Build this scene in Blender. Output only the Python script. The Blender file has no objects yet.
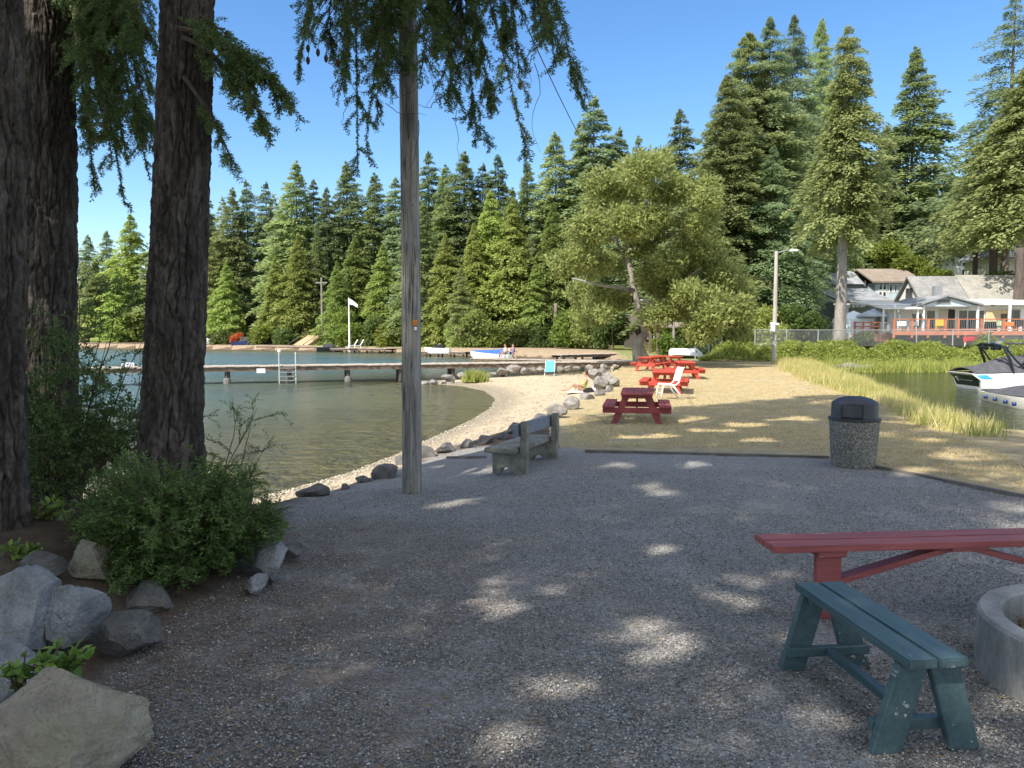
import bpy, bmesh, math, random
import numpy as np
from mathutils import Vector, Matrix

# ------------------------------------------------------------------ camera, sky, sun, exposure
SC = bpy.context.scene
COL = SC.collection
R = math.radians
F, CX, CY, CAMZ = 770.0, 512.0, 384.0, 1.6
PITCH = math.atan(52.0 / 770.0)
cam_d = bpy.data.cameras.new('camera')
cam = bpy.data.objects.new('camera', cam_d)
COL.objects.link(cam)
cam.location = (0, 0, CAMZ)
cam.rotation_euler = (math.pi / 2 - PITCH, 0, 0)
cam_d.sensor_width = 36
cam_d.lens = 36 * F / 1024
cam_d.clip_start = 0.05
cam_d.clip_end = 3000
SC.camera = cam
SUN_H = Vector((-0.66, -0.75, 0)).normalized()
SUN_EL = R(49)
SUN = Vector((SUN_H.x * math.cos(SUN_EL), SUN_H.y * math.cos(SUN_EL), math.sin(SUN_EL)))
world = bpy.data.worlds.new('World')
SC.world = world
world.use_nodes = True
wn = world.node_tree.nodes
wl = world.node_tree.links
bg = wn['Background']
sky = wn.new('ShaderNodeTexSky')
sky.sky_type = 'NISHITA'
sky.sun_disc = False
sky.sun_elevation = SUN_EL
sky.sun_rotation = math.atan2(SUN_H.x, SUN_H.y)
sky.altitude = 100
sky.air_density = 1.0
sky.dust_density = 0.25
sky.ozone_density = 2.6
hsv = wn.new('ShaderNodeHueSaturation')
hsv.inputs['Saturation'].default_value = 1.22
hsv.inputs['Hue'].default_value = 0.502
wl.new(sky.outputs[0], hsv.inputs['Color'])
# unseen bright cloud, added overhead and behind the viewer to fill the shade
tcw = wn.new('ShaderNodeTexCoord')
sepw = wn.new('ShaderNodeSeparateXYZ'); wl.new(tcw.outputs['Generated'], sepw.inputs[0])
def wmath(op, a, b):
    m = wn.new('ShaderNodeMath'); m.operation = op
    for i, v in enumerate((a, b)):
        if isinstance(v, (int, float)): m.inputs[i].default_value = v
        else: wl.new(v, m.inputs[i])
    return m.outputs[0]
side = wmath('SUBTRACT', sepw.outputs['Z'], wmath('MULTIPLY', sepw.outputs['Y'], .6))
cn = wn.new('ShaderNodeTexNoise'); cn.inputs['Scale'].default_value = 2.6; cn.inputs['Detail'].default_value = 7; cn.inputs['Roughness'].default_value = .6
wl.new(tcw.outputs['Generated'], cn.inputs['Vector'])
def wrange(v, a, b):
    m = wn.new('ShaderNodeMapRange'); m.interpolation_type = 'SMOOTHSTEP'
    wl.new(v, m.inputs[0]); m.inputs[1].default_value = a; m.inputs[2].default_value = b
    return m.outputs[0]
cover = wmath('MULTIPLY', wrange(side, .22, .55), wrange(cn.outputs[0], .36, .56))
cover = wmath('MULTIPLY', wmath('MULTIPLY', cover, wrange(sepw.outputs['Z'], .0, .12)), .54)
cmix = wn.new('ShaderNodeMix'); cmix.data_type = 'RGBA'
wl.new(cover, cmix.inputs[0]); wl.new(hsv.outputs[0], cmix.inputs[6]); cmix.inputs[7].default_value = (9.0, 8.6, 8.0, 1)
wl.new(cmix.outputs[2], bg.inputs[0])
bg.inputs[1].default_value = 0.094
sun_d = bpy.data.lights.new('sun', 'SUN')
sun_d.energy = 3.4
sun_d.angle = R(0.53)
sun_d.color = (1.0, 0.93, 0.82)
sun_o = bpy.data.objects.new('sun', sun_d)
COL.objects.link(sun_o)
sun_o.location = (-30, -20, 40)
sun_o.rotation_euler = SUN.to_track_quat('Z', 'Y').to_euler()
SC.view_settings.view_transform = 'Standard'
SC.view_settings.look = 'None'
SC.view_settings.exposure = 1.27
SC.view_settings.gamma = 1
SC.view_settings.use_curve_mapping = False
SC.cycles.max_bounces = 8
SC.cycles.transparent_max_bounces = 12

# ------------------------------------------------------------------ small maths
def at(px, py, z):
    """point where the line of sight through a pixel meets height z (used to survey the place)"""
    u, v = (px - CX) / F, (CY - py) / F
    cp, sp = math.cos(PITCH), math.sin(PITCH)
    d = Vector((u, cp + v * sp, -sp + v * cp))
    t = (z - CAMZ) / d.z
    return Vector((0, 0, CAMZ)) + d * t

def atd(px, py, y):
    """point at depth y along the line of sight through a pixel"""
    u, v = (px - CX) / F, (CY - py) / F
    cp, sp = math.cos(PITCH), math.sin(PITCH)
    d = Vector((u, cp + v * sp, -sp + v * cp))
    return Vector((0, 0, CAMZ)) + d * (y / d.y)

def sst(a, b, x):
    t = np.clip((x - a) / (b - a), 0, 1)
    return t * t * (3 - 2 * t)

_perm = np.random.RandomState(7).permutation(256)
_perm = np.concatenate([_perm, _perm, _perm]).astype(np.int64)
_grad = np.random.RandomState(9).normal(size=(256, 3))
_grad /= np.linalg.norm(_grad, axis=1)[:, None]

def noise3(p):
    p = np.asarray(p, float)
    i = np.floor(p).astype(np.int64)
    f = p - i
    w = f * f * f * (f * (f * 6 - 15) + 10)
    i &= 255
    out = 0
    for dx in (0, 1):
        for dy in (0, 1):
            for dz in (0, 1):
                h = _perm[_perm[_perm[(i[:, 0] + dx) & 255] + ((i[:, 1] + dy) & 255)] + ((i[:, 2] + dz) & 255)]
                g = _grad[h]
                d = f - np.array([dx, dy, dz])
                wt = (w[:, 0] if dx else 1 - w[:, 0]) * (w[:, 1] if dy else 1 - w[:, 1]) * (w[:, 2] if dz else 1 - w[:, 2])
                out = out + wt * (g * d).sum(1)
    return out * 1.6

def fbm(p, oct=4):
    p = np.asarray(p, float)
    s, a = 0, 1
    for k in range(oct):
        s = s + a * noise3(p * 2 ** k + 17.3 * k)
        a *= .5
    return s

def nrm(v):
    return v / np.maximum(np.linalg.norm(v, axis=-1, keepdims=True), 1e-9)

def inpoly(x, y, poly):
    inside = np.zeros(x.shape, bool)
    n = len(poly)
    for k in range(n):
        x0, y0 = poly[k]
        x1, y1 = poly[(k + 1) % n]
        if y0 == y1:
            continue
        c = ((y0 > y) != (y1 > y)) & (x < (x1 - x0) * (y - y0) / (y1 - y0) + x0)
        inside ^= c
    return inside

def dpoly(x, y, pts, closed=False):
    best = np.full(x.shape, 1e9)
    n = len(pts)
    for k in range(n if closed else n - 1):
        x0, y0 = pts[k]
        x1, y1 = pts[(k + 1) % n]
        dx, dy = x1 - x0, y1 - y0
        t = np.clip(((x - x0) * dx + (y - y0) * dy) / max(dx * dx + dy * dy, 1e-9), 0, 1)
        best = np.minimum(best, np.hypot(x - x0 - t * dx, y - y0 - t * dy))
    return best

# ------------------------------------------------------------------ objects
def tag(o, label=None, cat=None, group=None, kind=None):
    if label: o['label'] = label
    if cat: o['category'] = cat
    if group: o['group'] = group
    if kind: o['kind'] = kind
    return o

def thing(name, label, cat, loc=(0, 0, 0), rz=0.0, group=None):
    o = bpy.data.objects.new(name, None)
    o.empty_display_size = .2
    COL.objects.link(o)
    o.location = loc
    o.rotation_euler = (0, 0, rz)
    return tag(o, label, cat, group)

def dup(root, loc, rz=0.0, label=None, scale=None):
    def cp(o, par):
        c = o.copy()
        COL.objects.link(c)
        c.parent = par
        for ch in list(o.children):
            cp(ch, c)
        return c
    r = cp(root, None)
    r.location = loc
    r.rotation_euler = (0, 0, rz)
    if label: r['label'] = label
    if scale is not None:
        r.scale = scale if hasattr(scale, '__len__') else (scale,) * 3
    return r

def link(name, me, mat, parent=None, smooth=False):
    if mat is not None:
        me.materials.append(mat)
    if smooth:
        me.shade_smooth()
    o = bpy.data.objects.new(name, me)
    COL.objects.link(o)
    if parent is not None:
        o.parent = parent
    return o

def fastmesh(name, v, f):
    """v (n,3), f (m,k) arrays -> mesh"""
    me = bpy.data.meshes.new(name)
    v = np.ascontiguousarray(v, np.float32)
    f = np.ascontiguousarray(f, np.int32)
    m, k = f.shape
    me.vertices.add(len(v))
    me.vertices.foreach_set('co', v.ravel())
    me.loops.add(m * k)
    me.loops.foreach_set('vertex_index', f.ravel())
    me.polygons.add(m)
    me.polygons.foreach_set('loop_start', np.arange(0, m * k, k, dtype=np.int32))
    me.update(calc_edges=True)
    return me

class MB:
    def __init__(s):
        s.v, s.f = [], []
    def add(s, v, f):
        o = len(s.v)
        s.v += [tuple(p) for p in v]
        s.f += [tuple(i + o for i in q) for q in f]
        return s
    def box(s, a, b):
        x0, y0, z0 = a
        x1, y1, z1 = b
        v = [(x, y, z) for z in (z0, z1) for y in (y0, y1) for x in (x0, x1)]
        return s.add(v, [(0, 2, 3, 1), (4, 5, 7, 6), (0, 1, 5, 4), (1, 3, 7, 5), (3, 2, 6, 7), (2, 0, 4, 6)])
    def bar(s, p, q, w, t, up=(0, 0, 1)):
        """box from p to q, w across, t along up"""
        p, q, up = Vector(p), Vector(q), Vector(up)
        d = (q - p).normalized()
        sd = d.cross(up)
        if sd.length < 1e-5:
            sd = d.cross(Vector((0, 1, 0)))
        sd.normalize()
        u = sd.cross(d).normalized()
        v = [c + sd * (a * w / 2) + u * (b * t / 2) for c in (p, q) for b in (-1, 1) for a in (-1, 1)]
        return s.add(v, [(0, 2, 3, 1), (4, 5, 7, 6), (0, 1, 5, 4), (1, 3, 7, 5), (3, 2, 6, 7), (2, 0, 4, 6)])
    def prism(s, poly, axis, a, b):
        """2-D outline extruded along axis 0/1/2 from a to b"""
        n = len(poly)
        def P(u, w, c):
            return {0: (c, u, w), 1: (u, c, w), 2: (u, w, c)}[axis]
        v = [P(u, w, a) for u, w in poly] + [P(u, w, b) for u, w in poly]
        f = [tuple(range(n))[::-1], tuple(range(n, 2 * n))] + [(i, (i + 1) % n, n + (i + 1) % n, n + i) for i in range(n)]
        return s.add(v, f)
    def tube(s, pts, rad, n=8, cap=True):
        pts = [Vector(p) for p in pts]
        if not hasattr(rad, '__len__'):
            rad = [rad] * len(pts)
        ref = Vector((0, 0, 1)) if abs((pts[-1] - pts[0]).normalized().z) < .9 else Vector((1, 0, 0))
        v = []
        for i, p in enumerate(pts):
            d = (pts[min(i + 1, len(pts) - 1)] - pts[max(i - 1, 0)]).normalized()
            a = d.cross(ref).normalized()
            b = d.cross(a).normalized()
            for k in range(n):
                t = 2 * math.pi * k / n
                v.append(p + (a * math.cos(t) + b * math.sin(t)) * rad[i])
        f = [(i * n + k, i * n + (k + 1) % n, (i + 1) * n + (k + 1) % n, (i + 1) * n + k) for i in range(len(pts) - 1) for k in range(n)]
        if cap:
            f += [tuple(range(n))[::-1], tuple((len(pts) - 1) * n + k for k in range(n))]
        return s.add(v, f)
    def lathe(s, prof, n=32, c=(0, 0, 0), closed=False):
        v = []
        for r, z in prof:
            for k in range(n):
                t = 2 * math.pi * k / n
                v.append((c[0] + r * math.cos(t), c[1] + r * math.sin(t), c[2] + z))
        m = len(prof)
        f = [(i * n + k, i * n + (k + 1) % n, ((i + 1) % m) * n + (k + 1) % n, ((i + 1) % m) * n + k) for i in range(m if closed else m - 1) for k in range(n)]
        if not closed:
            f += [tuple(range(n))[::-1], tuple((m - 1) * n + k for k in range(n))]
        return s.add(v, f)
    def mesh(s, name, bevel=0, seg=1):
        me = bpy.data.meshes.new(name)
        me.from_pydata(s.v, [], s.f)
        bm = bmesh.new()
        bm.from_mesh(me)
        bmesh.ops.recalc_face_normals(bm, faces=bm.faces)
        if bevel:
            ed = [e for e in bm.edges if len(e.link_faces) == 2 and e.calc_face_angle(0) > .5]
            bmesh.ops.bevel(bm, geom=ed, offset=bevel, segments=seg, affect='EDGES', clamp_overlap=True)
        bm.to_mesh(me)
        bm.free()
        return me
    def build(s, name, mat, parent=None, bevel=0, smooth=False, seg=1):
        me = s.mesh(name, bevel, seg)
        o = link(name, me, mat, parent)
        if smooth:
            me.shade_smooth()
            if smooth != True:
                me.set_sharp_from_angle(angle=smooth)
        return o

# ------------------------------------------------------------------ materials
def newmat(name):
    m = bpy.data.materials.new(name)
    m.use_nodes = True
    nt = m.node_tree
    return m, nt.nodes, nt.links, nt.nodes['Principled BSDF']

def ramp(N, L, src, stops):
    r = N.new('ShaderNodeValToRGB')
    while len(r.color_ramp.elements) < len(stops):
        r.color_ramp.elements.new(.5)
    for e, (p, c) in zip(r.color_ramp.elements, stops):
        e.position = p
        e.color = (*c, 1) if len(c) == 3 else c
    L.new(src, r.inputs[0])
    return r.outputs[0]

def tex(N, L, kind, scale, detail=4, rough=.6, vec=None, **kw):
    t = N.new('ShaderNodeTex' + kind)
    t.inputs['Scale'].default_value = scale
    if kind == 'Noise':
        t.inputs['Detail'].default_value = detail
        t.inputs['Roughness'].default_value = rough
    for k, v in kw.items():
        setattr(t, k, v)
    if vec is not None:
        L.new(vec, t.inputs['Vector'])
    return t

def coords(N, L, scale=(1, 1, 1), obj=True):
    tc = N.new('ShaderNodeTexCoord')
    mp = N.new('ShaderNodeMapping')
    mp.inputs['Scale'].default_value = scale
    L.new(tc.outputs['Object'], mp.inputs[0])
    return mp.outputs[0]

def mixc(N, L, fac, a, b, mode='MIX'):
    m = N.new('ShaderNodeMix')
    m.data_type = 'RGBA'
    m.blend_type = mode
    for inp, val in ((m.inputs[0], fac), (m.inputs[6], a), (m.inputs[7], b)):
        if isinstance(val, (int, float)):
            inp.default_value = val
        elif isinstance(val, tuple):
            inp.default_value = (*val, 1)
        else:
            L.new(val, inp)
    return m.outputs[2]

def math_(N, L, op, a, b=None, clamp=False):
    m = N.new('ShaderNodeMath')
    m.operation = op
    m.use_clamp = clamp
    for inp, val in ((m.inputs[0], a), (m.inputs[1], b)):
        if val is None: continue
        if isinstance(val, (int, float)): inp.default_value = val
        else: L.new(val, inp)
    return m.outputs[0]

def bump(N, L, h, strength, dist, P, prev=None):
    b = N.new('ShaderNodeBump')
    b.inputs['Strength'].default_value = strength
    b.inputs['Distance'].default_value = dist
    L.new(h, b.inputs['Height'])
    if prev is not None:
        L.new(prev, b.inputs['Normal'])
    L.new(b.outputs[0], P.inputs['Normal'])
    return b.outputs[0]

def rough_mat(name, c1, c2, scale=8, rough=.8, stretch=(1, 1, 1), bumpd=.01, fine=60, c3=None, spec=.3, metal=0.0, patch=None):
    """mottled surface: two or three colours by noise, a finer grain, bump; patch=(colour, scale, threshold) adds worn spots"""
    m, N, L, P = newmat(name)
    v = coords(N, L, stretch)
    n = tex(N, L, 'Noise', scale, 5, .62, v)
    st = [(.3, c1), (.7, c2)] if c3 is None else [(.3, c1), (.52, c2), (.72, c3)]
    c = ramp(N, L, n.outputs[0], st)
    g = tex(N, L, 'Noise', fine, 3, .6, v)
    c = mixc(N, L, .5, c, ramp(N, L, g.outputs[0], [(.3, (.62,) * 3), (.7, (1.25,) * 3)]), 'MULTIPLY')
    if patch:
        q = tex(N, L, 'Noise', patch[1], 6, .7, v)
        k = ramp(N, L, q.outputs[0], [(patch[2], (0, 0, 0)), (patch[2] + .03, (1, 1, 1))])
        c = mixc(N, L, k, c, patch[0])
    L.new(c, P.inputs['Base Color'])
    P.inputs['Roughness'].default_value = rough
    P.inputs['Specular IOR Level'].default_value = spec
    P.inputs['Metallic'].default_value = metal
    if bumpd:
        h = math_(N, L, 'ADD', n.outputs[0], math_(N, L, 'MULTIPLY', g.outputs[0], .35))
        bump(N, L, h, .6, bumpd, P)
    return m

def plain(name, c, rough=.5, spec=.4, metal=0.0):
    return rough_mat(name, tuple(x * .88 for x in c), tuple(min(1, x * 1.08) for x in c), 3, rough, bumpd=0, fine=25, spec=spec, metal=metal)

def leaf_mat(name, ca, cb, cc=None, transl=.55, rough=.6, objvar=.25):
    """foliage: every leaf (mesh island) its own shade, every plant its own tint"""
    m, N, L, P = newmat(name)
    g = N.new('ShaderNodeNewGeometry')
    st = [(0, ca), (1, cb)] if cc is None else [(0, ca), (.55, cb), (1, cc)]
    c = ramp(N, L, g.outputs['Random Per Island'], st)
    oi = N.new('ShaderNodeObjectInfo')
    hs = N.new('ShaderNodeHueSaturation')
    L.new(c, hs.inputs['Color'])
    mr = N.new('ShaderNodeMapRange')
    L.new(oi.outputs['Random'], mr.inputs[0])
    mr.inputs[3].default_value = 1 - objvar
    mr.inputs[4].default_value = 1 + objvar
    L.new(mr.outputs[0], hs.inputs['Value'])
    mh = N.new('ShaderNodeMapRange')
    w = N.new('ShaderNodeTexWhiteNoise')
    w.noise_dimensions = '1D'
    L.new(oi.outputs['Random'], w.inputs['W'])
    L.new(w.outputs[0], mh.inputs[0])
    mh.inputs[3].default_value = .5 - .06 * objvar
    mh.inputs[4].default_value = .5 + .06 * objvar
    L.new(mh.outputs[0], hs.inputs['Hue'])
    L.new(hs.outputs[0], P.inputs['Base Color'])
    P.inputs['Roughness'].default_value = rough
    P.inputs['Specular IOR Level'].default_value = .25
    if transl:
        t = N.new('ShaderNodeBsdfTranslucent')
        L.new(hs.outputs[0], t.inputs[0])
        mx = N.new('ShaderNodeMixShader')
        mx.inputs[0].default_value = transl
        L.new(P.outputs[0], mx.inputs[1])
        L.new(t.outputs[0], mx.inputs[2])
        L.new(mx.outputs[0], N['Material Output'].inputs[0])
    return m

M = {}
M['fir'] = leaf_mat('fir_needles', (.19, .245, .10), (.335, .405, .16), (.43, .485, .22))
M['fir_blue'] = leaf_mat('blue_green_needles', (.15, .215, .115), (.27, .35, .17), (.36, .435, .23))
M['cedar'] = leaf_mat('cedar_sprays', (.22, .285, .075), (.36, .435, .12), (.45, .51, .17))
M['pale_fir'] = leaf_mat('pale_fir_needles', (.20, .25, .095), (.335, .39, .15), (.42, .46, .21))
M['olive'] = leaf_mat('olive_leaves', (.18, .22, .07), (.295, .34, .105), (.395, .415, .165), objvar=.12)
M['lime'] = leaf_mat('lime_leaves', (.10, .15, .03), (.19, .25, .045), (.26, .30, .06))
M['shrub'] = leaf_mat('shrub_leaves', (.06, .10, .03), (.12, .17, .045), (.17, .21, .06))
M['orange'] = leaf_mat('orange_leaves', (.35, .09, .03), (.5, .16, .05), (.45, .22, .06))
M['bramble'] = leaf_mat('bramble_leaves', (.19, .25, .05), (.33, .39, .085), (.46, .48, .14), objvar=.05)
M['near_fir'] = leaf_mat('near_needles', (.06, .10, .035), (.12, .18, .055), (.19, .25, .08), transl=.28, objvar=.05)
M['yew'] = leaf_mat('bush_needles', (.07, .125, .035), (.125, .20, .052), (.20, .28, .075), transl=.3, objvar=.08)
M['salal'] = leaf_mat('broad_leaves', (.12, .21, .04), (.19, .30, .06), (.28, .38, .09), transl=.3, rough=.45, objvar=.1)
M['dry_grass'] = leaf_mat('dry_grass', (.44, .34, .15), (.60, .48, .24), (.68, .57, .32), transl=.25, rough=.7, objvar=0)
M['tall_grass'] = leaf_mat('tall_grass', (.34, .34, .10), (.60, .50, .22), (.74, .63, .34), transl=.35, rough=.7, objvar=0)
M['green_grass'] = leaf_mat('green_grass', (.19, .26, .05), (.34, .38, .09), (.48, .46, .16), transl=.35, rough=.7, objvar=0)
M['twig'] = rough_mat('twig_bark', (.06, .045, .035), (.12, .09, .07), 20, .9, bumpd=.003)
M['bark_far'] = rough_mat('far_bark', (.13, .10, .085), (.26, .21, .18), 3, .9, (1, 1, .25), .05, 14)
M['bark_grey'] = rough_mat('grey_bark', (.16, .145, .13), (.34, .31, .28), 4, .9, (1, 1, .3), .04, 18)
M['bark_dark'] = rough_mat('dark_bark', (.05, .04, .035), (.13, .105, .09), 3, .9, (1, 1, .25), .05, 14)
# ------------------------------------------------------------------ foliage
def leaves(c, d, n, ln, wd):
    """diamond leaves: base point c, direction d, face normal n, length, width -> verts, quads"""
    d = nrm(d)
    s = nrm(np.cross(d, n))
    ln = np.broadcast_to(np.asarray(ln, float), (len(c),))[:, None]
    wd = np.broadcast_to(np.asarray(wd, float), (len(c),))[:, None]
    v = np.stack([c, c + d * ln * .45 + s * wd / 2, c + d * ln, c + d * ln * .45 - s * wd / 2], 1).reshape(-1, 3)
    f = np.arange(len(v)).reshape(-1, 4)
    return v, f

def tris(c, d, n, ln, wd):
    d = nrm(d)
    s = nrm(np.cross(d, n))
    ln = np.broadcast_to(np.asarray(ln, float), (len(c),))[:, None]
    wd = np.broadcast_to(np.asarray(wd, float), (len(c),))[:, None]
    v = np.stack([c + s * wd / 2, c + d * ln, c - s * wd / 2], 1).reshape(-1, 3)
    return v, np.arange(len(v)).reshape(-1, 3)

def conifer_sprays(seed, H, zb, Rm, nb, ns, ln, wd, up=.15, droop=.45, hang=.5, power=.85, ragged=.3, gap=0.0, flat=.5, top=.25):
    """sprays of a conifer crown: nb boughs of ns sprays in whorls from zb to H, longest near the base"""
    r = np.random.RandomState(seed)
    lv = np.sort(r.rand(nb) ** .88)
    q = np.round(lv * nb / 7) / (nb / 7)
    lv = np.where(lv < .6, .65 * q + .35 * lv, lv) + r.normal(size=nb) * .008
    lv = np.clip(lv, 0, .995)
    az = r.rand(nb) * 2 * np.pi
    prof = (1 - lv) ** power * np.minimum(1, .62 + lv * 3.2) + .006
    side = 1 + .22 * np.sin(az + r.rand() * 6 + lv * 4)
    Lb = Rm * prof * side * (1 - ragged * r.rand(nb))
    Lb = np.where(r.rand(nb) < .12, Lb * (1 + ragged * .6), Lb)
    keep = r.rand(nb) > gap
    h = zb + (H - zb) * lv
    b = np.repeat(np.arange(nb)[keep], ns)
    n = len(b)
    s = .05 + .95 * r.rand(n) ** .72
    L = Lb[b]
    dirx = np.stack([np.cos(az), np.sin(az), np.zeros(nb)], 1)[b]
    per = np.stack([-np.sin(az), np.cos(az), np.zeros(nb)], 1)[b]
    half = (.36 * L * (1 - s) ** .7 * np.minimum(1, s * 3) + .10 * L * .5 + .05)
    t = (r.rand(n) * 2 - 1) * half
    upk = (up + top * lv[b] ** 2 + .12 * r.normal(size=nb)[b])
    z = h[b] + L * (upk * s - droop * s * s) - np.abs(t) * .35 + r.normal(size=n) * .10 * (1 + 1.2 * s) * (1 - .5 * lv[b])
    p = dirx * (L * s)[:, None] + per * t[:, None]
    p[:, 2] = z
    d = dirx * (.8 + .5 * r.rand(n))[:, None] + per * (np.sign(t) * (.3 + .7 * r.rand(n)))[:, None]
    d[:, 2] += -hang * (.4 + 1.1 * r.rand(n)) + .45 * lv[b] * (r.rand(n) > .5)
    d += r.normal(size=(n, 3)) * .28
    nn = r.normal(size=(n, 3)) * flat + dirx * .45
    nn[:, 2] += 1
    taper = (.55 + .45 * np.minimum(1, L / (Rm * .5))) * (1 - .55 * lv[b] ** 2.5)
    v, f = leaves(p, d, nn, ln * (.6 + .8 * r.rand(n)) * taper, wd * (.6 + .8 * r.rand(n)) * taper)
    # leader at the tip
    k = 16
    zz = H - (H - zb) * .05 * r.rand(k)
    c = np.stack([r.normal(size=k) * .05, r.normal(size=k) * .05, zz], 1)
    dd = r.normal(size=(k, 3)) * .5 + np.array([0, 0, .8])
    v2, f2 = leaves(c, dd, r.normal(size=(k, 3)), ln * .6, wd * .4)
    return np.concatenate([v, v2]), np.concatenate([f, f2 + len(v)])

def limbs_mesh(seed, H, zb, Rm, nl, rad, mb):
    r = random.Random(seed)
    for k in range(nl):
        u = r.random() * .8
        z = zb + (H - zb) * u
        a = r.random() * 6.283
        L = Rm * (1 - u) * .75
        mb.tube([(0, 0, z), (math.cos(a) * L * .5, math.sin(a) * L * .5, z + L * .02), (math.cos(a) * L, math.sin(a) * L, z - L * .25)], [rad, rad * .6, rad * .2], 5)

def trunk_mb(H, r0, r1, seed=0, n=10, lean=0.0, flare=1.35, seg=12):
    rr = random.Random(seed)
    ph = rr.random() * 6
    pts, rad = [], []
    for i in range(seg + 1):
        u = i / seg
        pts.append((lean * u * H + .12 * r0 * math.sin(ph + u * 7), .12 * r0 * math.cos(ph + u * 5), H * u - .3 * (i == 0)))
        rad.append((r0 + (r1 - r0) * u) * (flare if i == 0 else 1))
    mb = MB()
    mb.tube(pts, rad, n)
    return mb

def clump_crown(seed, centers, radii, per, ln, wd, out=.5):
    """broadleaf crown: leaves scattered through many clumps, denser towards each clump's skin"""
    r = np.random.RandomState(seed)
    V, Fc, o = [], [], 0
    for c, q in zip(centers, radii):
        n = int(per * (q if not hasattr(q, '__len__') else q[0]) ** 2)
        q3 = np.array(q if hasattr(q, '__len__') else (q, q, q * .8))
        u = nrm(r.normal(size=(n, 3)))
        rr = r.rand(n) ** .45
        p = np.array(c) + u * rr[:, None] * q3 * (1 + .35 * noise3(u * 2.2 + np.array(c))[:, None])
        d = u * out + r.normal(size=(n, 3)) * .7
        nn = u + r.normal(size=(n, 3)) * .6 + np.array([0, 0, .6])
        v, f = leaves(p, d, nn, ln * (.6 + .8 * r.rand(n)), wd * (.6 + .8 * r.rand(n)))
        V.append(v); Fc.append(f + o); o += len(v)
    return np.concatenate(V), np.concatenate(Fc)

def needles(lines, step, ln, wd, per, seed, fwd=.75, flat=False, jit=.35):
    """needles along twig polylines (list of (k,3) arrays)"""
    r = np.random.RandomState(seed)
    P, T = [], []
    for q in lines:
        q = np.asarray(q, float)
        seg = np.diff(q, axis=0)
        sl = np.linalg.norm(seg, axis=1)
        cum = np.concatenate([[0], np.cumsum(sl)])
        n = max(2, int(cum[-1] / step))
        s = np.linspace(cum[-1] * .06, cum[-1], n)
        i = np.clip(np.searchsorted(cum, s, 'right') - 1, 0, len(seg) - 1)
        P.append(q[i] + seg[i] * ((s - cum[i]) / np.maximum(sl[i], 1e-6))[:, None])
        T.append(seg[i] / np.maximum(sl[i], 1e-6)[:, None])
    P, T = np.repeat(np.concatenate(P), per, 0), np.repeat(np.concatenate(T), per, 0)
    n = len(P)
    rad = r.normal(size=(n, 3))
    if flat:
        side = nrm(np.cross(T, np.array([0.0, 0, 1]) + r.normal(size=(n, 3)) * .15))
        rad = side * np.where(r.rand(n) > .5, 1, -1)[:, None] + r.normal(size=(n, 3)) * .25
    rad = nrm(rad - T * (rad * T).sum(1)[:, None])
    d = T * fwd + rad + r.normal(size=(n, 3)) * jit * .5
    return leaves(P, d, np.cross(T, rad) + r.normal(size=(n, 3)) * .4, ln * (.7 + .6 * r.rand(n)), wd * (.8 + .4 * r.rand(n)))

def curve_pts(p, d, L, sag, n, r, wob=.08):
    """a twig from p in direction d of length L that sags with gravity"""
    p, d = np.asarray(p, float), nrm(np.asarray(d, float))
    out = [p]
    for k in range(n):
        d = nrm(d + np.array([0, 0, -sag / n]) + r.normal(size=3) * wob)
        out.append(out[-1] + d * L / n)
    return np.array(out)

def bough(seed, start, end, rise, ntw, tl, sag, nd=(.009, .032, .006, 3), up0=0.0, rad=.022, bare=.25):
    """a near conifer bough: limb + side branchlets + hanging twigs with needles; returns wood MB, needle verts/faces"""
    r = np.random.RandomState(seed)
    a, b = np.array(start, float), np.array(end, float)
    mid = (a + b) / 2 + np.array([0, 0, rise])
    t = np.linspace(0, 1, 14)[:, None]
    limb = (1 - t) ** 2 * a + 2 * t * (1 - t) * mid + t ** 2 * b
    wood = MB()
    wood.tube(limb, list(np.linspace(rad, rad * .25, 14)), 6)
    lines = [limb[int(14 * .6):]]
    Lb = np.linalg.norm(b - a)
    for k in range(ntw):
        u = bare + (1 - bare) * r.rand() ** .8
        i = min(12, int(u * 13)); fr = u * 13 - i
        p = limb[i] * (1 - fr) + limb[i + 1] * fr
        tg = nrm(limb[i + 1] - limb[i])
        sd = nrm(np.cross(tg, [0, 0, 1])) * (1 if r.rand() > .5 else -1)
        d = tg * .55 + sd * (.5 + .6 * r.rand()) + r.normal(size=3) * .25 + np.array([0, 0, .1 - .4 * r.rand()])
        L = tl * (.5 + .8 * r.rand()) * (1.1 - .5 * u)
        q = curve_pts(p, d, L, sag * (.6 + .8 * r.rand()), 7, r)
        lines.append(q)
        wood.tube(q, list(np.linspace(.006, .002, len(q))), 3, cap=False)
        for m in range(int(4 + L * 13)):
            w = r.rand() * .9
            j = min(6, int(w * 7))
            tg2 = nrm(q[min(j + 1, 7)] - q[j])
            sd2 = nrm(np.cross(tg2, r.normal(size=3)))
            q2 = curve_pts(q[j], tg2 * .8 + sd2 * .7, L * (.2 + .3 * r.rand()), sag * .7, 4, r)
            lines.append(q2)
    v, f = needles(lines, nd[0], nd[1], nd[2], nd[3], seed + 5)
    return wood, v, f

def join(parts):
    V, Fc, o = [], [], 0
    for v, f in parts:
        V.append(v); Fc.append(f + o); o += len(v)
    return np.concatenate(V), np.concatenate(Fc)

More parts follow.
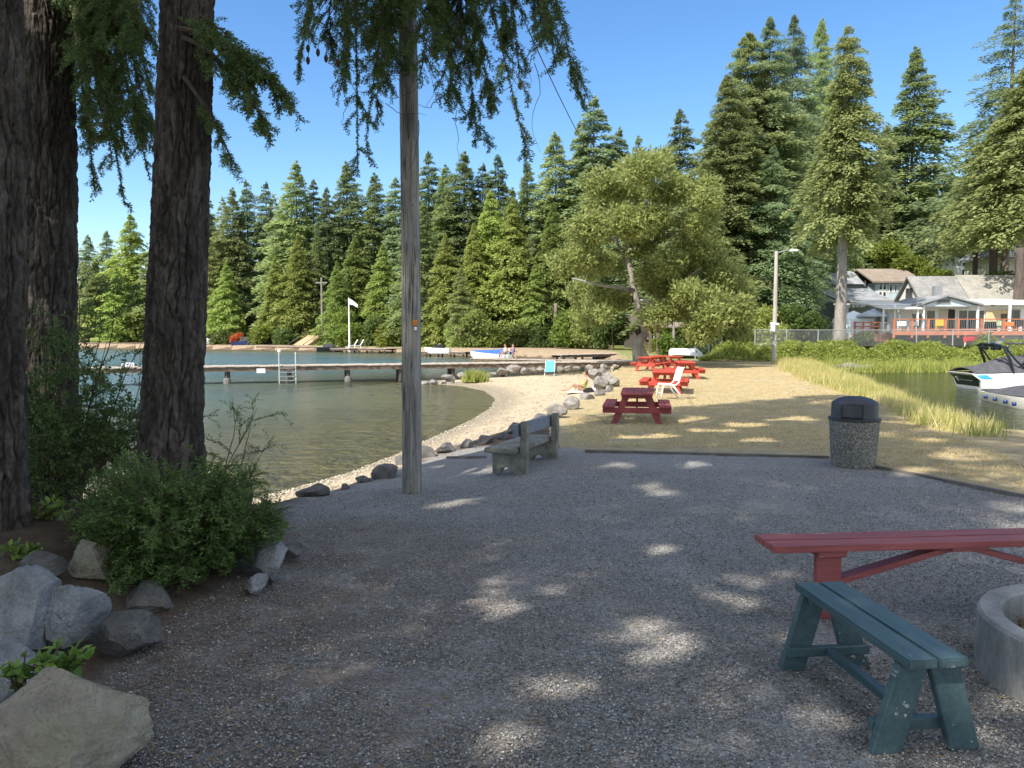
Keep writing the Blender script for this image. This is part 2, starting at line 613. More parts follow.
# ------------------------------------------------------------------ survey of the place
ZW = -1.1                                            # lake level; the camera stands 1.6 above the gravel
LAKE_N = [at(px, py, ZW) for px, py in ((-260, 478), (60, 486), (180, 494), (250, 499), (292, 489), (345, 474), (392, 456), (430, 438.5),
          (470, 420.5), (490, 408), (495, 399), (484, 391), (462, 386.5), (440, 384.5), (424, 383.5))]
LAKE_N = [(p.x, p.y) for p in LAKE_N]
P0 = at(424, 383.5, ZW)
CUL = [(P0.x - .3, P0.y + 2.2), (P0.x + 2.5, P0.y + 4.2), (P0.x + 8, P0.y + 8), (6.5, 53), (11, 60), (10.2, 70)]
CUL += [(p.x, p.y) for p in (at(600, 360.5, ZW), at(560, 359, ZW), at(500, 356.5, ZW), at(440, 355, ZW), at(395, 352.3, ZW), at(330, 351, ZW),
        at(262, 350.2, ZW), at(200, 349.4, ZW), at(90, 348, ZW), at(-150, 346.5, ZW))]
LAKE = LAKE_N + CUL + [(-420, 150), (-160, 8), (-30, 7)]
ROCKL = [(p.x, p.y) for p in (at(-260, 520, -.1), at(150, 520, -.1), at(262, 512, -.35), at(300, 497, -.42), at(345, 485, -.45), at(392, 469, -.45),
         at(430, 456, -.45), at(478, 441, -.45), at(520, 428, -.45), at(555, 410, -.46), at(583, 397, -.45), at(612, 391, -.45), at(598, 377, -.45), at(622, 367, -.45))]
ROCKL_Z = -.62
INLET = [(p.x, p.y) for p in (at(1200, 470, ZW), at(1024, 449, ZW), at(985, 441, ZW), at(940, 420, ZW), at(893, 396, ZW), at(850, 380, ZW), at(828, 374, ZW),
         at(838, 371, ZW), at(880, 370.3, ZW), at(950, 369.5, ZW), at(1040, 369, ZW), at(1400, 369, ZW))]
INLET += [(90, 40), (60, 14)]
GRAVEL = [(p.x, p.y) for p in (at(1250, 530, -.1), at(1024, 497, -.1), at(960, 484, -.12), at(880, 468, -.12), at(829, 458, -.12), at(760, 453.5, -.13), at(690, 452, -.14), at(600, 452, -.16),
          at(560, 450, -.2), at(520, 446, -.3), at(470, 447, -.4), at(430, 457, -.42), at(392, 470, -.42), at(345, 486, -.42), at(300, 498, -.4), at(285, 513, -.3),
          at(280, 548, -.15), at(245, 585, -.1), at(185, 612, -.05), at(140, 640, 0), at(105, 672, 0), at(95, 768, 0))]
GRAVEL += [(-1.5, 1), (-3, -4), (12, -4), (12, 5)]

def height(x, y):
    x, y = np.asarray(x, float), np.asarray(y, float)
    z = -.012 * np.clip(y, 0, 10) - .33 * sst(10, 18, y)
    z = z - .11 * np.clip(.9 - x, 0, 3.2) * sst(6, 10.5, y) * (1 - sst(11.5, 17, y))
    z = z + .05 * noise3(np.stack([x * .25, y * .25, 0 * x], -1).reshape(-1, 3)).reshape(x.shape) * sst(10, 14, y)
    # planting bed at the left
    bed = sst(1.5, .2, np.hypot((x + 3.6) / 1.5, (y - 5.6) / 2.2))
    z = z + .28 * bed
    # land beyond
    far = sst(66, 88, y)
    z = z + far * .9 * sst(10, 35, x) + np.clip(y - 80, 0, 120) * .17 * sst(12, 30, x)
    dl = dpoly(x, y, LAKE, True)
    inl = inpoly(x, y, LAKE)
    di = dpoly(x, y, INLET, True)
    ini = inpoly(x, y, INLET)
    dr = dpoly(x, y, ROCKL)
    beach = inpoly(x, y, LAKE_N + ROCKL[::-1]) | inpoly(x, y, BEACH_BACK)
    t = dl / np.maximum(dl + dr, 1e-6)
    zb = ZW + (ROCKL_Z - ZW) * np.clip(t * 1.05, 0, 1) ** .9
    zb = np.where(y > 40, ZW + .35 * sst(0, 5, dl), zb)
    z = np.where(beach, zb, z)
    nearbank = (~beach) & (~inl) & (y < 70)
    z = np.where(nearbank, ZW + (z - ZW) * sst(-.5, 1.6, dl), z)
    z = np.where(~ini, ZW + (z - ZW) * sst(-.25, 2.2, di), z)
    # far shore: low bank then rising wooded slope
    fs = (~inl) & (y > 70) & (x < 25)
    zz = ZW + .25 + .5 * sst(0, 3, dl) + np.clip(dl - 16, 0, 130) * .10 * sst(18, 2, x)
    k = sst(25, 12, x) * sst(66, 76, y)
    z = np.where(~inl, z * (1 - k) + np.minimum(zz, 16) * k, z)
    z = np.where(inl, ZW - .055 * dl ** 1.15 - .015, z)
    z = np.where(inl, np.maximum(z, ZW - 2.2), z)
    z = np.where(ini, np.maximum(ZW - .03 - .25 * di, ZW - 1.0), z)
    return z, beach, inl, ini

BEACH_BACK = [LAKE_N[-1], CUL[0], CUL[1], CUL[2], (6.5, 53), ROCKL[-1], ROCKL[-2]] + LAKE_N[::-1][:4][::-1][:0]
BEACH_BACK = [LAKE_N[-4], LAKE_N[-3], LAKE_N[-2], LAKE_N[-1], CUL[0], CUL[1], CUL[2], (6.5, 53), ROCKL[-1], ROCKL[-2]]

def hz(x, y):
    return float(height(np.array([x]), np.array([y]))[0][0])

def on(px, py, z0=-.2):
    """ground point under a pixel"""
    z = z0
    for _ in range(12):
        p = at(px, py, z)
        z = .5 * z + .5 * hz(p.x, p.y)
    return at(px, py, z)

# ------------------------------------------------------------------ ground
def ground_mat():
    m, N, L, P = newmat('ground')
    v = coords(N, L)
    def attr(n):
        a = N.new('ShaderNodeAttribute'); a.attribute_name = n
        return a.outputs['Fac']
    wob = tex(N, L, 'Noise', 2.3, 5, .65, v).outputs[0]
    wob2 = tex(N, L, 'Noise', 14, 3, .6, v).outputs[0]
    edge = math_(N, L, 'ADD', math_(N, L, 'MULTIPLY', math_(N, L, 'SUBTRACT', wob, .5), .9), math_(N, L, 'MULTIPLY', math_(N, L, 'SUBTRACT', wob2, .5), .5))
    def mask(n, soft=.12):
        s = math_(N, L, 'ADD', attr(n), edge)
        mr = N.new('ShaderNodeMapRange')
        L.new(s, mr.inputs[0])
        mr.inputs[1].default_value = .5 - soft
        mr.inputs[2].default_value = .5 + soft
        return mr.outputs[0]
    big = tex(N, L, 'Noise', .6, 4, .6, v).outputs[0]
    mid = tex(N, L, 'Noise', 3.2, 5, .65, v).outputs[0]
    fin = tex(N, L, 'Noise', 55, 3, .7, v).outputs[0]
    # gravel: small stones of many greys
    vo = tex(N, L, 'Voronoi', 80, vec=v)
    vo2 = tex(N, L, 'Voronoi', 160, vec=v)
    sep = N.new('ShaderNodeSeparateColor'); L.new(vo.outputs['Color'], sep.inputs[0])
    sep2 = N.new('ShaderNodeSeparateColor'); L.new(vo2.outputs['Color'], sep2.inputs[0])
    g1 = ramp(N, L, sep.outputs[0], [(0, (.10, .098, .094)), (.4, (.265, .26, .25)), (.8, (.42, .41, .39)), (.95, (.58, .565, .53)), (1, (.70, .68, .63))])
    g2 = ramp(N, L, sep2.outputs[1], [(0, (.10, .098, .094)), (.6, (.31, .303, .29)), (1, (.54, .525, .50))])
    grav = mixc(N, L, .45, g1, g2)
    warm = ramp(N, L, big, [(.42, (0, 0, 0)), (.66, (1, 1, 1))])
    grav = mixc(N, L, math_(N, L, 'MULTIPLY', warm, .35), grav, (.29, .245, .20))
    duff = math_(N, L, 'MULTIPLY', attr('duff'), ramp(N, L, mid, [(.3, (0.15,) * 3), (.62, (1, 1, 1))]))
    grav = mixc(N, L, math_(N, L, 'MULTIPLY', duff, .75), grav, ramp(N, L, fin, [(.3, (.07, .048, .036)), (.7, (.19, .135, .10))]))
    # beach: pale coarse sand and pebbles
    vb = tex(N, L, 'Voronoi', 26, vec=v)
    sb = N.new('ShaderNodeSeparateColor'); L.new(vb.outputs['Color'], sb.inputs[0])
    sand = ramp(N, L, sb.outputs[0], [(0, (.34, .27, .17)), (.5, (.50, .41, .28)), (.85, (.58, .49, .35)), (1, (.66, .58, .45))])
    sand = mixc(N, L, .5, sand, ramp(N, L, mid, [(.3, (.42, .33, .21)), (.7, (.62, .52, .36))]))
    wet = ramp(N, L, math_(N, L, 'ADD', attr('wet'), math_(N, L, 'MULTIPLY', math_(N, L, 'SUBTRACT', mid, .5), .3)), [(.3, (0, 0, 0)), (.75, (1, 1, 1))])
    sand = mixc(N, L, math_(N, L, 'MULTIPLY', wet, .8), sand, (.25, .22, .155))
    # lawn: dry straw with bare earth and some green
    straw = ramp(N, L, mid, [(.25, (.31, .24, .135)), (.5, (.46, .37, .21)), (.75, (.55, .46, .28))])
    straw = mixc(N, L, ramp(N, L, big, [(.5, (0, 0, 0)), (.75, (.6,) * 3)]), straw, (.34, .28, .13))
    straw = mixc(N, L, .5, straw, ramp(N, L, fin, [(.3, (.55,) * 3), (.7, (1.3,) * 3)]), 'MULTIPLY')
    straw = mixc(N, L, ramp(N, L, wob, [(.62, (0, 0, 0)), (.74, (.7,) * 3)]), straw, (.24, .18, .12))
    # soil, far banks
    soil = ramp(N, L, mid, [(.3, (.06, .042, .03)), (.6, (.14, .10, .07)), (.8, (.21, .155, .11))])
    bank = ramp(N, L, mid, [(.3, (.26, .19, .12)), (.7, (.40, .31, .21))])
    green = ramp(N, L, mid, [(.3, (.10, .14, .03)), (.7, (.22, .26, .07))])
    c = soil
    c = mixc(N, L, mask('lawn'), c, straw)
    c = mixc(N, L, mask('bank'), c, bank)
    c = mixc(N, L, mask('green'), c, green)
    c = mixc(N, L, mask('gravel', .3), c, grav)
    c = mixc(N, L, mask('beach', .3), c, sand)
    L.new(c, P.inputs['Base Color'])
    P.inputs['Roughness'].default_value = .9
    P.inputs['Specular IOR Level'].default_value = .2
    h = math_(N, L, 'SUBTRACT', 1, vo.outputs['Distance'])
    h = math_(N, L, 'ADD', h, math_(N, L, 'MULTIPLY', sep.outputs[1], .5))
    h = math_(N, L, 'ADD', h, math_(N, L, 'MULTIPLY', math_(N, L, 'SUBTRACT', 1, vo2.outputs['Distance']), .5))
    b1 = bump(N, L, h, .9, .012, P)
    bump(N, L, math_(N, L, 'ADD', mid, math_(N, L, 'MULTIPLY', wob2, .4)), .7, .05, P, b1)
    return m

def build_ground():
    # one fan-shaped sheet, fine near the viewer, running to the horizon; split into named patches
    na, nr = 760, 560
    ox, oy = 0.0, -7.0
    ang = np.linspace(R(-66), R(66), na)
    rr = np.concatenate([np.geomspace(4.5, 70, nr - 140), np.geomspace(71, 1500, 140)])
    A, RR = np.meshgrid(ang, rr)
    X = (ox + RR * np.sin(A)).ravel()
    Y = (oy + RR * np.cos(A)).ravel()
    Z, beach, inl, ini = height(X, Y)
    dg = dpoly(X, Y, GRAVEL, True)
    ing = inpoly(X, Y, GRAVEL)
    n3 = np.stack([X, Y, 0 * X], 1)
    Z = Z + np.where(ing, .012 * fbm(n3 * 1.3, 3) + .004 * noise3(n3 * 6), 0)
    Z = Z + np.where(beach & ~inl, .02 * fbm(n3 * .9, 3) + .008 * noise3(n3 * 4), 0) * sst(0, 1.5, dpoly(X, Y, LAKE, True))
    def soft(inside, d, w):
        return np.clip(.5 + np.where(inside, d, -d) / w, 0, 1)
    att = {}
    att['gravel'] = soft(ing, dg, .5)
    db = np.minimum(dpoly(X, Y, LAKE_N), dpoly(X, Y, ROCKL))
    bw = beach | (inl & (dpoly(X, Y, LAKE_N + CUL[:3]) < 9))
    att['beach'] = np.where(bw, np.clip(.5 + dpoly(X, Y, ROCKL) / .6, 0, 1), np.clip(.5 - dpoly(X, Y, ROCKL) / .6, 0, 1) * (Y > 9.5) * (Y < 48))
    att['beach'] = np.where(inl & ~bw, .35, att['beach'])
    dl = dpoly(X, Y, LAKE, True)
    att['wet'] = np.where(inl, 1, np.clip(1 - dl / (1.1 + .03 * Y), 0, 1) * (Y < 60))
    lawn = (~inl) & (~ini) & (Y > 6) & (Y < 62) & (X > .75) & (~beach)
    att['lawn'] = lawn * np.clip((62 - Y) / 6, 0, 1)
    farb = (~inl) & (Y > 64) & (X < 22) & (X > -95)
    att['bank'] = farb * np.clip(1.3 - dl / 14, 0, 1) * (X > -28) + (farb & (X <= -28)) * np.clip(1.1 - dl / 5, 0, 1)
    att['green'] = farb * ((X < -9) & (X > -30)) * np.clip((dl - 1.5) / 2, 0, 1) * np.clip(1.5 - dl / 30, 0, 1) + ((Y > 56) & (X > 10) & (~inl)) * .55
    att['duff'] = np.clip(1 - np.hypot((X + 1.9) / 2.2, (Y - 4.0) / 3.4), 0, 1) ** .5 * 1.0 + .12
    idx = np.arange(na * nr).reshape(nr, na)
    q = np.stack([idx[:-1, :-1], idx[:-1, 1:], idx[1:, 1:], idx[1:, :-1]], -1).reshape(-1, 4)
    qc = lambda a: a[q].mean(1)
    g, bch, lk = qc(att['gravel']), qc(bw.astype(float)), qc((inl | ini).astype(float))
    reg = np.where(g > .5, 0, np.where((bch > .5) & (lk < .5), 1, np.where(lk > .5, 2, np.where((qc(att['lawn']) > .5), 3, 4))))
    mat = ground_mat()
    for k, nm in enumerate(('gravel_ground', 'beach', 'lake_bed', 'lawn', 'ground')):
        f = q[reg == k]
        used, inv = np.unique(f.ravel(), return_inverse=True)
        me = fastmesh(nm, np.stack([X, Y, Z], 1)[used], inv.reshape(-1, 4)[:, ::-1] if False else inv.reshape(-1, 4))
        for an, av in att.items():
            a = me.attributes.new(an, 'FLOAT', 'POINT')
            a.data.foreach_set('value', av[used].astype(np.float32))
        tag(link(nm, me, mat, smooth=True), kind='structure')
build_ground()

# ground behind and beside the viewer (the wood where the shading trees stand)
mb = MB()
mb.box((-60, -60, -.6), (60, -2.5, -.08))
tag(mb.build('ground', rough_mat('wood_floor', (.05, .04, .03), (.13, .10, .07), 2, .95), None), kind='structure')

# ------------------------------------------------------------------ water
def water_mat(name, deep, shallow, clear, scale, strength):
    m, N, L, P = newmat(name)
    v = coords(N, L)
    a = N.new('ShaderNodeAttribute'); a.attribute_name = 'depth'
    murk = ramp(N, L, a.outputs['Fac'], [(0, (0, 0, 0)), (.08, (.10,) * 3), (.25, (.45,) * 3), (.6, (.85,) * 3), (1, (1, 1, 1))])
    col = ramp(N, L, a.outputs['Fac'], [(0, shallow), (.25, tuple((p + q) / 2 for p, q in zip(shallow, deep))), (.55, deep)])
    P.inputs['Base Color'].default_value = (*deep, 1)
    L.new(col, P.inputs['Base Color'])
    P.inputs['Roughness'].default_value = .06
    P.inputs['IOR'].default_value = 1.33
    n1 = tex(N, L, 'Noise', scale, 4, .55, coords(N, L, (.5, 1.0, 1)), )
    n1.inputs['Distortion'].default_value = 1.1
    n2 = tex(N, L, 'Noise', scale * 4.3, 3, .6, coords(N, L, (.6, 1.0, 1)))
    h = math_(N, L, 'ADD', n1.outputs[0], math_(N, L, 'MULTIPLY', n2.outputs[0], .30))
    calm = tex(N, L, 'Noise', .09, 2, .5, v)
    k = ramp(N, L, calm.outputs[0], [(.35, (.35,) * 3), (.65, (1, 1, 1))])
    h = math_(N, L, 'MULTIPLY', h, k)
    nb = bump(N, L, h, strength, .8, P)
    tr = N.new('ShaderNodeBsdfTransparent')
    tr.inputs[0].default_value = (*clear, 1)
    fr = N.new('ShaderNodeFresnel'); fr.inputs[0].default_value = 1.5
    L.new(nb, fr.inputs['Normal'])
    gl = N.new('ShaderNodeBsdfGlossy'); gl.inputs['Roughness'].default_value = .09
    L.new(nb, gl.inputs['Normal'])
    body = N.new('ShaderNodeMixShader')
    df = N.new('ShaderNodeBsdfDiffuse')
    L.new(col, df.inputs[0])
    L.new(murk, body.inputs[0]); L.new(tr.outputs[0], body.inputs[1]); L.new(df.outputs[0], body.inputs[2])
    mx = N.new('ShaderNodeMixShader')
    L.new(fr.outputs[0], mx.inputs[0]); L.new(body.outputs[0], mx.inputs[1]); L.new(gl.outputs[0], mx.inputs[2])
    L.new(mx.outputs[0], N['Material Output'].inputs[0])
    return m

def water_sheet(name, poly, mat, ox, oy, a0, a1, r0, r1):
    na, nr = 240, 220
    ang = np.linspace(R(a0), R(a1), na)
    rr = np.geomspace(r0, r1, nr)
    A, RR = np.meshgrid(ang, rr)
    X = (ox + RR * np.sin(A)).ravel(); Y = (oy + RR * np.cos(A)).ravel()
    ins = inpoly(X, Y, poly)
    d = dpoly(X, Y, poly, True)
    keepv = ins | (d < .9 + .02 * RR.ravel())
    idx = np.arange(na * nr).reshape(nr, na)
    q = np.stack([idx[:-1, :-1], idx[:-1, 1:], idx[1:, 1:], idx[1:, :-1]], -1).reshape(-1, 4)
    q = q[keepv[q].all(1)]
    used, inv = np.unique(q.ravel(), return_inverse=True)
    me = fastmesh(name, np.stack([X, Y, 0 * X + ZW], 1)[used], inv.reshape(-1, 4))
    a = me.attributes.new('depth', 'FLOAT', 'POINT')
    dep = np.where(ins, ZW - height(X, Y)[0], 0) / 2.2
    a.data.foreach_set('value', dep[used].astype(np.float32))
    return tag(link(name, me, mat, smooth=True), kind='structure')
water_sheet('lake_water', LAKE, water_mat('lake_water', (.07, .13, .15), (.20, .215, .11), (.88, .92, .76), 1.6, .8), 0, -2, -72, 30, 8, 420)
water_sheet('inlet_water', INLET, water_mat('inlet_water', (.05, .07, .025), (.11, .125, .04), (.75, .78, .45), 1.6, .16), 0, -4, 10, 66, 12, 140)
# ------------------------------------------------------------------ big trunks at the left
def bark_mat():
    m, N, L, P = newmat('furrowed_bark')
    v = coords(N, L, (1, 1, .28))
    n = tex(N, L, 'Noise', 9, 6, .68, v)
    g = tex(N, L, 'Noise', 46, 4, .65, coords(N, L, (1, 1, .5)))
    c = ramp(N, L, n.outputs[0], [(.28, (.028, .024, .021)), (.5, (.066, .057, .051)), (.68, (.12, .107, .096)), (.8, (.175, .16, .142))])
    c = mixc(N, L, .55, c, ramp(N, L, g.outputs[0], [(.3, (.55,) * 3), (.7, (1.25,) * 3)]), 'MULTIPLY')
    pa = N.new('ShaderNodeAttribute'); pa.attribute_name = 'plate'
    c = mixc(N, L, .8, c, ramp(N, L, pa.outputs['Fac'], [(.15, (.62, .56, .52)), (.5, (1, 1, 1)), (.85, (1.55, 1.5, 1.42))]), 'MULTIPLY')
    li = tex(N, L, 'Noise', 3.3, 5, .7)
    c = mixc(N, L, ramp(N, L, li.outputs[0], [(.63, (0, 0, 0)), (.7, (.55,) * 3)]), c, (.17, .175, .15))
    L.new(c, P.inputs['Base Color'])
    P.inputs['Roughness'].default_value = .92
    P.inputs['Specular IOR Level'].default_value = .15
    h = math_(N, L, 'ADD', n.outputs[0], math_(N, L, 'MULTIPLY', g.outputs[0], .4))
    bump(N, L, h, .8, .03, P)
    return m
M['bark'] = bark_mat()

def cell3(p):
    """cellular noise: F2-F1 and a random value of the nearest cell"""
    i = np.floor(p).astype(np.int64)
    f1 = np.full(len(p), 9.0); f2 = f1.copy(); val = np.zeros(len(p))
    for dx in (-1, 0, 1):
        for dy in (-1, 0, 1):
            for dz in (-1, 0, 1):
                j = i + np.array([dx, dy, dz])
                h = _perm[_perm[_perm[j[:, 0] & 255] + (j[:, 1] & 255)] + (j[:, 2] & 255)]
                o = j + .5 + .42 * _grad[h]
                d = np.linalg.norm(p - o, axis=1)
                k = d < f1
                f2 = np.where(k, f1, np.minimum(f2, d))
                val = np.where(k, h / 255.0, val)
                f1 = np.where(k, d, f1)
    return f2 - f1, val

def bark_trunk(name, parent, p0, p1, r0, r1, seed, nz=620, nt=230, flare=.35, plate=11.5):
    """a furrowed trunk from base p0 to p1 (local), deep vertical cracks modelled"""
    zz = np.linspace(0, 1, nz)
    th = np.linspace(0, 2 * np.pi, nt, endpoint=False)
    U, T = np.meshgrid(zz, th, indexing='ij')
    U, T = U.ravel(), T.ravel()
    p0, p1 = np.array(p0, float), np.array(p1, float)
    H = np.linalg.norm(p1 - p0)
    rad = r0 + (r1 - r0) * U + r0 * flare * np.exp(-U * H / .45)
    cs = np.stack([np.cos(T) * r0, np.sin(T) * r0, U * H * .33], 1) + seed
    w = cs + .035 * np.stack([noise3(cs * 3.1), noise3(cs * 3.1 + 40), noise3(cs * 3 + 80)], 1)
    w2 = cs + .022 * np.stack([fbm(cs * 9.0, 3), fbm(cs * 9.0 + 40, 3), fbm(cs * 9.0 + 80, 3)], 1)
    e1, c1 = cell3(w2 * np.array([1 / .066, 1 / .066, 1 / .15]))
    e2, c2 = cell3(w2 * np.array([1 / .024, 1 / .024, 1 / .016]) + 31)
    ridge = sst(0, .16, e1) * (.8 + .2 * sst(0, .18, e2))
    d = .030 * (ridge - 1) + .012 * (c1 - .5) + .006 * (c2 - .5) + .010 * fbm(cs * np.array([24, 24, 40.0]), 3) + .012 * noise3(cs * np.array([2, 2, 1.2]))
    rad = rad + d
    wob = .05 * r0 * np.stack([np.sin(U * 6 + seed), np.cos(U * 5 + seed * 2)], 1)
    c = p0 + (p1 - p0) * U[:, None]
    v = c.copy()
    v[:, 0] += np.cos(T) * rad + wob[:, 0]
    v[:, 1] += np.sin(T) * rad + wob[:, 1]
    idx = np.arange(nz * nt).reshape(nz, nt)
    nx = np.roll(idx, -1, axis=1)
    f = np.stack([idx[:-1], nx[:-1], nx[1:], idx[1:]], -1).reshape(-1, 4)
    o = link(name, fastmesh(name, v, f), M['bark'], parent, smooth=True)
    a = o.data.attributes.new('plate', 'FLOAT', 'POINT')
    a.data.foreach_set('value', (.55 * c2 + .45 * c1).astype(np.float32))
    return o

def upper_trunk(parent, p0, p1, r0, r1):
    mb = MB()
    mb.tube([p0, (Vector(p0) + Vector(p1)) / 2, p1], [r0, (r0 + r1) / 2, r1], 14)
    return mb.build('trunk', M['bark'], parent, smooth=True)

def crown_part(parent, name, mat, vf):
    return link(name, fastmesh(name, *vf), mat, parent)

# openings in the canopy through which the sun reaches the ground: (ground point, radius)
OPEN = [(on(px, py), q) for px, py, q in ((521, 623, .24), (499, 602, .20), (508, 612, .18), (566, 607, .18), (651, 626, .21), (668, 646, .22), (611, 637, .18), (663, 551, .27), (675, 550, .22), (554, 686, .2), (335, 714, .22), (350, 706, .18), (387, 667, .17), (315, 622, .16),
        (457, 503, .32), (440, 506, .26), (330, 516, .26), (310, 521, .24), (651, 487, .3), (664, 492, .26), (693, 464, .34), (618, 465, .3), (708, 592, .17), (748, 579, .18), (514, 741, .2), (480, 470, .3), (498, 468, .3), (745, 600, .16),
        (640, 437, .6), (655, 436, .6), (700, 431, .7), (745, 425, .7), (760, 440, .5), (800, 420, .8), (690, 420, .7), (730, 445, .4), (905, 470, .4), (950, 455, .5), (930, 440, .5))]
def prune(v, f, off):
    c = v.reshape(-1, 4, 3).mean(1) + np.array(off)
    S = np.array(SUN)
    keep = np.ones(len(c), bool)
    for p, q in OPEN:
        d = c - np.array(p)
        d = d - (d @ S)[:, None] * S
        w = .62 + .75 * noise3(d * (1.4 / q) + np.array(p) * 3.1)
        keep &= np.linalg.norm(d, axis=1) > q * (.85 if q >= .35 else .78) * np.clip(w + .15, .25, 1.2)
    k = int(keep.sum())
    return v.reshape(-1, 4, 3)[keep].reshape(-1, 3), np.arange(4 * k).reshape(-1, 4)

def shade_crown(seed, H, zb, Rm, nb=140, ns=235, ln=.27, wd=.08, gap=.22):
    return conifer_sprays(seed, H, zb, Rm, nb, ns, ln, wd, up=.1, droop=.3, hang=.35, power=.7, ragged=.35, gap=gap)

# trunk C: the big one across the lake view, leaning a little to the right
def near_tree(label, px_b, py_b, px_t, depth, r0, H, seed, crown, tiltz=6.5):
    b = atd(px_b, py_b, depth)
    b.z = hz(b.x, b.y) - .1
    q = atd(px_t, 0, depth + .1)
    t = thing('conifer_tree', label, 'tree', b, 0, 'big conifers in the planting bed')
    lean = (Vector(q) - b)
    slope = Vector((lean.x / lean.z, lean.y / lean.z))
    zt = 7.0
    top = (slope.x * zt, slope.y * zt, zt)
    bark_trunk('trunk', t, (0, 0, 0), top, r0, r0 * .74, seed)
    end = (top[0] + slope.x * (H - zt) * .5, top[1], H)
    upper_trunk(t, (top[0], top[1], zt - .02), end, r0 * .74, .05)
    if crown:
        v, f = shade_crown(seed, *crown[1:])
        v = v + np.array([top[0] * 1.1, top[1], 0])
        crown_part(t, 'crown', M['fir'], prune(v, f, b))
    return t, b

TC, bC = near_tree('dark furrowed trunk standing alone against the lake, behind the round bush', 171, 520, 185, 6.3, .240, 25, 11, ('c', 25, 8.8, 3.7))
TB, bB = near_tree('thick trunk with sunlit patches on its bark, tall shrub at its foot', 49, 500, 45, 7.6, .28, 27, 23, ('c', 27, 9.5, 3.0, 170, 230))
TA, bA = near_tree('dark trunk cut off at the left edge, beside the grey boulders', -5, 560, -4, 5.4, .185, 24, 37, ('c', 24, 9, 3.6))

# boughs that hang into view
def add_bough(tree, base, seed, start, end, rise, ntw, tl, sag, mat='near_fir', nd=(.009, .034, .0065, 3), rad=.02, bare=.25):
    wood, v, f = bough(seed, Vector(start) - base, Vector(end) - base, rise, ntw, tl, sag, nd, 0, rad, bare)
    w = wood.build('bough', M['twig'], tree)
    o = link('needles', fastmesh('needles', v, f), M[mat], w)
    return w

def top_of(b, z, side):
    return (b.x + side * .2, b.y, z)
rnd = random.Random(5)
# over the grey pole: limbs from trunk C sweep out above the view and droop into it
# main limbs cross over above the view; their side boughs spread every way and droop into it
hub = [Vector((-1.55, 7.9, 6.5)), Vector((-1.05, 8.3, 6.7)), Vector((-.75, 8.0, 6.5)), Vector((-.2, 8.2, 6.7))]
lm = MB()
lm.tube([(.2, .15, 6.3), hub[0] - bC, hub[1] - bC, hub[3] - bC], [.06, .045, .035, .015], 7)
lm.tube([(.2, .0, 6.0), Vector((-1.5, 7.3, 6.3)) - bC, hub[2] - bC, Vector((.5, 8.0, 6.6)) - bC], [.05, .04, .03, .012], 7)
lm.build('main_limbs', M['twig'], TC)
T1 = [  # (hub, tip px, tip py, depth, rise, twigs, twig length, sag)
    (0, 299, 66, 7.7, .35, 26, .42, 1.3), (0, 308, 18, 7.4, .3, 24, .5, 1.5), (0, 326, 44, 8.3, .3, 30, .5, 1.6), (0, 345, 92, 7.9, .3, 32, .55, 1.8), (1, 352, 24, 8.8, .2, 34, .6, 1.8), (1, 366, 140, 7.7, .2, 30, .5, 1.8), (1, 384, 70, 8.6, .2, 40, .6, 1.9), (0, 358, 176, 8.0, .3, 18, .36, 1.6),
    (1, 402, 30, 8.0, .2, 40, .6, 1.8), (1, 425, 62, 7.5, .2, 40, .55, 1.8), (2, 440, 22, 8.4, .2, 40, .6, 1.8), (2, 452, 112, 7.9, .3, 36, .55, 1.7), (2, 468, 60, 8.5, .25, 36, .6, 1.7), (2, 490, 100, 7.8, .3, 36, .5, 1.5), (2, 526, 152, 7.4, .45, 34, .42, 1.3), (3, 505, 40, 8.2, .3, 30, .5, 1.5),
    (3, 578, 92, 7.6, .55, 40, .5, 1.4), (3, 556, 66, 7.9, .5, 36, .5, 1.5), (3, 535, 14, 8.1, .3, 24, .5, 1.5), (3, 548, 40, 7.4, .4, 26, .5, 1.4), (2, 478, 140, 8.3, .3, 22, .45, 1.7), (3, 520, 84, 7.6, .4, 20, .4, 1.5), (1, 376, 104, 8.4, .2, 26, .5, 1.8)]
for k, (hb_, px, py, dp, rise, ntw, tl, sag) in enumerate(T1):
    add_bough(TC, bC, 100 + k, hub[hb_], atd(px, py, dp), rise, int(ntw * 1.15), tl * .85, sag * .5, nd=(.010, .032, .0085, 3), rad=.014, bare=.18)
# bare hanging twigs around the pole
mb = MB()
r_ = np.random.RandomState(3)
for k in range(26):
    p = atd(r_.uniform(340, 540), r_.uniform(30, 120), r_.uniform(7.2, 8.6))
    q = curve_pts(p - bC, (r_.normal() * .5, r_.normal() * .3, -.8), r_.uniform(.3, .9), .5, 9, r_, .28)
    mb.tube(q, list(np.linspace(.0045, .0015, len(q))), 3, cap=False)
mb.build('hanging_twigs', M['twig'], TC)
# fir cones
cone_me = None
for k, (px, py) in enumerate(((308, 48), (318, 52), (308, 60), (338, 62), (520, 85), (326, 58))):
    c = MB().lathe([(.004, .035), (.016, .02), (.021, -.005), (.016, -.03), (.004, -.045)], 9).mesh('cone') if cone_me is None else cone_me
    o = bpy.data.objects.new('cone', c)
    if cone_me is None:
        c.materials.append(rough_mat('cone_scales', (.05, .03, .02), (.11, .07, .045), 60, .9, bumpd=.004))
        cone_me = c
    COL.objects.link(o); o.parent = TC
    o.location = atd(px, py, 7.8) - bC
    MB().tube([(0, 0, .03), (.02, .01, .16), (.10, .02, .34), (.22, 0, .50)], [.003, .003, .004, .005], 4).build('stalk', M['twig'], o)
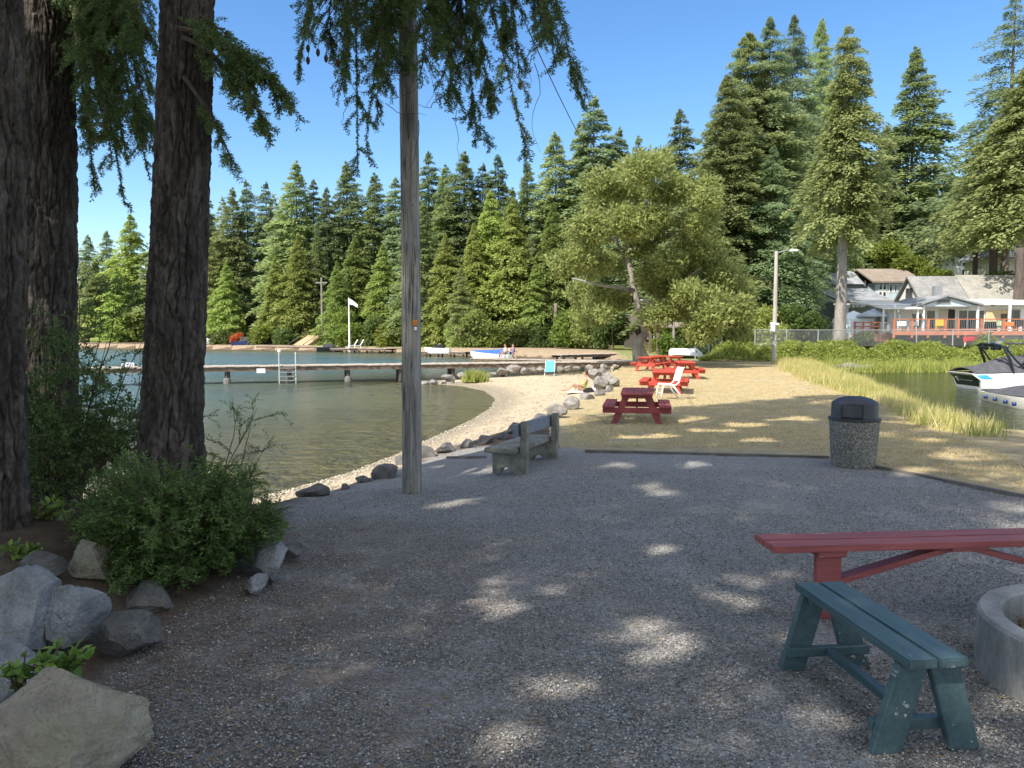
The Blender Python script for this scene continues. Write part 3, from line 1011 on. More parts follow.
# right of trunk C: one flat sunny bough, and its lower stub
add_bough(TC, bC, 140, (bC.x + .25, bC.y - .15, 3.95), atd(286, 96, 6.1), .22, 46, .34, .5, nd=(.010, .032, .0085, 3), bare=.2)
add_bough(TC, bC, 141, (bC.x + .25, bC.y - .1, 3.9), atd(268, 128, 6.0), .25, 36, .30, .7, nd=(.010, .032, .0085, 3), bare=.25)
add_bough(TC, bC, 142, (bC.x + .25, bC.y - .1, 3.6), atd(232, 160, 6.1), .1, 12, .25, 1.4, bare=.3)
add_bough(TC, bC, 143, (bC.x + .2, bC.y, 4.2), atd(252, 84, 6.3), .2, 30, .30, .5, nd=(.010, .032, .0085, 3), bare=.25)
# between B and C: long hanging boughs of B
T2 = [((118, 60), 7.2, 7.2, .7, 46, .8, 3), ((100, 110), 7.0, 7.0, .6, 46, .75, 3), ((135, 20), 7.6, 7.4, .7, 50, .8, 3), ((150, 90), 7.8, 7.2, .6, 44, .8, 3),
      ((112, 160), 6.9, 6.4, .5, 40, .6, 2.6), ((125, 205), 7.2, 6.0, .4, 24, .45, 2.2), ((90, 40), 7.9, 6.8, .5, 44, .8, 3), ((152, 140), 7.4, 6.8, .5, 30, .7, 3), ((95, 190), 7.6, 5.8, .3, 24, .45, 2.4), ((145, 40), 6.9, 7, .5, 44, .8, 3), ((108, 85), 7.5, 6.8, .5, 50, .85, 3), ((138, 115), 7.1, 6.6, .5, 46, .8, 3), ((92, 135), 7.7, 6.6, .5, 44, .7, 3), ((128, 165), 7.5, 6.2, .4, 34, .6, 2.6), ((116, 25), 7.0, 6.8, .4, 50, .85, 3), ((150, 180), 7.3, 6.2, .4, 20, .5, 2.6)]
for k, ((px, py), dp, zs, rise, ntw, tl, sag) in enumerate(T2):
    add_bough(TB, bB, 160 + k, (bB.x + .3, bB.y, zs), atd(px, py, dp), rise, ntw, tl * .62, sag * .42, nd=(.010, .032, .0085, 3), bare=.25)

# shading trees outside the view, behind and left of the viewer
SH = [(-8.3, -.2, 25, 6.5, 3.9, 1), (-5.6, -2.2, 27, 6.5, 4.4, 2), (-2.6, -3.8, 29, 7, 4.8, 3), (-9.2, -5.0, 30, 8, 4.6, 4), (-11.5, -4.2, 29, 9, 4.0, 5), (-4.8, -8.0, 32, 9, 5.2, 6), (1.4, -5.2, 29, 6.5, 4.8, 7), (4.5, -6.5, 30, 7, 4.6, 8)]
for k, (x, y, H, zb, Rm, sd) in enumerate(SH):
    t = thing('conifer_tree', ('tall shading conifer with a straight trunk left of the yard', 'tall shading conifer standing just behind the viewer to the left', 'broad conifer behind the viewer nearest the yard',
               'tallest conifer well behind the viewer', 'slim conifer farthest left of the yard', 'high crowned conifer deep in the wood behind', 'conifer straight behind the viewer', 'far back conifer of the wood behind')[k], 'tree', (x, y, min(hz(x, y), 0) - .1), 0, 'shade trees around the yard')
    trunk_mb(H * .98, .3, .04, sd, 12).build('trunk', M['bark_far'], t, smooth=True)
    crown_part(t, 'crown', M['fir'], prune(*shade_crown(50 + sd, H, zb, Rm), t.location))

# ------------------------------------------------------------------ rocks
def rock_mesh(seed, dims, sub=4, cuts=15, rough=.05, name='boulder'):
    bm = bmesh.new()
    bmesh.ops.create_icosphere(bm, subdivisions=sub, radius=1)
    v = np.array([q.co[:] for q in bm.verts])
    f = np.array([[w.index for w in q.verts] for q in bm.faces])
    bm.free()
    r = np.random.RandomState(seed)
    for _ in range(cuts):
        n = nrm(r.normal(size=3))
        d = .5 + .32 * r.rand()
        k = v @ n
        v = v - np.where(k > d, (k - d) * .985, 0)[:, None] * n
    v = v + nrm(v) * (rough * 1.0 * fbm(v * 2.2 + seed, 6) + rough * .5 * np.abs(noise3(v * 5 + seed)) + rough * .35 * noise3(v * 13 + seed))[:, None]
    v = v * np.array(dims)
    return fastmesh(name, v, f)

def rock_mat(name, a, b, c, moss=None):
    m, N, L, P = newmat(name)
    v = coords(N, L)
    n = tex(N, L, 'Noise', 5, 7, .65, v)
    g = tex(N, L, 'Noise', 70, 4, .7, v)
    cc = ramp(N, L, n.outputs[0], [(.3, a), (.5, b), (.7, c)])
    cc = mixc(N, L, .5, cc, ramp(N, L, g.outputs[0], [(.3, (.6,) * 3), (.7, (1.25,) * 3)]), 'MULTIPLY')
    vein = tex(N, L, 'Noise', 2.2, 8, .75, v)
    vein.inputs['Distortion'].default_value = 1.2
    cc = mixc(N, L, ramp(N, L, vein.outputs[0], [(.485, (0, 0, 0)), (.5, (.5,) * 3), (.515, (0, 0, 0))]), cc, tuple(x * .45 for x in a))
    if moss:
        cc = mixc(N, L, ramp(N, L, tex(N, L, 'Noise', 3, 5, .7, v).outputs[0], [(.5, (0, 0, 0)), (.66, (.6,) * 3)]), cc, moss)
    L.new(cc, P.inputs['Base Color'])
    P.inputs['Roughness'].default_value = .85
    P.inputs['Specular IOR Level'].default_value = .25
    bump(N, L, math_(N, L, 'ADD', n.outputs[0], math_(N, L, 'MULTIPLY', g.outputs[0], .4)), .95, .05, P)
    return m
M['rock_tan'] = rock_mat('tan_rock', (.23, .205, .16), (.36, .32, .25), (.45, .41, .33), (.26, .26, .17))
M['rock_blue'] = rock_mat('blue_grey_rock', (.19, .195, .20), (.31, .32, .325), (.44, .445, .45))
M['rock_dark'] = rock_mat('dark_rock', (.09, .088, .085), (.16, .155, .145), (.24, .23, .21))
M['rock_pale'] = rock_mat('pale_rock', (.45, .44, .42), (.6, .59, .56), (.7, .69, .66))
M['rock_shore'] = rock_mat('shore_rock', (.16, .145, .13), (.27, .25, .225), (.37, .34, .305))

def rock(label, px, py, d, dims, mat, seed, z=None, rz=0.0, group='boulders edging the planting bed', cuts=17):
    p = atd(px, py, d)
    o = link('boulder', rock_mesh(seed, dims, 6 if d < 7 else 4, cuts), M[mat], smooth=True)
    o.data.set_sharp_from_angle(angle=R(24))
    o.location = p
    o.rotation_euler = (0, 0, rz)
    tag(o, label, 'boulder', group)
    return o
rock('large tan boulder with a flat sloping face, lowest at the left corner', 44, 738, 2.72, (.42, .40, .29), 'rock_tan', 3, rz=.4)
rock('big blue-grey boulder with a sharp ridge beside the dark trunk', 24, 618, 3.7, (.21, .26, .24), 'rock_blue', 8, rz=.3)
rock('narrow grey boulder wedged right of the ridged blue-grey one', 72, 612, 3.8, (.13, .22, .20), 'rock_blue', 12, rz=-.3)
rock('grey boulder at the left edge, just above the large tan one', 12, 672, 3.25, (.165, .2, .16), 'rock_blue', 15, rz=.2)
rock('small rounded grey boulder alone on the gravel below the bush', 129, 633, 3.85, (.175, .17, .155), 'rock_dark', 21, rz=.5)
rock('dark bluish boulder half under the round bush', 148, 604, 4.45, (.19, .2, .13), 'rock_dark', 26)
rock('smooth tan boulder sheltered between trunk and bush', 92, 562, 4.7, (.19, .2, .16), 'rock_tan', 31, rz=.2)
rock('blue-grey flat topped boulder at the right end of the bush', 268, 562, 5.05, (.15, .2, .17), 'rock_blue', 36, rz=.6)
rock('small pale stone at the bush foot on the gravel', 256, 584, 4.75, (.085, .1, .075), 'rock_blue', 41)
rock('low brown stone at the right tip of the bed', 291, 549, 5.5, (.10, .13, .07), 'rock_dark', 44)
rock('dark boulder in deep shade behind the tan one', 46, 566, 4.5, (.14, .15, .1), 'rock_dark', 47)
# rocks along the beach edge, from the bush to the concrete bench
SR = [(313, 494, 9.9, .24, 'rock_dark', 'low brown rock at the left end of the beach edge'), (346, 487, 10.3, .10, 'rock_dark', 'small dark stone between low rocks on the beach edge'), (364, 480, 10.6, .14, 'rock_dark', 'dark pointed stone left of the grey pole'),
      (386, 475, 10.5, .30, 'rock_dark', 'big grey rock just left of the grey pole'), (401, 461, 11.7, .22, 'rock_dark', 'upright dark rock half behind the grey pole'), (427, 455, 12.2, .26, 'rock_dark', 'dark rock just right of the grey pole'),
      (446, 450, 12.8, .27, 'rock_dark', 'dark rounded rock beside the edging board'), (466, 446, 13.3, .2, 'rock_dark', 'low rock midway between pole and bench'), (484, 441, 13.8, .24, 'rock_dark', 'flat grey rock left of the concrete bench'),
      (503, 437, 14.3, .2, 'rock_dark', 'small grey rock near the bench seat end'), (518, 431, 14.8, .3, 'rock_dark', 'dark rock behind the near bench post'), (540, 421, 15.6, .34, 'rock_dark', 'broad dark rock behind the bench back'),
      (556, 411, 18.5, .38, 'rock_shore', 'grey rock beyond the bench on the beach slope'), (572, 404.5, 20.5, .4, 'rock_shore', 'flat grey rock where beach meets straw lawn'), (587, 397.5, 23.5, .45, 'rock_shore', 'grey slab just below the sunbather'),
      (599, 394, 25, .35, 'rock_shore', 'light rock right of the sunbather'), (609, 388, 27, .30, 'rock_shore', 'pale square rock at the lawn corner of the rock pile'), (600, 384, 28.5, .55, 'rock_shore', 'large grey rock in the pile beside the sunbather'),
      (608, 378, 31, .5, 'rock_shore', 'upper grey rock of the pile near the sunbather'), (594, 375, 32, .5, 'rock_shore', 'dark topped rock at the back of the pile'), (613, 383, 29, .4, 'rock_shore', 'rightmost rock of the pile beside the lawn'), (602, 371.5, 35, .45, 'rock_shore', 'farthest rock of the pile beside the lawn')]
for k, (px, py, d, s, mt, lb) in enumerate(SR):
    rr = random.Random(k)
    s *= .72 if d < 17 else .68
    o = rock(lb, px, py, d, (s * rr.uniform(.9, 1.3), s * rr.uniform(.8, 1.1), s * rr.uniform(.65, .9)), mt, 60 + k, rz=rr.random() * 3, group='rocks along the beach edge', cuts=15)
    if d < 17:
        q = on(px, py + 2, -.25); o.location = (q.x, q.y, hz(q.x, q.y) + s * .28)
# rocks of the point and under the dock
PR = [(426, 383.5, .55), (434, 383, .5), (442, 384, .5), (450, 383.5, .6), (458, 384, .5), (452, 379, .5), (447, 377, .55), (465, 379.5, .45), (462, 376, .55), (484, 377, .6), (491, 374, .55), (502, 371.5, .75), (514, 369.5, .75), (524, 371.5, .6), (533, 370, .6), (541, 369.5, .55), (560, 369.5, .5), (568, 368, .55),
      (576, 368, .45), (590, 367, .5), (604, 366.5, .45), (616, 366, .45)]
PL = ['rock at the tip of the rocky point in the lake', 'second rock of the rocky point, beside its tip']
for k, (px, py, s) in enumerate(PR):
    rr = random.Random(300 + k)
    d = 40 if px < 470 else 42
    lb = ['flat rock at the lake tip of the rocky point', 'low rock just inside the tip of the rocky point', 'pale rock midway along the rocky point', 'dark edged rock standing on the rocky point', 'rock at the root of the point beside the sand', 'rounded rock behind the rocky point', 'dark upright rock behind the rocky point',
          'rock in front of the yellow-green tuft', 'rock behind the yellow-green tuft', 'rock right of the yellow-green tuft', 'small rock between tuft and large pale rocks', 'large pale rock under the boardwalk', 'large rounded rock under the boardwalk right of the pale one', 'brown rock under the boardwalk left of the blue chair',
          'grey rock under the boardwalk close to the blue chair', 'rock partly hidden behind the blue chair', 'rock just right of the blue chair', 'second rock right of the blue chair', 'low stone at the sand below the boardwalk', 'stone near the boardwalk end', 'small stone nearest the gnarled tree', 'last low stone before the gnarled tree'][k]
    rock(lb, px, py, d, (s * .56 * rr.uniform(.9, 1.2), s * .55, s * .5 * rr.uniform(.6, .8)), 'rock_shore', 400 + k, rz=rr.random() * 3, group='rocks under the boardwalk', cuts=15)
for k, (px, py, s) in enumerate(((836, 368, .7), (844, 368.5, .6), (852, 368, .8), (861, 368.5, .7), (868, 367.5, .6))):
    rock(('leftmost grey rock at the head of the inlet', 'second grey rock at the inlet head', 'largest grey rock at the head of the inlet', 'grey rock right of the largest at the inlet head', 'rightmost grey rock at the head of the inlet')[k], px, py, 52.5, (s, s * .8, s * .55), 'rock_shore', 500 + k, group='rocks at the inlet head')

for k, (px, py, s) in enumerate(((203, 341, 1.0), (210, 342.5, .8), (217, 341.5, 1.1), (225, 342.5, .8))):
    rock(('leftmost pale boulder on the far shore beside the dark trunk', 'small pale boulder second from the dark trunk on the far shore', 'largest pale boulder of the four on the far shore', 'pale boulder nearest the blue boat on the far shore')[k], px, py, 126, (s * 1.3, s, s * .75), 'rock_pale', 560 + k, group='pale boulders on the far shore')

# ------------------------------------------------------------------ bushes by the trunks
def needle_bush(name, label, cat, base, spread, nst, L, seed, mat, nd, group=None, up=.5, sag=.6, twigs=16, tl=.3, sub=5, reach=None):
    t = thing(name, label, cat, base, 0, group)
    r = np.random.RandomState(seed)
    wood, lines = MB(), []
    for k in range(nst):
        a = r.rand() * 6.283
        o = np.array([math.cos(a) * spread[0] * r.rand() * .5, math.sin(a) * spread[1] * r.rand() * .5, 0])
        e = r.rand() ** .6
        d = np.array([math.cos(a) * spread[0] * e, math.sin(a) * spread[1] * e, up * (1.15 - .6 * e)])
        LL = L * (.7 + .5 * r.rand()) * (np.linalg.norm(d) / max(spread[0], up))
        q = curve_pts(o, d, LL, sag, 9, r, .09)
        wood.tube(q, list(np.linspace(.012, .003, len(q))), 4, cap=False)
        lines.append(q[5:])
        for m in range(twigs):
            u = .15 + .85 * r.rand()
            i = min(8, int(u * 9))
            tg = nrm(q[i + 1] - q[i])
            sd = nrm(np.cross(tg, r.normal(size=3) + np.array([0, 0, 1.0])))
            w = curve_pts(q[i], tg * .7 + sd * (1 if r.rand() > .5 else -1) * .8 + r.normal(size=3) * .2, tl * (.5 + .8 * r.rand()), .35, 5, r, .1)
            lines.append(w)
            wood.tube(w, list(np.linspace(.004, .0015, len(w))), 3, cap=False)
            for n in range(sub):
                j = min(4, int(r.rand() * 5))
                tg2 = nrm(w[j + 1] - w[j])
                sd2 = nrm(np.cross(tg2, r.normal(size=3)))
                lines.append(curve_pts(w[j], tg2 * .8 + sd2 * .7, tl * (.25 + .3 * r.rand()), .2, 3, r, .1))
    wood.build('branches', M['twig'], t)
    v, f = needles(lines, nd[0], nd[1], nd[2], nd[3], seed + 1, fwd=.6, flat=nd[4])
    link('foliage', fastmesh('foliage', v, f), M[mat], t)
    return t
pb = atd(186, 592, 5.0); pb.z = hz(pb.x, pb.y) + .02
needle_bush('evergreen_bush', 'dense round evergreen bush sprawling over the boulders below the trunk', 'bush', pb, (.45, .42), 90, .68, 7, 'yew', (.010, .026, .0095, 2, True), up=.72, sag=.7, twigs=15, tl=.17, sub=4)
pb2 = atd(136, 570, 5.4); pb2.z = hz(pb2.x, pb2.y) + .02
needle_bush('evergreen_bush', 'lower evergreen bush filling the gap left of the round one', 'bush', pb2, (.30, .34), 42, .46, 17, 'yew', (.010, .020, .0075, 2, True), up=.55, sag=.65, twigs=14, tl=.16, sub=4)
pt = atd(232, 560, 5.4); pt.z = hz(pt.x, pt.y)
t = needle_bush('juniper_shrub', 'feathery upswept juniper sprays reaching right over the beach', 'bush', pt, (.34, .3), 20, .66, 27, 'yew', (.009, .018, .006, 2, False), up=.62, sag=.25, twigs=16, tl=.15, sub=3)
# tall thin-leaved shrubs at the trunks
def twig_shrub(label, base, H, spread, seed, nst, mat, ln, wd, dens, twigs=9, tl=.4, name='shrub', lean=(0, 0)):
    t = thing(name, label, 'shrub', base)
    r = np.random.RandomState(seed)
    wood, lines = MB(), []
    for k in range(nst):
        a = r.rand() * 6.283
        q = curve_pts((math.cos(a) * .12, math.sin(a) * .12, 0), (math.cos(a) * spread / H + lean[0], math.sin(a) * spread / H + lean[1], 1), H * (.65 + .4 * r.rand()), .12, 12, r, .08)
        wood.tube(q, list(np.linspace(.011, .002, len(q))), 4, cap=False)
        for m in range(twigs):
            u = .2 + .8 * r.rand()
            i = min(11, int(u * 12))
            d = nrm(q[i + 1] - q[i]) * .7 + nrm(r.normal(size=3)) * .8
            w = curve_pts(q[i], d, tl * (.5 + .8 * r.rand()), .3, 6, r, .12)
            wood.tube(w, list(np.linspace(.004, .0012, len(w))), 3, cap=False)
            lines.append(w)
            for n in range(4):
                j = min(5, int(r.rand() * 6))
                lines.append(curve_pts(w[j], nrm(w[j + 1] - w[j]) + nrm(r.normal(size=3)) * .9, tl * .35 * (.5 + r.rand()), .3, 3, r, .12))
    wood.build('branches', M['twig'], t)
    v, f = needles(lines, dens, ln, wd, 2, seed + 1, fwd=.5)
    link('foliage', fastmesh('foliage', v, f), M[mat], t)
    return t
def gp(px, d, dz=0.0):
    p = atd(px, 500, d); p.z = hz(p.x, p.y) + dz
    return p
twig_shrub('tall fine leaved shrub climbing in front of the sun-patched trunk', gp(62, 6.6), 2.15, .34, 3, 17, 'yew', .028, .013, .016, 11, .32)
twig_shrub('dark low shrub at the foot of the sun-patched trunk', gp(50, 6.2), 1.0, .45, 13, 16, 'near_fir', .03, .014, .015, 12, .3)
twig_shrub('thin bare stemmed shrub with sparse leaves between the two big trunks', gp(104, 8.2), 2.5, .5, 5, 7, 'near_fir', .026, .012, .03, 8, .42)
twig_shrub('wispy shrub showing at the right side of the dark trunk', gp(203, 7.8), 1.9, .34, 9, 6, 'near_fir', .024, .008, .012, 10, .36, lean=(.03, 0))
# broadleaved plants
def broad_plant(name, label, base, H, spread, nst, seed, ln, wd, mat='salal'):
    t = thing(name, label, 'plant', base)
    r = np.random.RandomState(seed)
    wood = MB(); C, D, Nn = [], [], []
    for k in range(nst):
        a = r.rand() * 6.283
        q = curve_pts((0, 0, 0), (math.cos(a) * spread / H, math.sin(a) * spread / H, 1), H * (.5 + .6 * r.rand()), .2, 6, r, .1)
        wood.tube(q, list(np.linspace(.006, .0025, len(q))), 4, cap=False)
        for m in range(9):
            u = .25 + .75 * r.rand(); i = min(5, int(u * 6))
            C.append(q[i] + (q[i + 1] - q[i]) * r.rand())
            D.append(nrm(r.normal(size=3) + np.array([0, 0, .4])))
            Nn.append(r.normal(size=3) * .4 + np.array([0, 0, 1.0]))
    wood.build('stems', M['twig'], t)
    C, D, Nn = map(np.array, (C, D, Nn))
    n = len(C)
    # each leaf: 6 triangles folded along the midrib
    s = nrm(np.cross(nrm(D), Nn)); D = nrm(D); up = np.cross(s, D)
    l = (ln * (.7 + .6 * r.rand(n)))[:, None]; w = (wd * (.7 + .6 * r.rand(n)))[:, None]
    P_ = [C, C + D * l * .3 + s * w * .45 + up * w * .16, C + D * l * .7 + s * w * .38 + up * w * .12, C + D * l - up * w * .1, C + D * l * .7 - s * w * .38 + up * w * .12, C + D * l * .3 - s * w * .45 + up * w * .16, C + D * l * .5]
    v = np.stack(P_, 1).reshape(-1, 3)
    o = (np.arange(n) * 7)[:, None]
    f = np.concatenate([o + np.array([[a_, b_, 6]]) for a_, b_ in ((0, 1), (1, 2), (2, 3), (3, 4), (4, 5), (5, 0))])
    link('leaves', fastmesh('leaves', v, f), M[mat], t)
    return t
broad_plant('broadleaf_shrub', 'broad leaved shrub silhouetted against the lake left of the dark trunk', gp(118, 7.0), 1.35, .4, 13, 4, .11, .075, 'near_fir')
p = atd(60, 682, 2.98); broad_plant('leafy_plant', 'fresh green leafy sprig sprouting behind the large tan boulder', p, .15, .10, 14, 5, .055, .032)
p = atd(18, 695, 2.9); broad_plant('leafy_plant', 'small light green sprig at the left edge among boulders', p, .16, .05, 8, 6, .045, .028)
p = gp(22, 4.75, 0); broad_plant('leafy_plant', 'small leafy ground plant at the foot of the cut-off trunk', p, .16, .2, 12, 8, .05, .03)
p = gp(40, 5.6, 0); broad_plant('leafy_plant', 'yellow-green leafy plant in the sun patch behind the boulders', p, .25, .3, 12, 9, .06, .035)
# ------------------------------------------------------------------ things in the yard
M['green_paint'] = rough_mat('green_paint', (.045, .085, .092), (.078, .13, .14), 14, .45, (1, .09, 1), .005, 50, spec=.45, patch=((.58, .58, .54), 16, .635))
M['red_paint'] = rough_mat('faded_red_paint', (.25, .06, .06), (.39, .115, .11), 14, .55, (.09, 1, 1), bumpd=.005, fine=50, spec=.35, patch=((.42, .34, .30), 18, .645))
M['maroon_paint'] = rough_mat('maroon_paint', (.22, .04, .045), (.30, .06, .062), 5, .5, bumpd=.002, spec=.35)
M['orange_red'] = rough_mat('orange_red_paint', (.40, .05, .035), (.50, .08, .05), 4, .5, bumpd=.002, spec=.35)
M['concrete'] = rough_mat('concrete', (.15, .15, .14), (.27, .27, .255), 5, .9, (1, 1, .35), .008, 70, (.36, .36, .34))
M['old_concrete'] = rough_mat('mossy_concrete', (.12, .115, .095), (.23, .22, .185), 6, .92, bumpd=.012, fine=50, c3=(.31, .295, .25))
M['slat_grey'] = rough_mat('grey_board', (.16, .175, .21), (.23, .25, .29), 5, .7, (1, 1, 1), .003, 40)
M['black_plastic'] = plain('dark_plastic', (.035, .035, .042), .45)
M['pole_wood_plain'] = rough_mat('weathered_pole', (.16, .15, .145), (.33, .31, .29), 8, .85, (1, 1, .06), .02, 34, (.50, .46, .40), patch=((.05, .045, .04), 6, .66))
def pole_mat():
    m, N, L, P = newmat('weathered_pole_wood')
    v = coords(N, L, (1, 1, .05))
    grain = tex(N, L, 'Noise', 34, 5, .7, v)
    c = ramp(N, L, grain.outputs[0], [(.3, (.10, .095, .09)), (.5, (.24, .228, .215)), (.72, (.42, .395, .36))])
    big = tex(N, L, 'Noise', 2.2, 4, .6, coords(N, L, (1, 1, .6)))
    c = mixc(N, L, ramp(N, L, big.outputs[0], [(.46, (0, 0, 0)), (.68, (.75,) * 3)]), c, (.46, .41, .34))
    c = mixc(N, L, ramp(N, L, tex(N, L, 'Noise', 1.7, 5, .6, coords(N, L, (1, 1, .5))).outputs[0], [(.54, (0, 0, 0)), (.7, (.7,) * 3)]), c, (.13, .125, .125))
    cr = tex(N, L, 'Noise', 17, 3, .5, coords(N, L, (1, 1, .028)))
    k = ramp(N, L, cr.outputs[0], [(.478, (0, 0, 0)), (.496, (1, 1, 1)), (.504, (1, 1, 1)), (.522, (0, 0, 0))])
    c = mixc(N, L, math_(N, L, 'MULTIPLY', k, .8), c, (.035, .03, .028))
    st = tex(N, L, 'Voronoi', 7, vec=coords(N, L, (1, 1, .8)))
    c = mixc(N, L, ramp(N, L, st.outputs['Distance'], [(.035, (.9,) * 3), (.075, (0, 0, 0))]), c, (.05, .04, .035))
    L.new(c, P.inputs['Base Color']); P.inputs['Roughness'].default_value = .88; P.inputs['Specular IOR Level'].default_value = .15
    b = bump(N, L, grain.outputs[0], .7, .012, P)
    bump(N, L, math_(N, L, 'SUBTRACT', 1, k), .8, .015, P, b)
    return m
M['pole_wood'] = pole_mat()
M['board'] = rough_mat('weathered_board', (.10, .085, .075), (.22, .19, .165), 6, .9, (1, .4, 1), .008, 40)
M['white'] = plain('white_paint', (.78, .78, .76), .45)
M['off_white'] = rough_mat('off_white', (.62, .62, .60), (.78, .78, .76), 2, .6, bumpd=0)
M['metal'] = plain('grey_metal', (.38, .39, .40), .4, metal=.7)
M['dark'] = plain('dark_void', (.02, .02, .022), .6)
M['ash'] = rough_mat('ash', (.03, .03, .03), (.16, .15, .14), 14, .95, bumpd=.02, fine=60)
M['straw'] = leaf_mat('straw', (.20, .13, .06), (.34, .23, .11), (.12, .08, .05), transl=.1, objvar=0)

def frame_at(root_loc, heading):
    """local frame: x across, y along heading"""
    return math.atan2(-heading.x, heading.y)

# --- small dark green bench
pa = (at(905, 660, .36) + at(967, 655, .36)) / 2
pz = (at(795, 585, .36) + at(845, 581, .36)) / 2
hd = (pz - pa); Lg = hd.length
mid = (pa + pz) / 2
gb = thing('wooden_bench', 'small dark green plank bench with chipped paint, in front of the fire ring', 'bench', (mid.x, mid.y, hz(mid.x, mid.y)), frame_at(None, hd))
SHT = .36 - hz(mid.x, mid.y)
W = .122
for s in (-1, 1):
    MB().box((s * .064 - W / 2, -Lg / 2 - .02, SHT - .036), (s * .064 + W / 2, Lg / 2 + .02, SHT)).build('seat_plank', M['green_paint'], gb, .006, seg=2)
for e in (-1, 1):
    y = e * (Lg / 2 - .055)
    for s in (-1, 1):
        mb = MB()
        zt = SHT - .038
        top, bot = (s * .062, y, zt), (s * .175, y, -.03)
        hw, th = .062, .019
        v = []
        for (cx, cy, cz) in (top, bot):
            for dx, dy in ((-hw, -th), (hw, -th), (hw, th), (-hw, th)):
                v.append((cx + dx, cy + dy, cz))
        mb.add(v, [(0, 1, 2, 3), (7, 6, 5, 4), (0, 4, 5, 1), (1, 5, 6, 2), (2, 6, 7, 3), (3, 7, 4, 0)])
        mb.build('leg', M['green_paint'], gb, .004)
    yi = y - e * .0385
    MB().box((-.205, yi - .019, .075), (.205, yi + .019, .12)).build('crossbar', M['green_paint'], gb, .004)
    MB().box((-.10, yi - .019, SHT - .075), (.10, yi + .019, SHT - .039)).build('cleat', M['green_paint'], gb, .003)
MB().box((-.022, -Lg / 2 + .115, .08), (.022, Lg / 2 - .115, .118)).build('stretcher', M['green_paint'], gb, .004)

# --- long faded red bench
rl, rr_ = at(764, 540.5, .40), at(1024, 534, .40)
hd = (rr_ - rl).normalized()
LR = 2.36
mid = rl + hd * (LR / 2)
rb = thing('wooden_bench', 'long faded red plank bench with angled braces, behind the green bench', 'bench', (mid.x, mid.y, hz(mid.x, mid.y)), math.atan2(hd.y, hd.x))
SHT = .40 - hz(mid.x, mid.y)
for s in (-1, 1):
    MB().box((-LR / 2, s * .071 - .0685, SHT - .038), (LR / 2, s * .071 + .0685, SHT)).build('seat_plank', M['red_paint'], rb, .006, seg=2)
for e in (-1, 1):
    x = e * (LR / 2 - .36)
    MB().box((x - .075, -.07, -.04), (x + .075, -.03, SHT - .078)).build('leg', M['red_paint'], rb, .004)
    MB().box((x - .085, -.11, SHT - .077), (x + .085, .13, SHT - .0385)).build('cleat', M['red_paint'], rb, .003)
    MB().bar((x - e * .06, 0, SHT - .25), (e * .06, 0, SHT - .065), .085, .035).build('brace', M['red_paint'], rb, .003)
MB().box((-.11, -.12, SHT - .062), (.11, .12, SHT - .0385)).build('cleat', M['red_paint'], rb, .003)

# --- concrete fire ring
fc = Vector((2.88, 3.45, 0)); fc.z = hz(fc.x, fc.y)
fr = thing('fire_ring', 'round grey concrete fire ring at the right edge beside the green bench', 'fire pit', fc)
prof = [(.64, -.06), (.645, .0), (.64, .272), (.628, .288), (.545, .288), (.532, .272), (.53, .02)]
MB().lathe(prof, 96).build('ring', M['concrete'], fr, smooth=R(22))
mbx = MB()
vv = [(0, 0, .13)] + [(q * math.cos(k * .2618), q * math.sin(k * .2618), .10 + .03 * math.sin(k * 1.7 + q * 9)) for q in (.2, .38, .529) for k in range(24)]
ff = [(0, 1 + k, 1 + (k + 1) % 24) for k in range(24)] + [(1 + j * 24 + k, 1 + j * 24 + 24 + k, 1 + j * 24 + 24 + (k + 1) % 24, 1 + j * 24 + (k + 1) % 24) for j in range(2) for k in range(24)]
mbx.add(vv, ff).build('ash_bed', M['ash'], fr, smooth=True)
r_ = np.random.RandomState(8)
n = 2600
a = r_.rand(n) * 6.283; q = r_.rand(n) ** .5
c = np.stack([-.24 + .24 * q * np.cos(a), .12 + .24 * q * np.sin(a), .14 + .17 * (1 - q ** 2) * r_.rand(n)], 1)
v, f = leaves(c, r_.normal(size=(n, 3)) * np.array([1, 1, .4]), r_.normal(size=(n, 3)), .05 + .05 * r_.rand(n), .006)
o = link('straw_heap', fastmesh('straw_heap', v, f), M['straw'])
o.location = fc
tag(o, 'heap of dry brown straw and needles lying inside the fire ring', 'straw')
lg = MB().tube([(-.36, .16, .15), (.0, .22, .19), (.3, .12, .17)], [.035, .04, .03], 9)
o = lg.build('charred_log', M['ash'], None, smooth=True); o.location = fc
tag(o, 'charred log lying across the ash inside the fire ring', 'log')

# --- litter bin
tc = on(853, 466, -.1)
tb = thing('litter_bin', 'round pebble concrete litter bin with dark domed lid, at the gravel edge', 'bin', tc)
def aggregate():
    m, N, L, P = newmat('exposed_aggregate')
    vo = tex(N, L, 'Voronoi', 95, vec=coords(N, L))
    sp = N.new('ShaderNodeSeparateColor'); L.new(vo.outputs['Color'], sp.inputs[0])
    c = ramp(N, L, sp.outputs[0], [(0, (.07, .066, .056)), (.45, (.16, .153, .135)), (.8, (.24, .228, .195)), (.95, (.36, .335, .29)), (1, (.55, .51, .44))])
    L.new(c, P.inputs['Base Color']); P.inputs['Roughness'].default_value = .85
    bump(N, L, math_(N, L, 'SUBTRACT', 1, vo.outputs['Distance']), .8, .008, P)
    return m
M['aggregate'] = aggregate()
MB().lathe([(.25, -.03), (.262, .0), (.268, .04), (.296, .50), (.304, .585), (.30, .602), (.24, .604)], 64).build('body', M['aggregate'], tb, smooth=R(40))
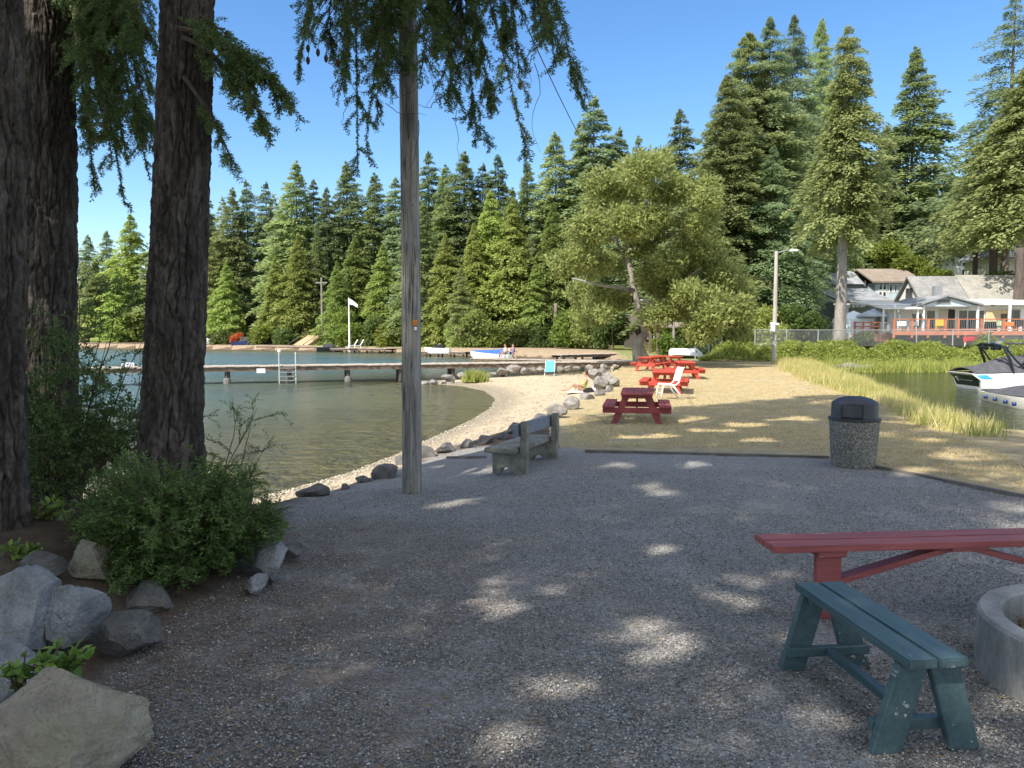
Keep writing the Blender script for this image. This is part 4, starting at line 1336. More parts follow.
lid = MB().lathe([(.312, .596), (.316, .61), (.312, .628), (.284, .634), (.281, .64), (.279, .80), (.272, .825), (.20, .872), (.11, .897), (.0001, .905)], 64).build('lid', M['black_plastic'], tb, smooth=R(35))
# flap door set in the lid, facing the yard, with its side cheek
hdg = math.atan2(-tc.y, -tc.x)
fl = MB().box((-.11, -.298, .65), (.11, -.274, .795)).build('flap', plain('flap_plastic', (.055, .055, .065), .4), lid, .006)
ck = MB().box((-.135, -.289, .645), (-.1115, -.255, .80)).box((.1115, -.289, .645), (.135, -.255, .80)).box((-.135, -.289, .7955), (.135, -.255, .812)).build('flap_frame', M['black_plastic'], lid, .003)
tb.rotation_euler = (0, 0, hdg + math.pi / 2 - .1)

# --- grey timber pole
pp = on(412, 493, -.15)
po = thing('wooden_pole', 'weathered grey wooden pole with an orange tag, standing on the gravel edge', 'pole', (pp.x, pp.y, pp.z))
nz, nt = 420, 96
U, T = np.meshgrid(np.linspace(0, 1, nz), np.linspace(0, 2 * np.pi, nt, endpoint=False), indexing='ij')
U, T = U.ravel(), T.ravel()
H = 8.2
cs = np.stack([np.cos(T), np.sin(T), U * H * .35], 1)
rad = .112 - .017 * U + .0025 * noise3(cs * np.array([7, 7, .8])) + .0018 * noise3(cs * np.array([22, 22, 2.0]))
ck_ = np.abs(noise3(cs * np.array([5, 5, .35]) + 4))
rad -= .006 * sst(.035, 0, ck_)
r_ = np.random.RandomState(21)
for k in range(46):
    ka, kz = r_.rand() * 6.283, r_.rand() * H
    dd = np.hypot(np.arctan2(np.sin(T - ka), np.cos(T - ka)) * .11, (U * H - kz))
    rad += .007 * np.exp(-(dd / .014) ** 2) - .004 * np.exp(-(dd / .006) ** 2)
v = np.stack([rad * np.cos(T) + .01 * np.sin(U * 5), rad * np.sin(T), U * H - .15], 1)
idx = np.arange(nz * nt).reshape(nz, nt); nx = np.roll(idx, -1, axis=1)
link('shaft', fastmesh('shaft', v, np.stack([idx[:-1], nx[:-1], nx[1:], idx[1:]], -1).reshape(-1, 4)), M['pole_wood'], po, smooth=True)
tz = 1.6 - (323 - 332) * (pp.y / 770) - pp.z
MB().box((.008, -.123, tz - .03), (.068, -.106, tz + .035)).build('tag_plate', plain('orange_tag', (.55, .22, .03), .5), po, .002).rotation_euler = (0, 0, .25)
MB().box((.028, -.121, tz - .085), (.056, -.107, tz - .045)).build('number_plate', M['white'], po, .002).rotation_euler = (0, 0, .25)
MB().tube([(-.004, -.128, .0), (-.004, -.104, .0)], [.03, .03], 10).build('knot', plain('dark_knot', (.10, .085, .07), .9), po, .004)
# overhead cable that slopes down to the right
w0, w1 = Vector((pp.x, pp.y, 8.0)), atd(640, 190, 60)
wl_ = [w0.lerp(w1, k / 24) + Vector((0, 0, -2.2 * 4 * (k / 24) * (1 - k / 24))) for k in range(25)]
wire = MB().tube(wl_, .012, 5)
tag(wire.build('overhead_cable', M['black_plastic'], None), 'thin dark cable sloping down to the right from the pole top', 'cable')

# --- concrete bench seen from behind
b0 = on(524, 474, -.2)
hd = Vector((.40, .917, 0))
cb = thing('concrete_bench', 'old concrete bench with grey board back, facing the lake, seen from behind', 'bench', b0, math.atan2(hd.y, hd.x))
# local: +x along the bench, +y to the front (left of heading)
for i, x in enumerate((0, 1.1)):
    out = [(-.045, -.03), (-.045, .0), (.06, .0), (.135, .0), (.155, .045), (.20, .075), (.25, .075), (.295, .045), (.315, .0), (.42, .0), (.42, .265), (.045, .27), (.03, .50), (.04, .665), (-.05, .67), (-.055, .5), (-.045, .3)]
    out = [(y, z - (.02 if z == 0 else 0)) for y, z in out[1:]]
    MB().prism(out, 0, x - .055, x + .055).build('end_support', M['old_concrete'], cb, .012, seg=2)
MB().box((-.20, .055, .272), (1.28, .47, .335)).build('seat', M['old_concrete'], cb, .014, seg=2)
MB().box((-.16, .048, .475), (1.20, .092, .64)).build('backrest', M['slat_grey'], cb, .006)

# --- edging timbers
for lb, pts in (('straight dark edging timber along the far side of the gravel', ((585, 452, 0), (829, 458.5, 0))), ('dark edging timber slanting from the litter bin to the right edge', ((866, 466, 0), (1050, 503, 0))), ('short edging board left of the concrete bench', ((447, 458.5, 0), (486, 458, 0)))):
    a, b = on(*pts[0][:2]), on(*pts[1][:2])
    nn_ = 8
    mb = MB()
    for k in range(nn_):
        p, q = a.lerp(b, k / nn_), a.lerp(b, (k + 1) / nn_)
        p.z, q.z = hz(p.x, p.y) + .0, hz(q.x, q.y) + .0
        mb.bar(p, q, .045, .07)
    tag(mb.build('edging_timber', M['board'], None), lb, 'timber edging')

# --- picnic tables
def picnic(name, label, mat, loc, rz, Lt=1.95):
    t = thing(name, label, 'picnic table', loc, rz, 'picnic tables on the straw lawn')
    for k in range(5):
        x = (k - 2) * .152
        MB().box((x - .0735, -Lt / 2, .70), (x + .0735, Lt / 2, .745)).build('top_plank', M[mat], t, .005)
    for s in (-1, 1):
        for k in (0, 1):
            x = s * (.585 + k * .145)
            MB().box((x - .07, -Lt / 2, .40), (x + .07, Lt / 2, .445)).build('seat_plank', M[mat], t, .005)
    for e in (-1, 1):
        y = e * (Lt / 2 - .22)
        for s in (-1, 1):
            v = []
            for cx, cz in ((s * .24, .655), (s * .54, -.03)):
                for dx, dy in ((-.075, -.02), (.075, -.02), (.075, .02), (-.075, .02)):
                    v.append((cx + dx, y + dy, cz))
            MB().add(v, [(0, 1, 2, 3), (7, 6, 5, 4), (0, 4, 5, 1), (1, 5, 6, 2), (2, 6, 7, 3), (3, 7, 4, 0)]).build('leg', M[mat], t, .004)
        yo = y + e * .0405
        MB().box((-.80, yo - .02, .26), (.80, yo + .02, .398)).build('seat_support', M[mat], t, .004)
        MB().box((-.36, yo - .02, .61), (.36, yo + .02, .698)).build('top_support', M[mat], t, .004)
        MB().bar((0, y - e * .03, .33), (0, e * .18, .68), .04, .09, (0, 1, 0)).build('brace', M[mat], t, .003)
    return t
def heading(px0, py0, z, d): pass
p = Vector((2.92, 17.9, 0)); p.z = hz(p.x, p.y)
picnic('picnic_table', 'nearest picnic table, dark maroon, standing in the tree shade', 'maroon_paint', p, -.17).scale = (.95, .95, .95)
def gpx(px, d):
    p = atd(px, 400, d); p.z = hz(p.x, p.y)
    return p
proto = picnic('picnic_table', 'bright red picnic table directly behind the white chair', 'orange_red', gpx(664.5, 26.4), -.25)
dup(proto, gpx(684, 34), -.12, 'bright red picnic table right of the others, seen end on behind the white chair')
dup(proto, gpx(650.5, 41), -.55, 'farthest red picnic table, right beside the gnarled tree')
dup(proto, gpx(667, 42.5), .35, 'bright red picnic table half hidden between the farthest and rightmost ones')

# --- white garden chair in front of the red table
wc = gpx(669, 23.6)
ch = thing('garden_chair', 'white garden chair facing left in front of the red picnic tables', 'chair', wc, R(8))
tube = lambda pts, r=.02, n=7: MB().tube(pts, r, n)
for y in (-.26, .26):
    tube([(-.36, y, 0), (-.30, y, .44), (-.24, y, .50)], .028).build('leg', M['white'], ch, smooth=True)
    tube([(.42, y, 0), (.20, y, .26), (.06, y, .44)], .028).build('leg', M['white'], ch, smooth=True)
    tube([(-.30, y, .50), (.12, y, .47), (.24, y, .56), (.36, y, .98), (.40, y, 1.06)], .026).build('side_frame', M['white'], ch, smooth=True)
mb = MB()
for k in range(6):
    x = -.28 + k * .075
    mb.box((x - .028, -.25, .475), (x + .028, .25, .495))
mb.build('seat', M['white'], ch, .004)
mb = MB()
for k in range(5):
    y = -.19 + k * .095
    mb.bar((.25, y, .60), (.385, y, 1.03), .06, .016, (-1, 0, .3))
mb.bar((.39, -.27, 1.05), (.39, .27, 1.05), .05, .03)
mb.build('backrest', M['white'], ch, .004)
ch.scale = (.92, .92, .92)
tube([(-.3, -.26, .2), (-.3, .26, .2)], .014).build('stretcher', M['white'], ch)

# --- lamp pole with a box
lp = gpx(773, 51.5)
st = thing('street_lamp', 'tall grey lamp pole with a short arm and a white box, at the lawn end', 'street lamp', lp)
Hh = 1.6 + (332 - 252) * 51.5 / 770 - lp.z
MB().tube([(0, 0, -.2), (0, 0, Hh)], [.16, .11], 12).build('pole', rough_mat('lamp_pole', (.38, .35, .31), (.52, .48, .43), 3, .8, (1, 1, .1), .01, 20), st, smooth=R(40))
MB().tube([(0, 0, Hh - .15), (.5, 0, Hh + .02), (1.0, 0, Hh + .05)], [.05, .045, .04], 8).build('arm', M['metal'], st, smooth=R(40))
lh = MB().prism([(.85, Hh - .05), (1.45, Hh - .02), (1.4, Hh + .1), (.95, Hh + .13)], 1, -.12, .12).build('lamp_head', M['off_white'], st, .03)
zb_ = 1.6 + (332 - 325) * 51.5 / 770 - lp.z - .45
MB().box((-.38, -.30, zb_), (-.05, -.165, zb_ + .62)).build('meter_box', M['off_white'], st, .02)
MB().box((.0, -.26, zb_ + .42), (.22, -.165, zb_ + .58)).build('small_box', M['off_white'], st, .02)

# --- beach things
def person(name, label, loc, rz, joints, edges, rad, skin, hair=None, clothes=(), scale=1.0):
    """one continuous skinned body; hair and clothing as children"""
    me = bpy.data.meshes.new(name)
    me.from_pydata([tuple(c * scale for c in joints[k]) for k in joints], [(list(joints).index(a), list(joints).index(b)) for a, b in edges], [])
    o = link(name, me, skin)
    o.location = loc; o.rotation_euler = (0, 0, rz)
    sk = o.modifiers.new('skin', 'SKIN')
    for i, k in enumerate(joints):
        rr = rad.get(k, .05)
        me.skin_vertices[0].data[i].radius = (rr * scale, rr * scale) if not hasattr(rr, '__len__') else (rr[0] * scale, rr[1] * scale)
        me.skin_vertices[0].data[i].use_root = (k == 'pelvis')
    sb = o.modifiers.new('sub', 'SUBSURF'); sb.levels = 2; sb.render_levels = 2
    tag(o, label, 'person')
    for nm, pts, rr, mt in clothes:
        MB().tube([tuple(c * scale for c in p) for p in pts], [q * scale for q in rr], 10).build(nm, mt, o, smooth=True)
    if hair:
        c, q, mt = hair
        bm = bmesh.new(); bmesh.ops.create_icosphere(bm, subdivisions=2, radius=1)
        hm = bpy.data.meshes.new('hair'); bm.to_mesh(hm); bm.free()
        h = link('hair', hm, mt, o, smooth=True)
        h.location = tuple(x * scale for x in c); h.scale = tuple(x * scale for x in q)
    return o
M['skin'] = plain('skin', (.52, .29, .19), .6)
M['hair'] = plain('brown_hair', (.07, .04, .02), .7)
RADS = {'pelvis': (.13, .11), 'waist': (.115, .095), 'chest': (.135, .10), 'neck': .05, 'head0': .085, 'head1': .095, 'top': .05, 'nose': .02,
        'shL': .06, 'shR': .06, 'elL': .042, 'elR': .042, 'wrL': .03, 'wrR': .03, 'haL': .035, 'haR': .035, 'fiL': .018, 'fiR': .018,
        'hiL': .085, 'hiR': .085, 'knL': .06, 'knR': .06, 'anL': .042, 'anR': .042, 'toL': .03, 'toR': .03}
EDG = [('pelvis', 'waist'), ('waist', 'chest'), ('chest', 'neck'), ('neck', 'head0'), ('head0', 'head1'), ('head1', 'top'), ('head0', 'nose'), ('chest', 'shL'), ('chest', 'shR'), ('shL', 'elL'), ('shR', 'elR'), ('elL', 'wrL'), ('elR', 'wrR'), ('wrL', 'haL'), ('wrR', 'haR'), ('haL', 'fiL'), ('haR', 'fiR'),
       ('pelvis', 'hiL'), ('pelvis', 'hiR'), ('hiL', 'knL'), ('hiR', 'knR'), ('knL', 'anL'), ('knR', 'anR'), ('anL', 'toL'), ('anR', 'toR')]
# sitting on the sand, knees a little bent, facing -x, leaning back on a white chair
SIT = {'pelvis': (0, 0, .14), 'waist': (.07, 0, .30), 'chest': (.15, 0, .50), 'neck': (.17, 0, .64), 'head0': (.15, 0, .74), 'head1': (.16, 0, .83), 'top': (.16, 0, .88), 'nose': (.05, 0, .77),
       'shL': (.14, .19, .56), 'shR': (.14, -.19, .56), 'elL': (.02, .25, .32), 'elR': (.0, -.25, .34), 'wrL': (-.18, .18, .28), 'wrR': (-.2, -.18, .30), 'haL': (-.25, .16, .28), 'haR': (-.27, -.16, .30), 'fiL': (-.32, .15, .26), 'fiR': (-.34, -.15, .28),
       'hiL': (-.03, .10, .12), 'hiR': (-.03, -.10, .12), 'knL': (-.44, .12, .30), 'knR': (-.42, -.13, .36), 'anL': (-.82, .12, .06), 'anR': (-.76, -.13, .07), 'toL': (-.95, .12, .09), 'toR': (-.90, -.13, .10)}
sp = on(582, 392, -.6)
person('person', 'person in yellow swimwear sitting on the sand against a white beach chair', (sp.x, sp.y, sp.z + .02), .25, SIT, EDG, RADS, M['skin'], ((.185, 0, .83), (.105, .105, .125), M['hair']),
       [('swimsuit', [(-.03, 0, .12), (.05, 0, .24), (.11, 0, .40), (.15, 0, .50)], [.16, .15, .155, .14], plain('yellow_green_cloth', (.42, .42, .10), .8)), ('shorts', [(-.02, .09, .13), (-.2, .11, .205)], [.11, .09], plain('white_cloth', (.6, .6, .55), .8))], .88)
wch = thing('beach_chair', 'low white beach chair behind the sitting person', 'chair', (sp.x + .34, sp.y + .06, sp.z), .25)
MB().bar((-.30, 0, .06), (.10, 0, .07), .5, .03).build('seat', M['white'], wch, .005)
MB().bar((.10, 0, .08), (.34, 0, .56), .50, .03, (-1, 0, .3)).build('backrest', M['white'], wch, .008)
MB().tube([(.12, -.25, .05), (.34, -.25, .02), (.30, -.25, .44)], .018, 6).tube([(.12, .25, .05), (.34, .25, .02), (.30, .25, .44)], .018, 6).build('frame', M['white'], wch)
tw = on(588, 394, -.6)
mbt = MB().box((-.5, -.3, .0), (.45, .3, .03))
o = mbt.build('towel', M['off_white'], None, .01); o.location = (sp.x - .1, sp.y - .25, sp.z + .015)
tag(o, 'pale towel spread under the sitting person', 'towel')
bagp = Vector((sp.x + .2, sp.y - .5, 0)); bagp.z = hz(bagp.x, bagp.y)
o = MB().prism([(-.22, 0), (.22, 0), (.18, .14), (.02, .2), (-.18, .12)], 1, -.12, .12).build('bag', M['dark'], None, .03, smooth=R(40), seg=2); o.location = bagp
tag(o, 'small dark bag on the sand beside the white beach chair', 'bag')
bp = gpx(549.5, 41); bp.z = max(bp.z, -.75)
M['sky_blue'] = plain('light_blue_fabric', (.12, .42, .62), .8)
bc = thing('beach_chair', 'light blue folding beach chair standing alone below the boardwalk', 'chair', bp, R(170))
bc.scale = (.82, .82, .82)
MB().bar((0, -.28, .34), (0, .26, .30), .58, .03).build('seat', M['sky_blue'], bc, .005)
MB().bar((0, -.27, .34), (0, -.42, .98), .60, .03, (0, 1, .3)).build('backrest', M['sky_blue'], bc, .008)
for s in (-1, 1):
    MB().tube([(s * .31, .28, 0), (s * .31, -.2, .42), (s * .31, -.42, 1.0)], .018, 6).tube([(s * .31, -.34, 0), (s * .31, .26, .40)], .018, 6).build('side_frame', M['off_white'], bc)
tg = gpx(475, 39.6); tg.z = max(tg.z, -.95)
r_ = np.random.RandomState(2)
n = 900
c = np.stack([r_.normal(size=n) * .26, r_.normal(size=n) * .22, 0 * np.zeros(n)], 1)
d = np.stack([r_.normal(size=n) * .35, r_.normal(size=n) * .35, np.ones(n)], 1)
v, f = tris(c, d, r_.normal(size=(n, 3)), .62 * (.5 + .7 * r_.rand(n)), .045)
o = link('grass_tuft', fastmesh('grass_tuft', v, f), M['green_grass']); o.location = tg
tag(o, 'yellow-green grass tuft at the root of the rocky point', 'grass tuft')
# ------------------------------------------------------------------ boardwalk and docks
M['deck'] = rough_mat('sun_bleached_deck', (.34, .29, .24), (.50, .44, .37), 3, .85, bumpd=.01, fine=12)
M['deck_side'] = rough_mat('dock_beam', (.10, .075, .055), (.20, .15, .11), 3, .9, bumpd=.01)
M['pile'] = rough_mat('dark_pile', (.05, .045, .04), (.11, .10, .09), 5, .9)
def dock(name, label, a, b, w, zt, piles, group=None, beam=.22, planks=True, mat='deck', dirt='deck_side'):
    a, b = Vector((a[0], a[1], zt)), Vector((b[0], b[1], zt))
    t = thing(name, label, 'dock', ((a.x + b.x) / 2, (a.y + b.y) / 2, ZW), math.atan2(b.y - a.y, b.x - a.x), group)
    L = (b - a).length
    h = zt - ZW
    mb = MB()
    n = max(2, int(L / (.2 if L < 45 else .3)))
    rr = random.Random(int(L * 10))
    for k in range(n):
        x0 = -L / 2 + L * k / n
        j = rr.uniform(-.012, .012)
        mb.box((x0, -w / 2 + rr.uniform(-.03, .03), h - .05 + j), (x0 + L / n - .018, w / 2 + rr.uniform(-.03, .03), h + j))
    mb.build('deck_boards', M[mat], t)
    for s in (-1, 1):
        MB().box((-L / 2, s * (w / 2 - .12) - .05, h - .06 - beam), (L / 2, s * (w / 2 - .12) + .05, h - .065)).build('beam', M[dirt], t)
    for x in piles:
        for s in (-1, 1):
            MB().tube([(x, s * (w / 2 - .28), -1.6), (x, s * (w / 2 - .28), h - .07)], [.12, .11], 8).build('pile', M['pile'], t)
    return t, L
da, db = atd(-120, 375, 36), atd(636, 362, 47.5)
zd = -.17
dd_ = Vector((db.x - da.x, db.y - da.y, 0)); Ld = dd_.length; dn = dd_.normalized()
dm = Vector(((da.x + db.x) / 2, (da.y + db.y) / 2, 0))
def on_dock(px):
    # distance along the boardwalk (from its middle) where the sight line at px crosses it
    u = (px - 512) / 770
    # x = u*y, point = dm + s*dn
    return (u * dm.y - dm.x) / (dn.x - u * dn.y)
pil = [on_dock(p) for p in (167, 227, 289, 347, 399, 451, 505)]
step = pil[2] - pil[1]
pil += [pil[0] - step, pil[0] - 2 * step]
bw, _ = dock('boardwalk', 'long narrow boardwalk on piles crossing the water in front of the far shore', (da.x, da.y), (db.x, db.y), 1.5, zd, pil)
hw = zd - ZW
cm = rough_mat('pile_footing', (.10, .10, .095), (.20, .20, .19), 6, .9)
foot = None
for x in pil[:4]:
    for y in (-.47,):
        MB().lathe([(.12, -.5), (.19, -.45), (.19, .16), (.17, .26), (.13, .30), (.11, .31)], 14).build('footing', cm, bw, smooth=R(40)).location = (x, y, 0)
M['galv_'] = plain('pale_metal', (.5, .5, .48), .5)
# ladder with raised hand rails
lx = on_dock(287)
ld = thing('swim_ladder', 'metal swim ladder with two raised rails hanging from the boardwalk', 'ladder', (dm.x + dn.x * lx, dm.y + dn.y * lx, ZW), math.atan2(dn.y, dn.x))
for s in (-.42, .42):
    MB().tube([(s, -.86, -.6), (s, -.86, hw + .62), (s, -.70, hw + .68), (s, -.5, hw + .02)], .032, 6).build('rail', M['galv_'], ld, smooth=R(40))
for k in range(5):
    MB().box((-.40, -.90, -.1 + k * .22), (.40, -.82, -.05 + k * .22)).build('rung', M['metal'], ld)
bl = MB().lathe([(.001, -.09), (.07, -.06), (.09, 0), (.07, .06), (.001, .09)], 10).build('float_ball', M['white'], ld, smooth=True); bl.location = (-.40, -.82, hw + .76)
sx = on_dock(261)
sg = thing('notice_board', 'small white sign fixed to the side of the boardwalk', 'sign', (dm.x + dn.x * sx, dm.y + dn.y * sx, ZW), math.atan2(dn.y, dn.x))
MB().box((-.22, -.80, hw - .38), (.22, -.765, hw - .14)).build('panel', M['white'], sg, .01)
# docks beyond the boardwalk
def dpx(px, y, z): return atd(px, 400, y)
DK = [('grey finger dock with a pale watercraft on it, beyond the pole', 414, 86, 468, 84, 1.6, -.55), ('grey dock where two people sit, below the blue covered boat', 478, 66, 562, 61.5, 2.2, -.62), ('long dark dock running to the gnarled tree from the two people', 560, 61.5, 640, 59.5, 1.6, -.6),
      ('weathered dock slanting up to the sandy bank', 500, 84, 578, 97, 1.5, -.5), ('low dock along the sandy bank left of the gnarled tree', 556, 70, 634, 76, 1.5, -.45), ('brown dock before the sand cutting on the far shore', 262, 117, 332, 112, 2.2, -.5),
      ('grey dock with white seats below the flagpole', 336, 104, 392, 101, 2.6, -.55), ('far dock at the left under the wooded bank', 84, 140, 130, 138, 2.4, -.35), ('dock beside the dark blue boat on the far shore', 200, 124, 240, 123, 2.4, -.6), ('low dock along the green bank behind the pole', 380, 108, 425, 100, 1.6, -.55)]
for lb, x0, y0, x1, y1, w, zt in DK:
    a, b = dpx(x0, y0, 0), dpx(x1, y1, 0)
    L = math.hypot(b.x - a.x, b.y - a.y)
    dock('dock', lb, (a.x, a.y), (b.x, b.y), w, zt, [(-.45 + .9 * k / 4) * L for k in range(5)], 'docks along the far shore')

# ------------------------------------------------------------------ boats
def hull_mb(L, B, H, nx=14, bow=.55, flare=.8, sheer=.18, z0=-.25, tr=1.0):
    """hull along +x (bow at +L/2): returns MB of the shell with deck, sections narrow to the bow"""
    secs = []
    for i in range(nx + 1):
        u = i / nx
        w = B / 2 * (tr if u < bow else tr) * (1 if u < bow else (1 - ((u - bow) / (1 - bow)) ** 2.1)) + .02
        zt = H + sheer * u ** 2
        zk = z0 + (H * .9 - z0) * max(0, (u - .72) / .28) ** 2
        x = -L / 2 + L * u
        secs.append([(x, -w, zt), (x, -w * .96, zt * .55 + zk * .45), (x - .02, -w * flare, zk * .7 + .3 * zt * .3), (x, 0, zk), (x - .02, w * flare, zk * .7 + .3 * zt * .3), (x, w * .96, zt * .55 + zk * .45), (x, w, zt)])
    mb = MB()
    m = 7
    v = [p for s in secs for p in s]
    f = [(i * m + k, i * m + k + 1, (i + 1) * m + k + 1, (i + 1) * m + k) for i in range(nx) for k in range(m - 1)]
    f += [tuple(range(m))]
    f += [(i * m, (i + 1) * m, (i + 1) * m + m - 1, i * m + m - 1) for i in range(nx)]
    mb.add(v, f)
    return mb
M['boat_black'] = plain('black_gelcoat', (.012, .016, .018), .15, .6)
M['boat_white'] = plain('white_gelcoat', (.80, .80, .78), .25, .5)
M['cream_gel'] = plain('cream_gelcoat', (.66, .64, .56), .3, .5)
M['cover'] = rough_mat('charcoal_cover', (.055, .055, .062), (.10, .10, .11), 3, .8, bumpd=.03, fine=12)
M['glass'] = plain('dark_glass', (.03, .035, .04), .08, .7)
M['teal'] = plain('cyan_accent', (.05, .35, .60), .3)
M['blue_cover'] = rough_mat('blue_cover', (.03, .10, .36), (.06, .16, .48), 2, .75, bumpd=.03, fine=8)
M['navy'] = plain('navy_gelcoat', (.02, .04, .14), .25)
# wake boat, stern towards us-left
s0, s1 = at(985, 391.5, ZW), at(949, 386.5, ZW)           # near and far corner of the stern at the waterline
mid = (s0 + s1) / 2
BW = 2.5
ax = Vector((s1.y - s0.y, -(s1.x - s0.x), 0)).normalized()  # boat axis towards the bow, to the right
bo = thing('wakeboard_boat', 'black and white wakeboard boat under a charcoal cover with a black tower arch', 'boat', (mid.x, mid.y, ZW), math.atan2(ax.y, ax.x))
# local: x=0 at the stern, +x bow, y: -1.25 near side
hl = MB()
secs = []
for i in range(15):
    u = i / 14; x = 6.6 * u
    w = BW / 2 * (1 if u < .5 else 1 - ((u - .5) / .5) ** 2.3 * .9)
    zt = .78 + .2 * u
    rk = -.30 * (1 - u) if i == 0 else 0
    secs.append([(x + (-.42 if i == 0 else 0) * .9, -w * .92, zt), (x, -w, zt * .62), (x + (.10 if i == 0 else 0), -w * .94, .10), (x + (.25 if i == 0 else 0), -w * .5, -.25), (x + (.3 if i == 0 else 0), 0, -.35), (x + (.25 if i == 0 else 0), w * .5, -.25), (x + (.10 if i == 0 else 0), w * .94, .10), (x, w, zt * .62), (x + (-.42 if i == 0 else 0) * .9, w * .92, zt)])
v = [p for s in secs for p in s]; m = 9
f = [(i * m + k, i * m + k + 1, (i + 1) * m + k + 1, (i + 1) * m + k) for i in range(14) for k in range(m - 1)] + [(0, 8, 7, 1), (1, 7, 6, 2), (2, 6, 5, 3), (3, 5, 4)] + [(i * m, (i + 1) * m, (i + 1) * m + m - 1, i * m + m - 1) for i in range(14)]
hl.add(v, f).build('hull', M['boat_white'], bo, smooth=R(30))
# black transom panel, a little proud of the raked stern
def tr_pt(y, z):
    # raked stern surface x for height z
    x = np.interp(z, [.10, .48, .78], [.10, 0, -.378])
    return (float(x) - .02, y, z)
mb = MB()
pl = [(-1.06, .70), (1.06, .70), (1.13, .50), (1.02, .17), (-1.02, .17), (-1.13, .50)]
mb.add([tr_pt(y, z) for y, z in pl] + [(tr_pt(y, z)[0] + .015, y, z) for y, z in pl], [(0, 1, 2, 5), (5, 2, 3, 4), (6, 11, 8, 7), (11, 10, 9, 8)] + [(i, (i + 1) % 6, 6 + (i + 1) % 6, 6 + i) for i in range(6)])
mb.build('stern_panel', M['boat_black'], bo)
# pale script stroke and mark on the panel
mb = MB()
def pz(y, z, dx=.006):
    p = tr_pt(y, z); return (p[0] - dx, y, z)
ys = np.linspace(-.55, .62, 26)
zz_ = [.44 + .022 * math.sin(k * 2.1) for k in range(26)]
for k in range(25):
    if k % 5 == 4: continue
    a, b = pz(ys[k], zz_[k]), pz(ys[k + 1], zz_[k + 1])
    mb.bar(a, b, .012, .05, (0, 0, 1))
mb.bar(pz(.68, .36), pz(.82, .56), .012, .03, (0, 0, 1)).bar(pz(.70, .54), pz(.86, .54), .012, .03, (0, 0, 1))
mb.build('script_emblem', M['boat_white'], bo)
MB().add([(.02, -1.262, .55), (.55, -1.268, .55), (.22, -1.262, .74), (-.2, -1.20, .72)], [(0, 1, 2, 3)]).build('cyan_flash', M['teal'], bo)
# cover: tented canvas over the cockpit
cv = MB(); nu, nv = 18, 11; V = []
for i in range(nu):
    u = i / (nu - 1); x = -.25 + 6.6 * u
    w = BW / 2 * .95 * (1 if u < .5 else 1 - ((u - .5) / .5) ** 2.3 * .85)
    for j in range(nv):
        s = -1 + 2 * j / (nv - 1)
        top = .80 + .2 * u + (.50 * math.exp(-((u - .34) / .18) ** 2) + .22) * (1 - abs(s) ** 1.7) + .015 * math.sin(i * 2.2 + j)
        V.append((x, w * s, top))
cv.add(V, [(i * nv + j, (i + 1) * nv + j, (i + 1) * nv + j + 1, i * nv + j + 1) for i in range(nu - 1) for j in range(nv - 1)]).build('canvas_cover', M['cover'], bo, smooth=True)
ws = MB().add([(1.75, -1.0, 1.05), (2.2, -1.0, 1.5), (2.75, 0, 1.62), (2.2, 1.0, 1.5), (1.75, 1.0, 1.05), (2.5, 0, 1.1)], [(0, 1, 2, 5), (5, 2, 3, 4)]).build('windscreen', M['glass'], bo)
tw_ = MB()
for y in (-1.12, 1.12):
    tw_.tube([(1.5, y, .80), (1.35, y * .98, 1.4), (1.1, y * .93, 1.95), (.95, y * .85, 2.08)], [.07, .065, .06, .06], 8)
    tw_.tube([(2.2, y, .85), (1.6, y * .98, 1.4), (1.2, y * .94, 1.92)], .045, 8)
tw_.tube([(.95, -.97, 2.06), (.9, -.5, 2.14), (.9, .5, 2.14), (.95, .97, 2.06)], .065, 8).tube([(1.25, -1.0, 1.98), (1.22, 0, 2.1), (1.25, 1.0, 1.98)], .05, 8)
tw_.build('tower', M['boat_black'], bo, smooth=R(40))
for y in (-.75, -.3, .3, .75):
    MB().lathe([(.02, -.13), (.10, -.11), (.12, 0), (.10, .1), (.03, .12)], 12).build('speaker', M['boat_black'], bo, smooth=True).location = (1.0, y, 1.98)
MB().bar((.8, -.2, 2.18), (1.3, -.2, 2.18), .1, .04).tube([(.95, 0, 2.14), (.95, 0, 2.36)], .03, 6).build('rack', M['metal'], bo)
# cream boat under a grey cover, in front of it
c0, c1 = at(981, 400, ZW), at(1044, 417, ZW)
ax = (c1 - c0).normalized()
cbt = thing('covered_boat', 'cream hulled small boat with dark grey cover and round bumpers, partly out of view', 'boat', (c0.x, c0.y, ZW), math.atan2(ax.y, ax.x))
hb = hull_mb(5.2, 2.1, .36, tr=1.0, sheer=.1)
o = hb.build('hull', M['cream_gel'], cbt, smooth=R(35)); o.location = (2.55, 1.0, 0)
V = []
for i in range(14):
    u = i / 13
    for j in range(9):
        s = -1 + j / 4
        V.append((.35 + 4.0 * u, 1.0 + 1.02 * s * (1 - .35 * u ** 3), (.38 + .1 * u ** 2 + .36 * (1 - abs(s) ** 1.8) * math.sin(math.pi * min(1, .12 + u * .8)))))
MB().add(V, [(i * 9 + j, (i + 1) * 9 + j, (i + 1) * 9 + j + 1, i * 9 + j + 1) for i in range(13) for j in range(8)]).build('canvas_cover', M['cover'], cbt, smooth=True)
for x in (.9, 2.0, 3.1, 4.0):
    MB().lathe([(.03, -.07), (.07, -.06), (.075, 0), (.07, .06), (.03, .07)], 12).build('bumper', M['navy'], cbt, smooth=True).location = (x, -.10, .2)
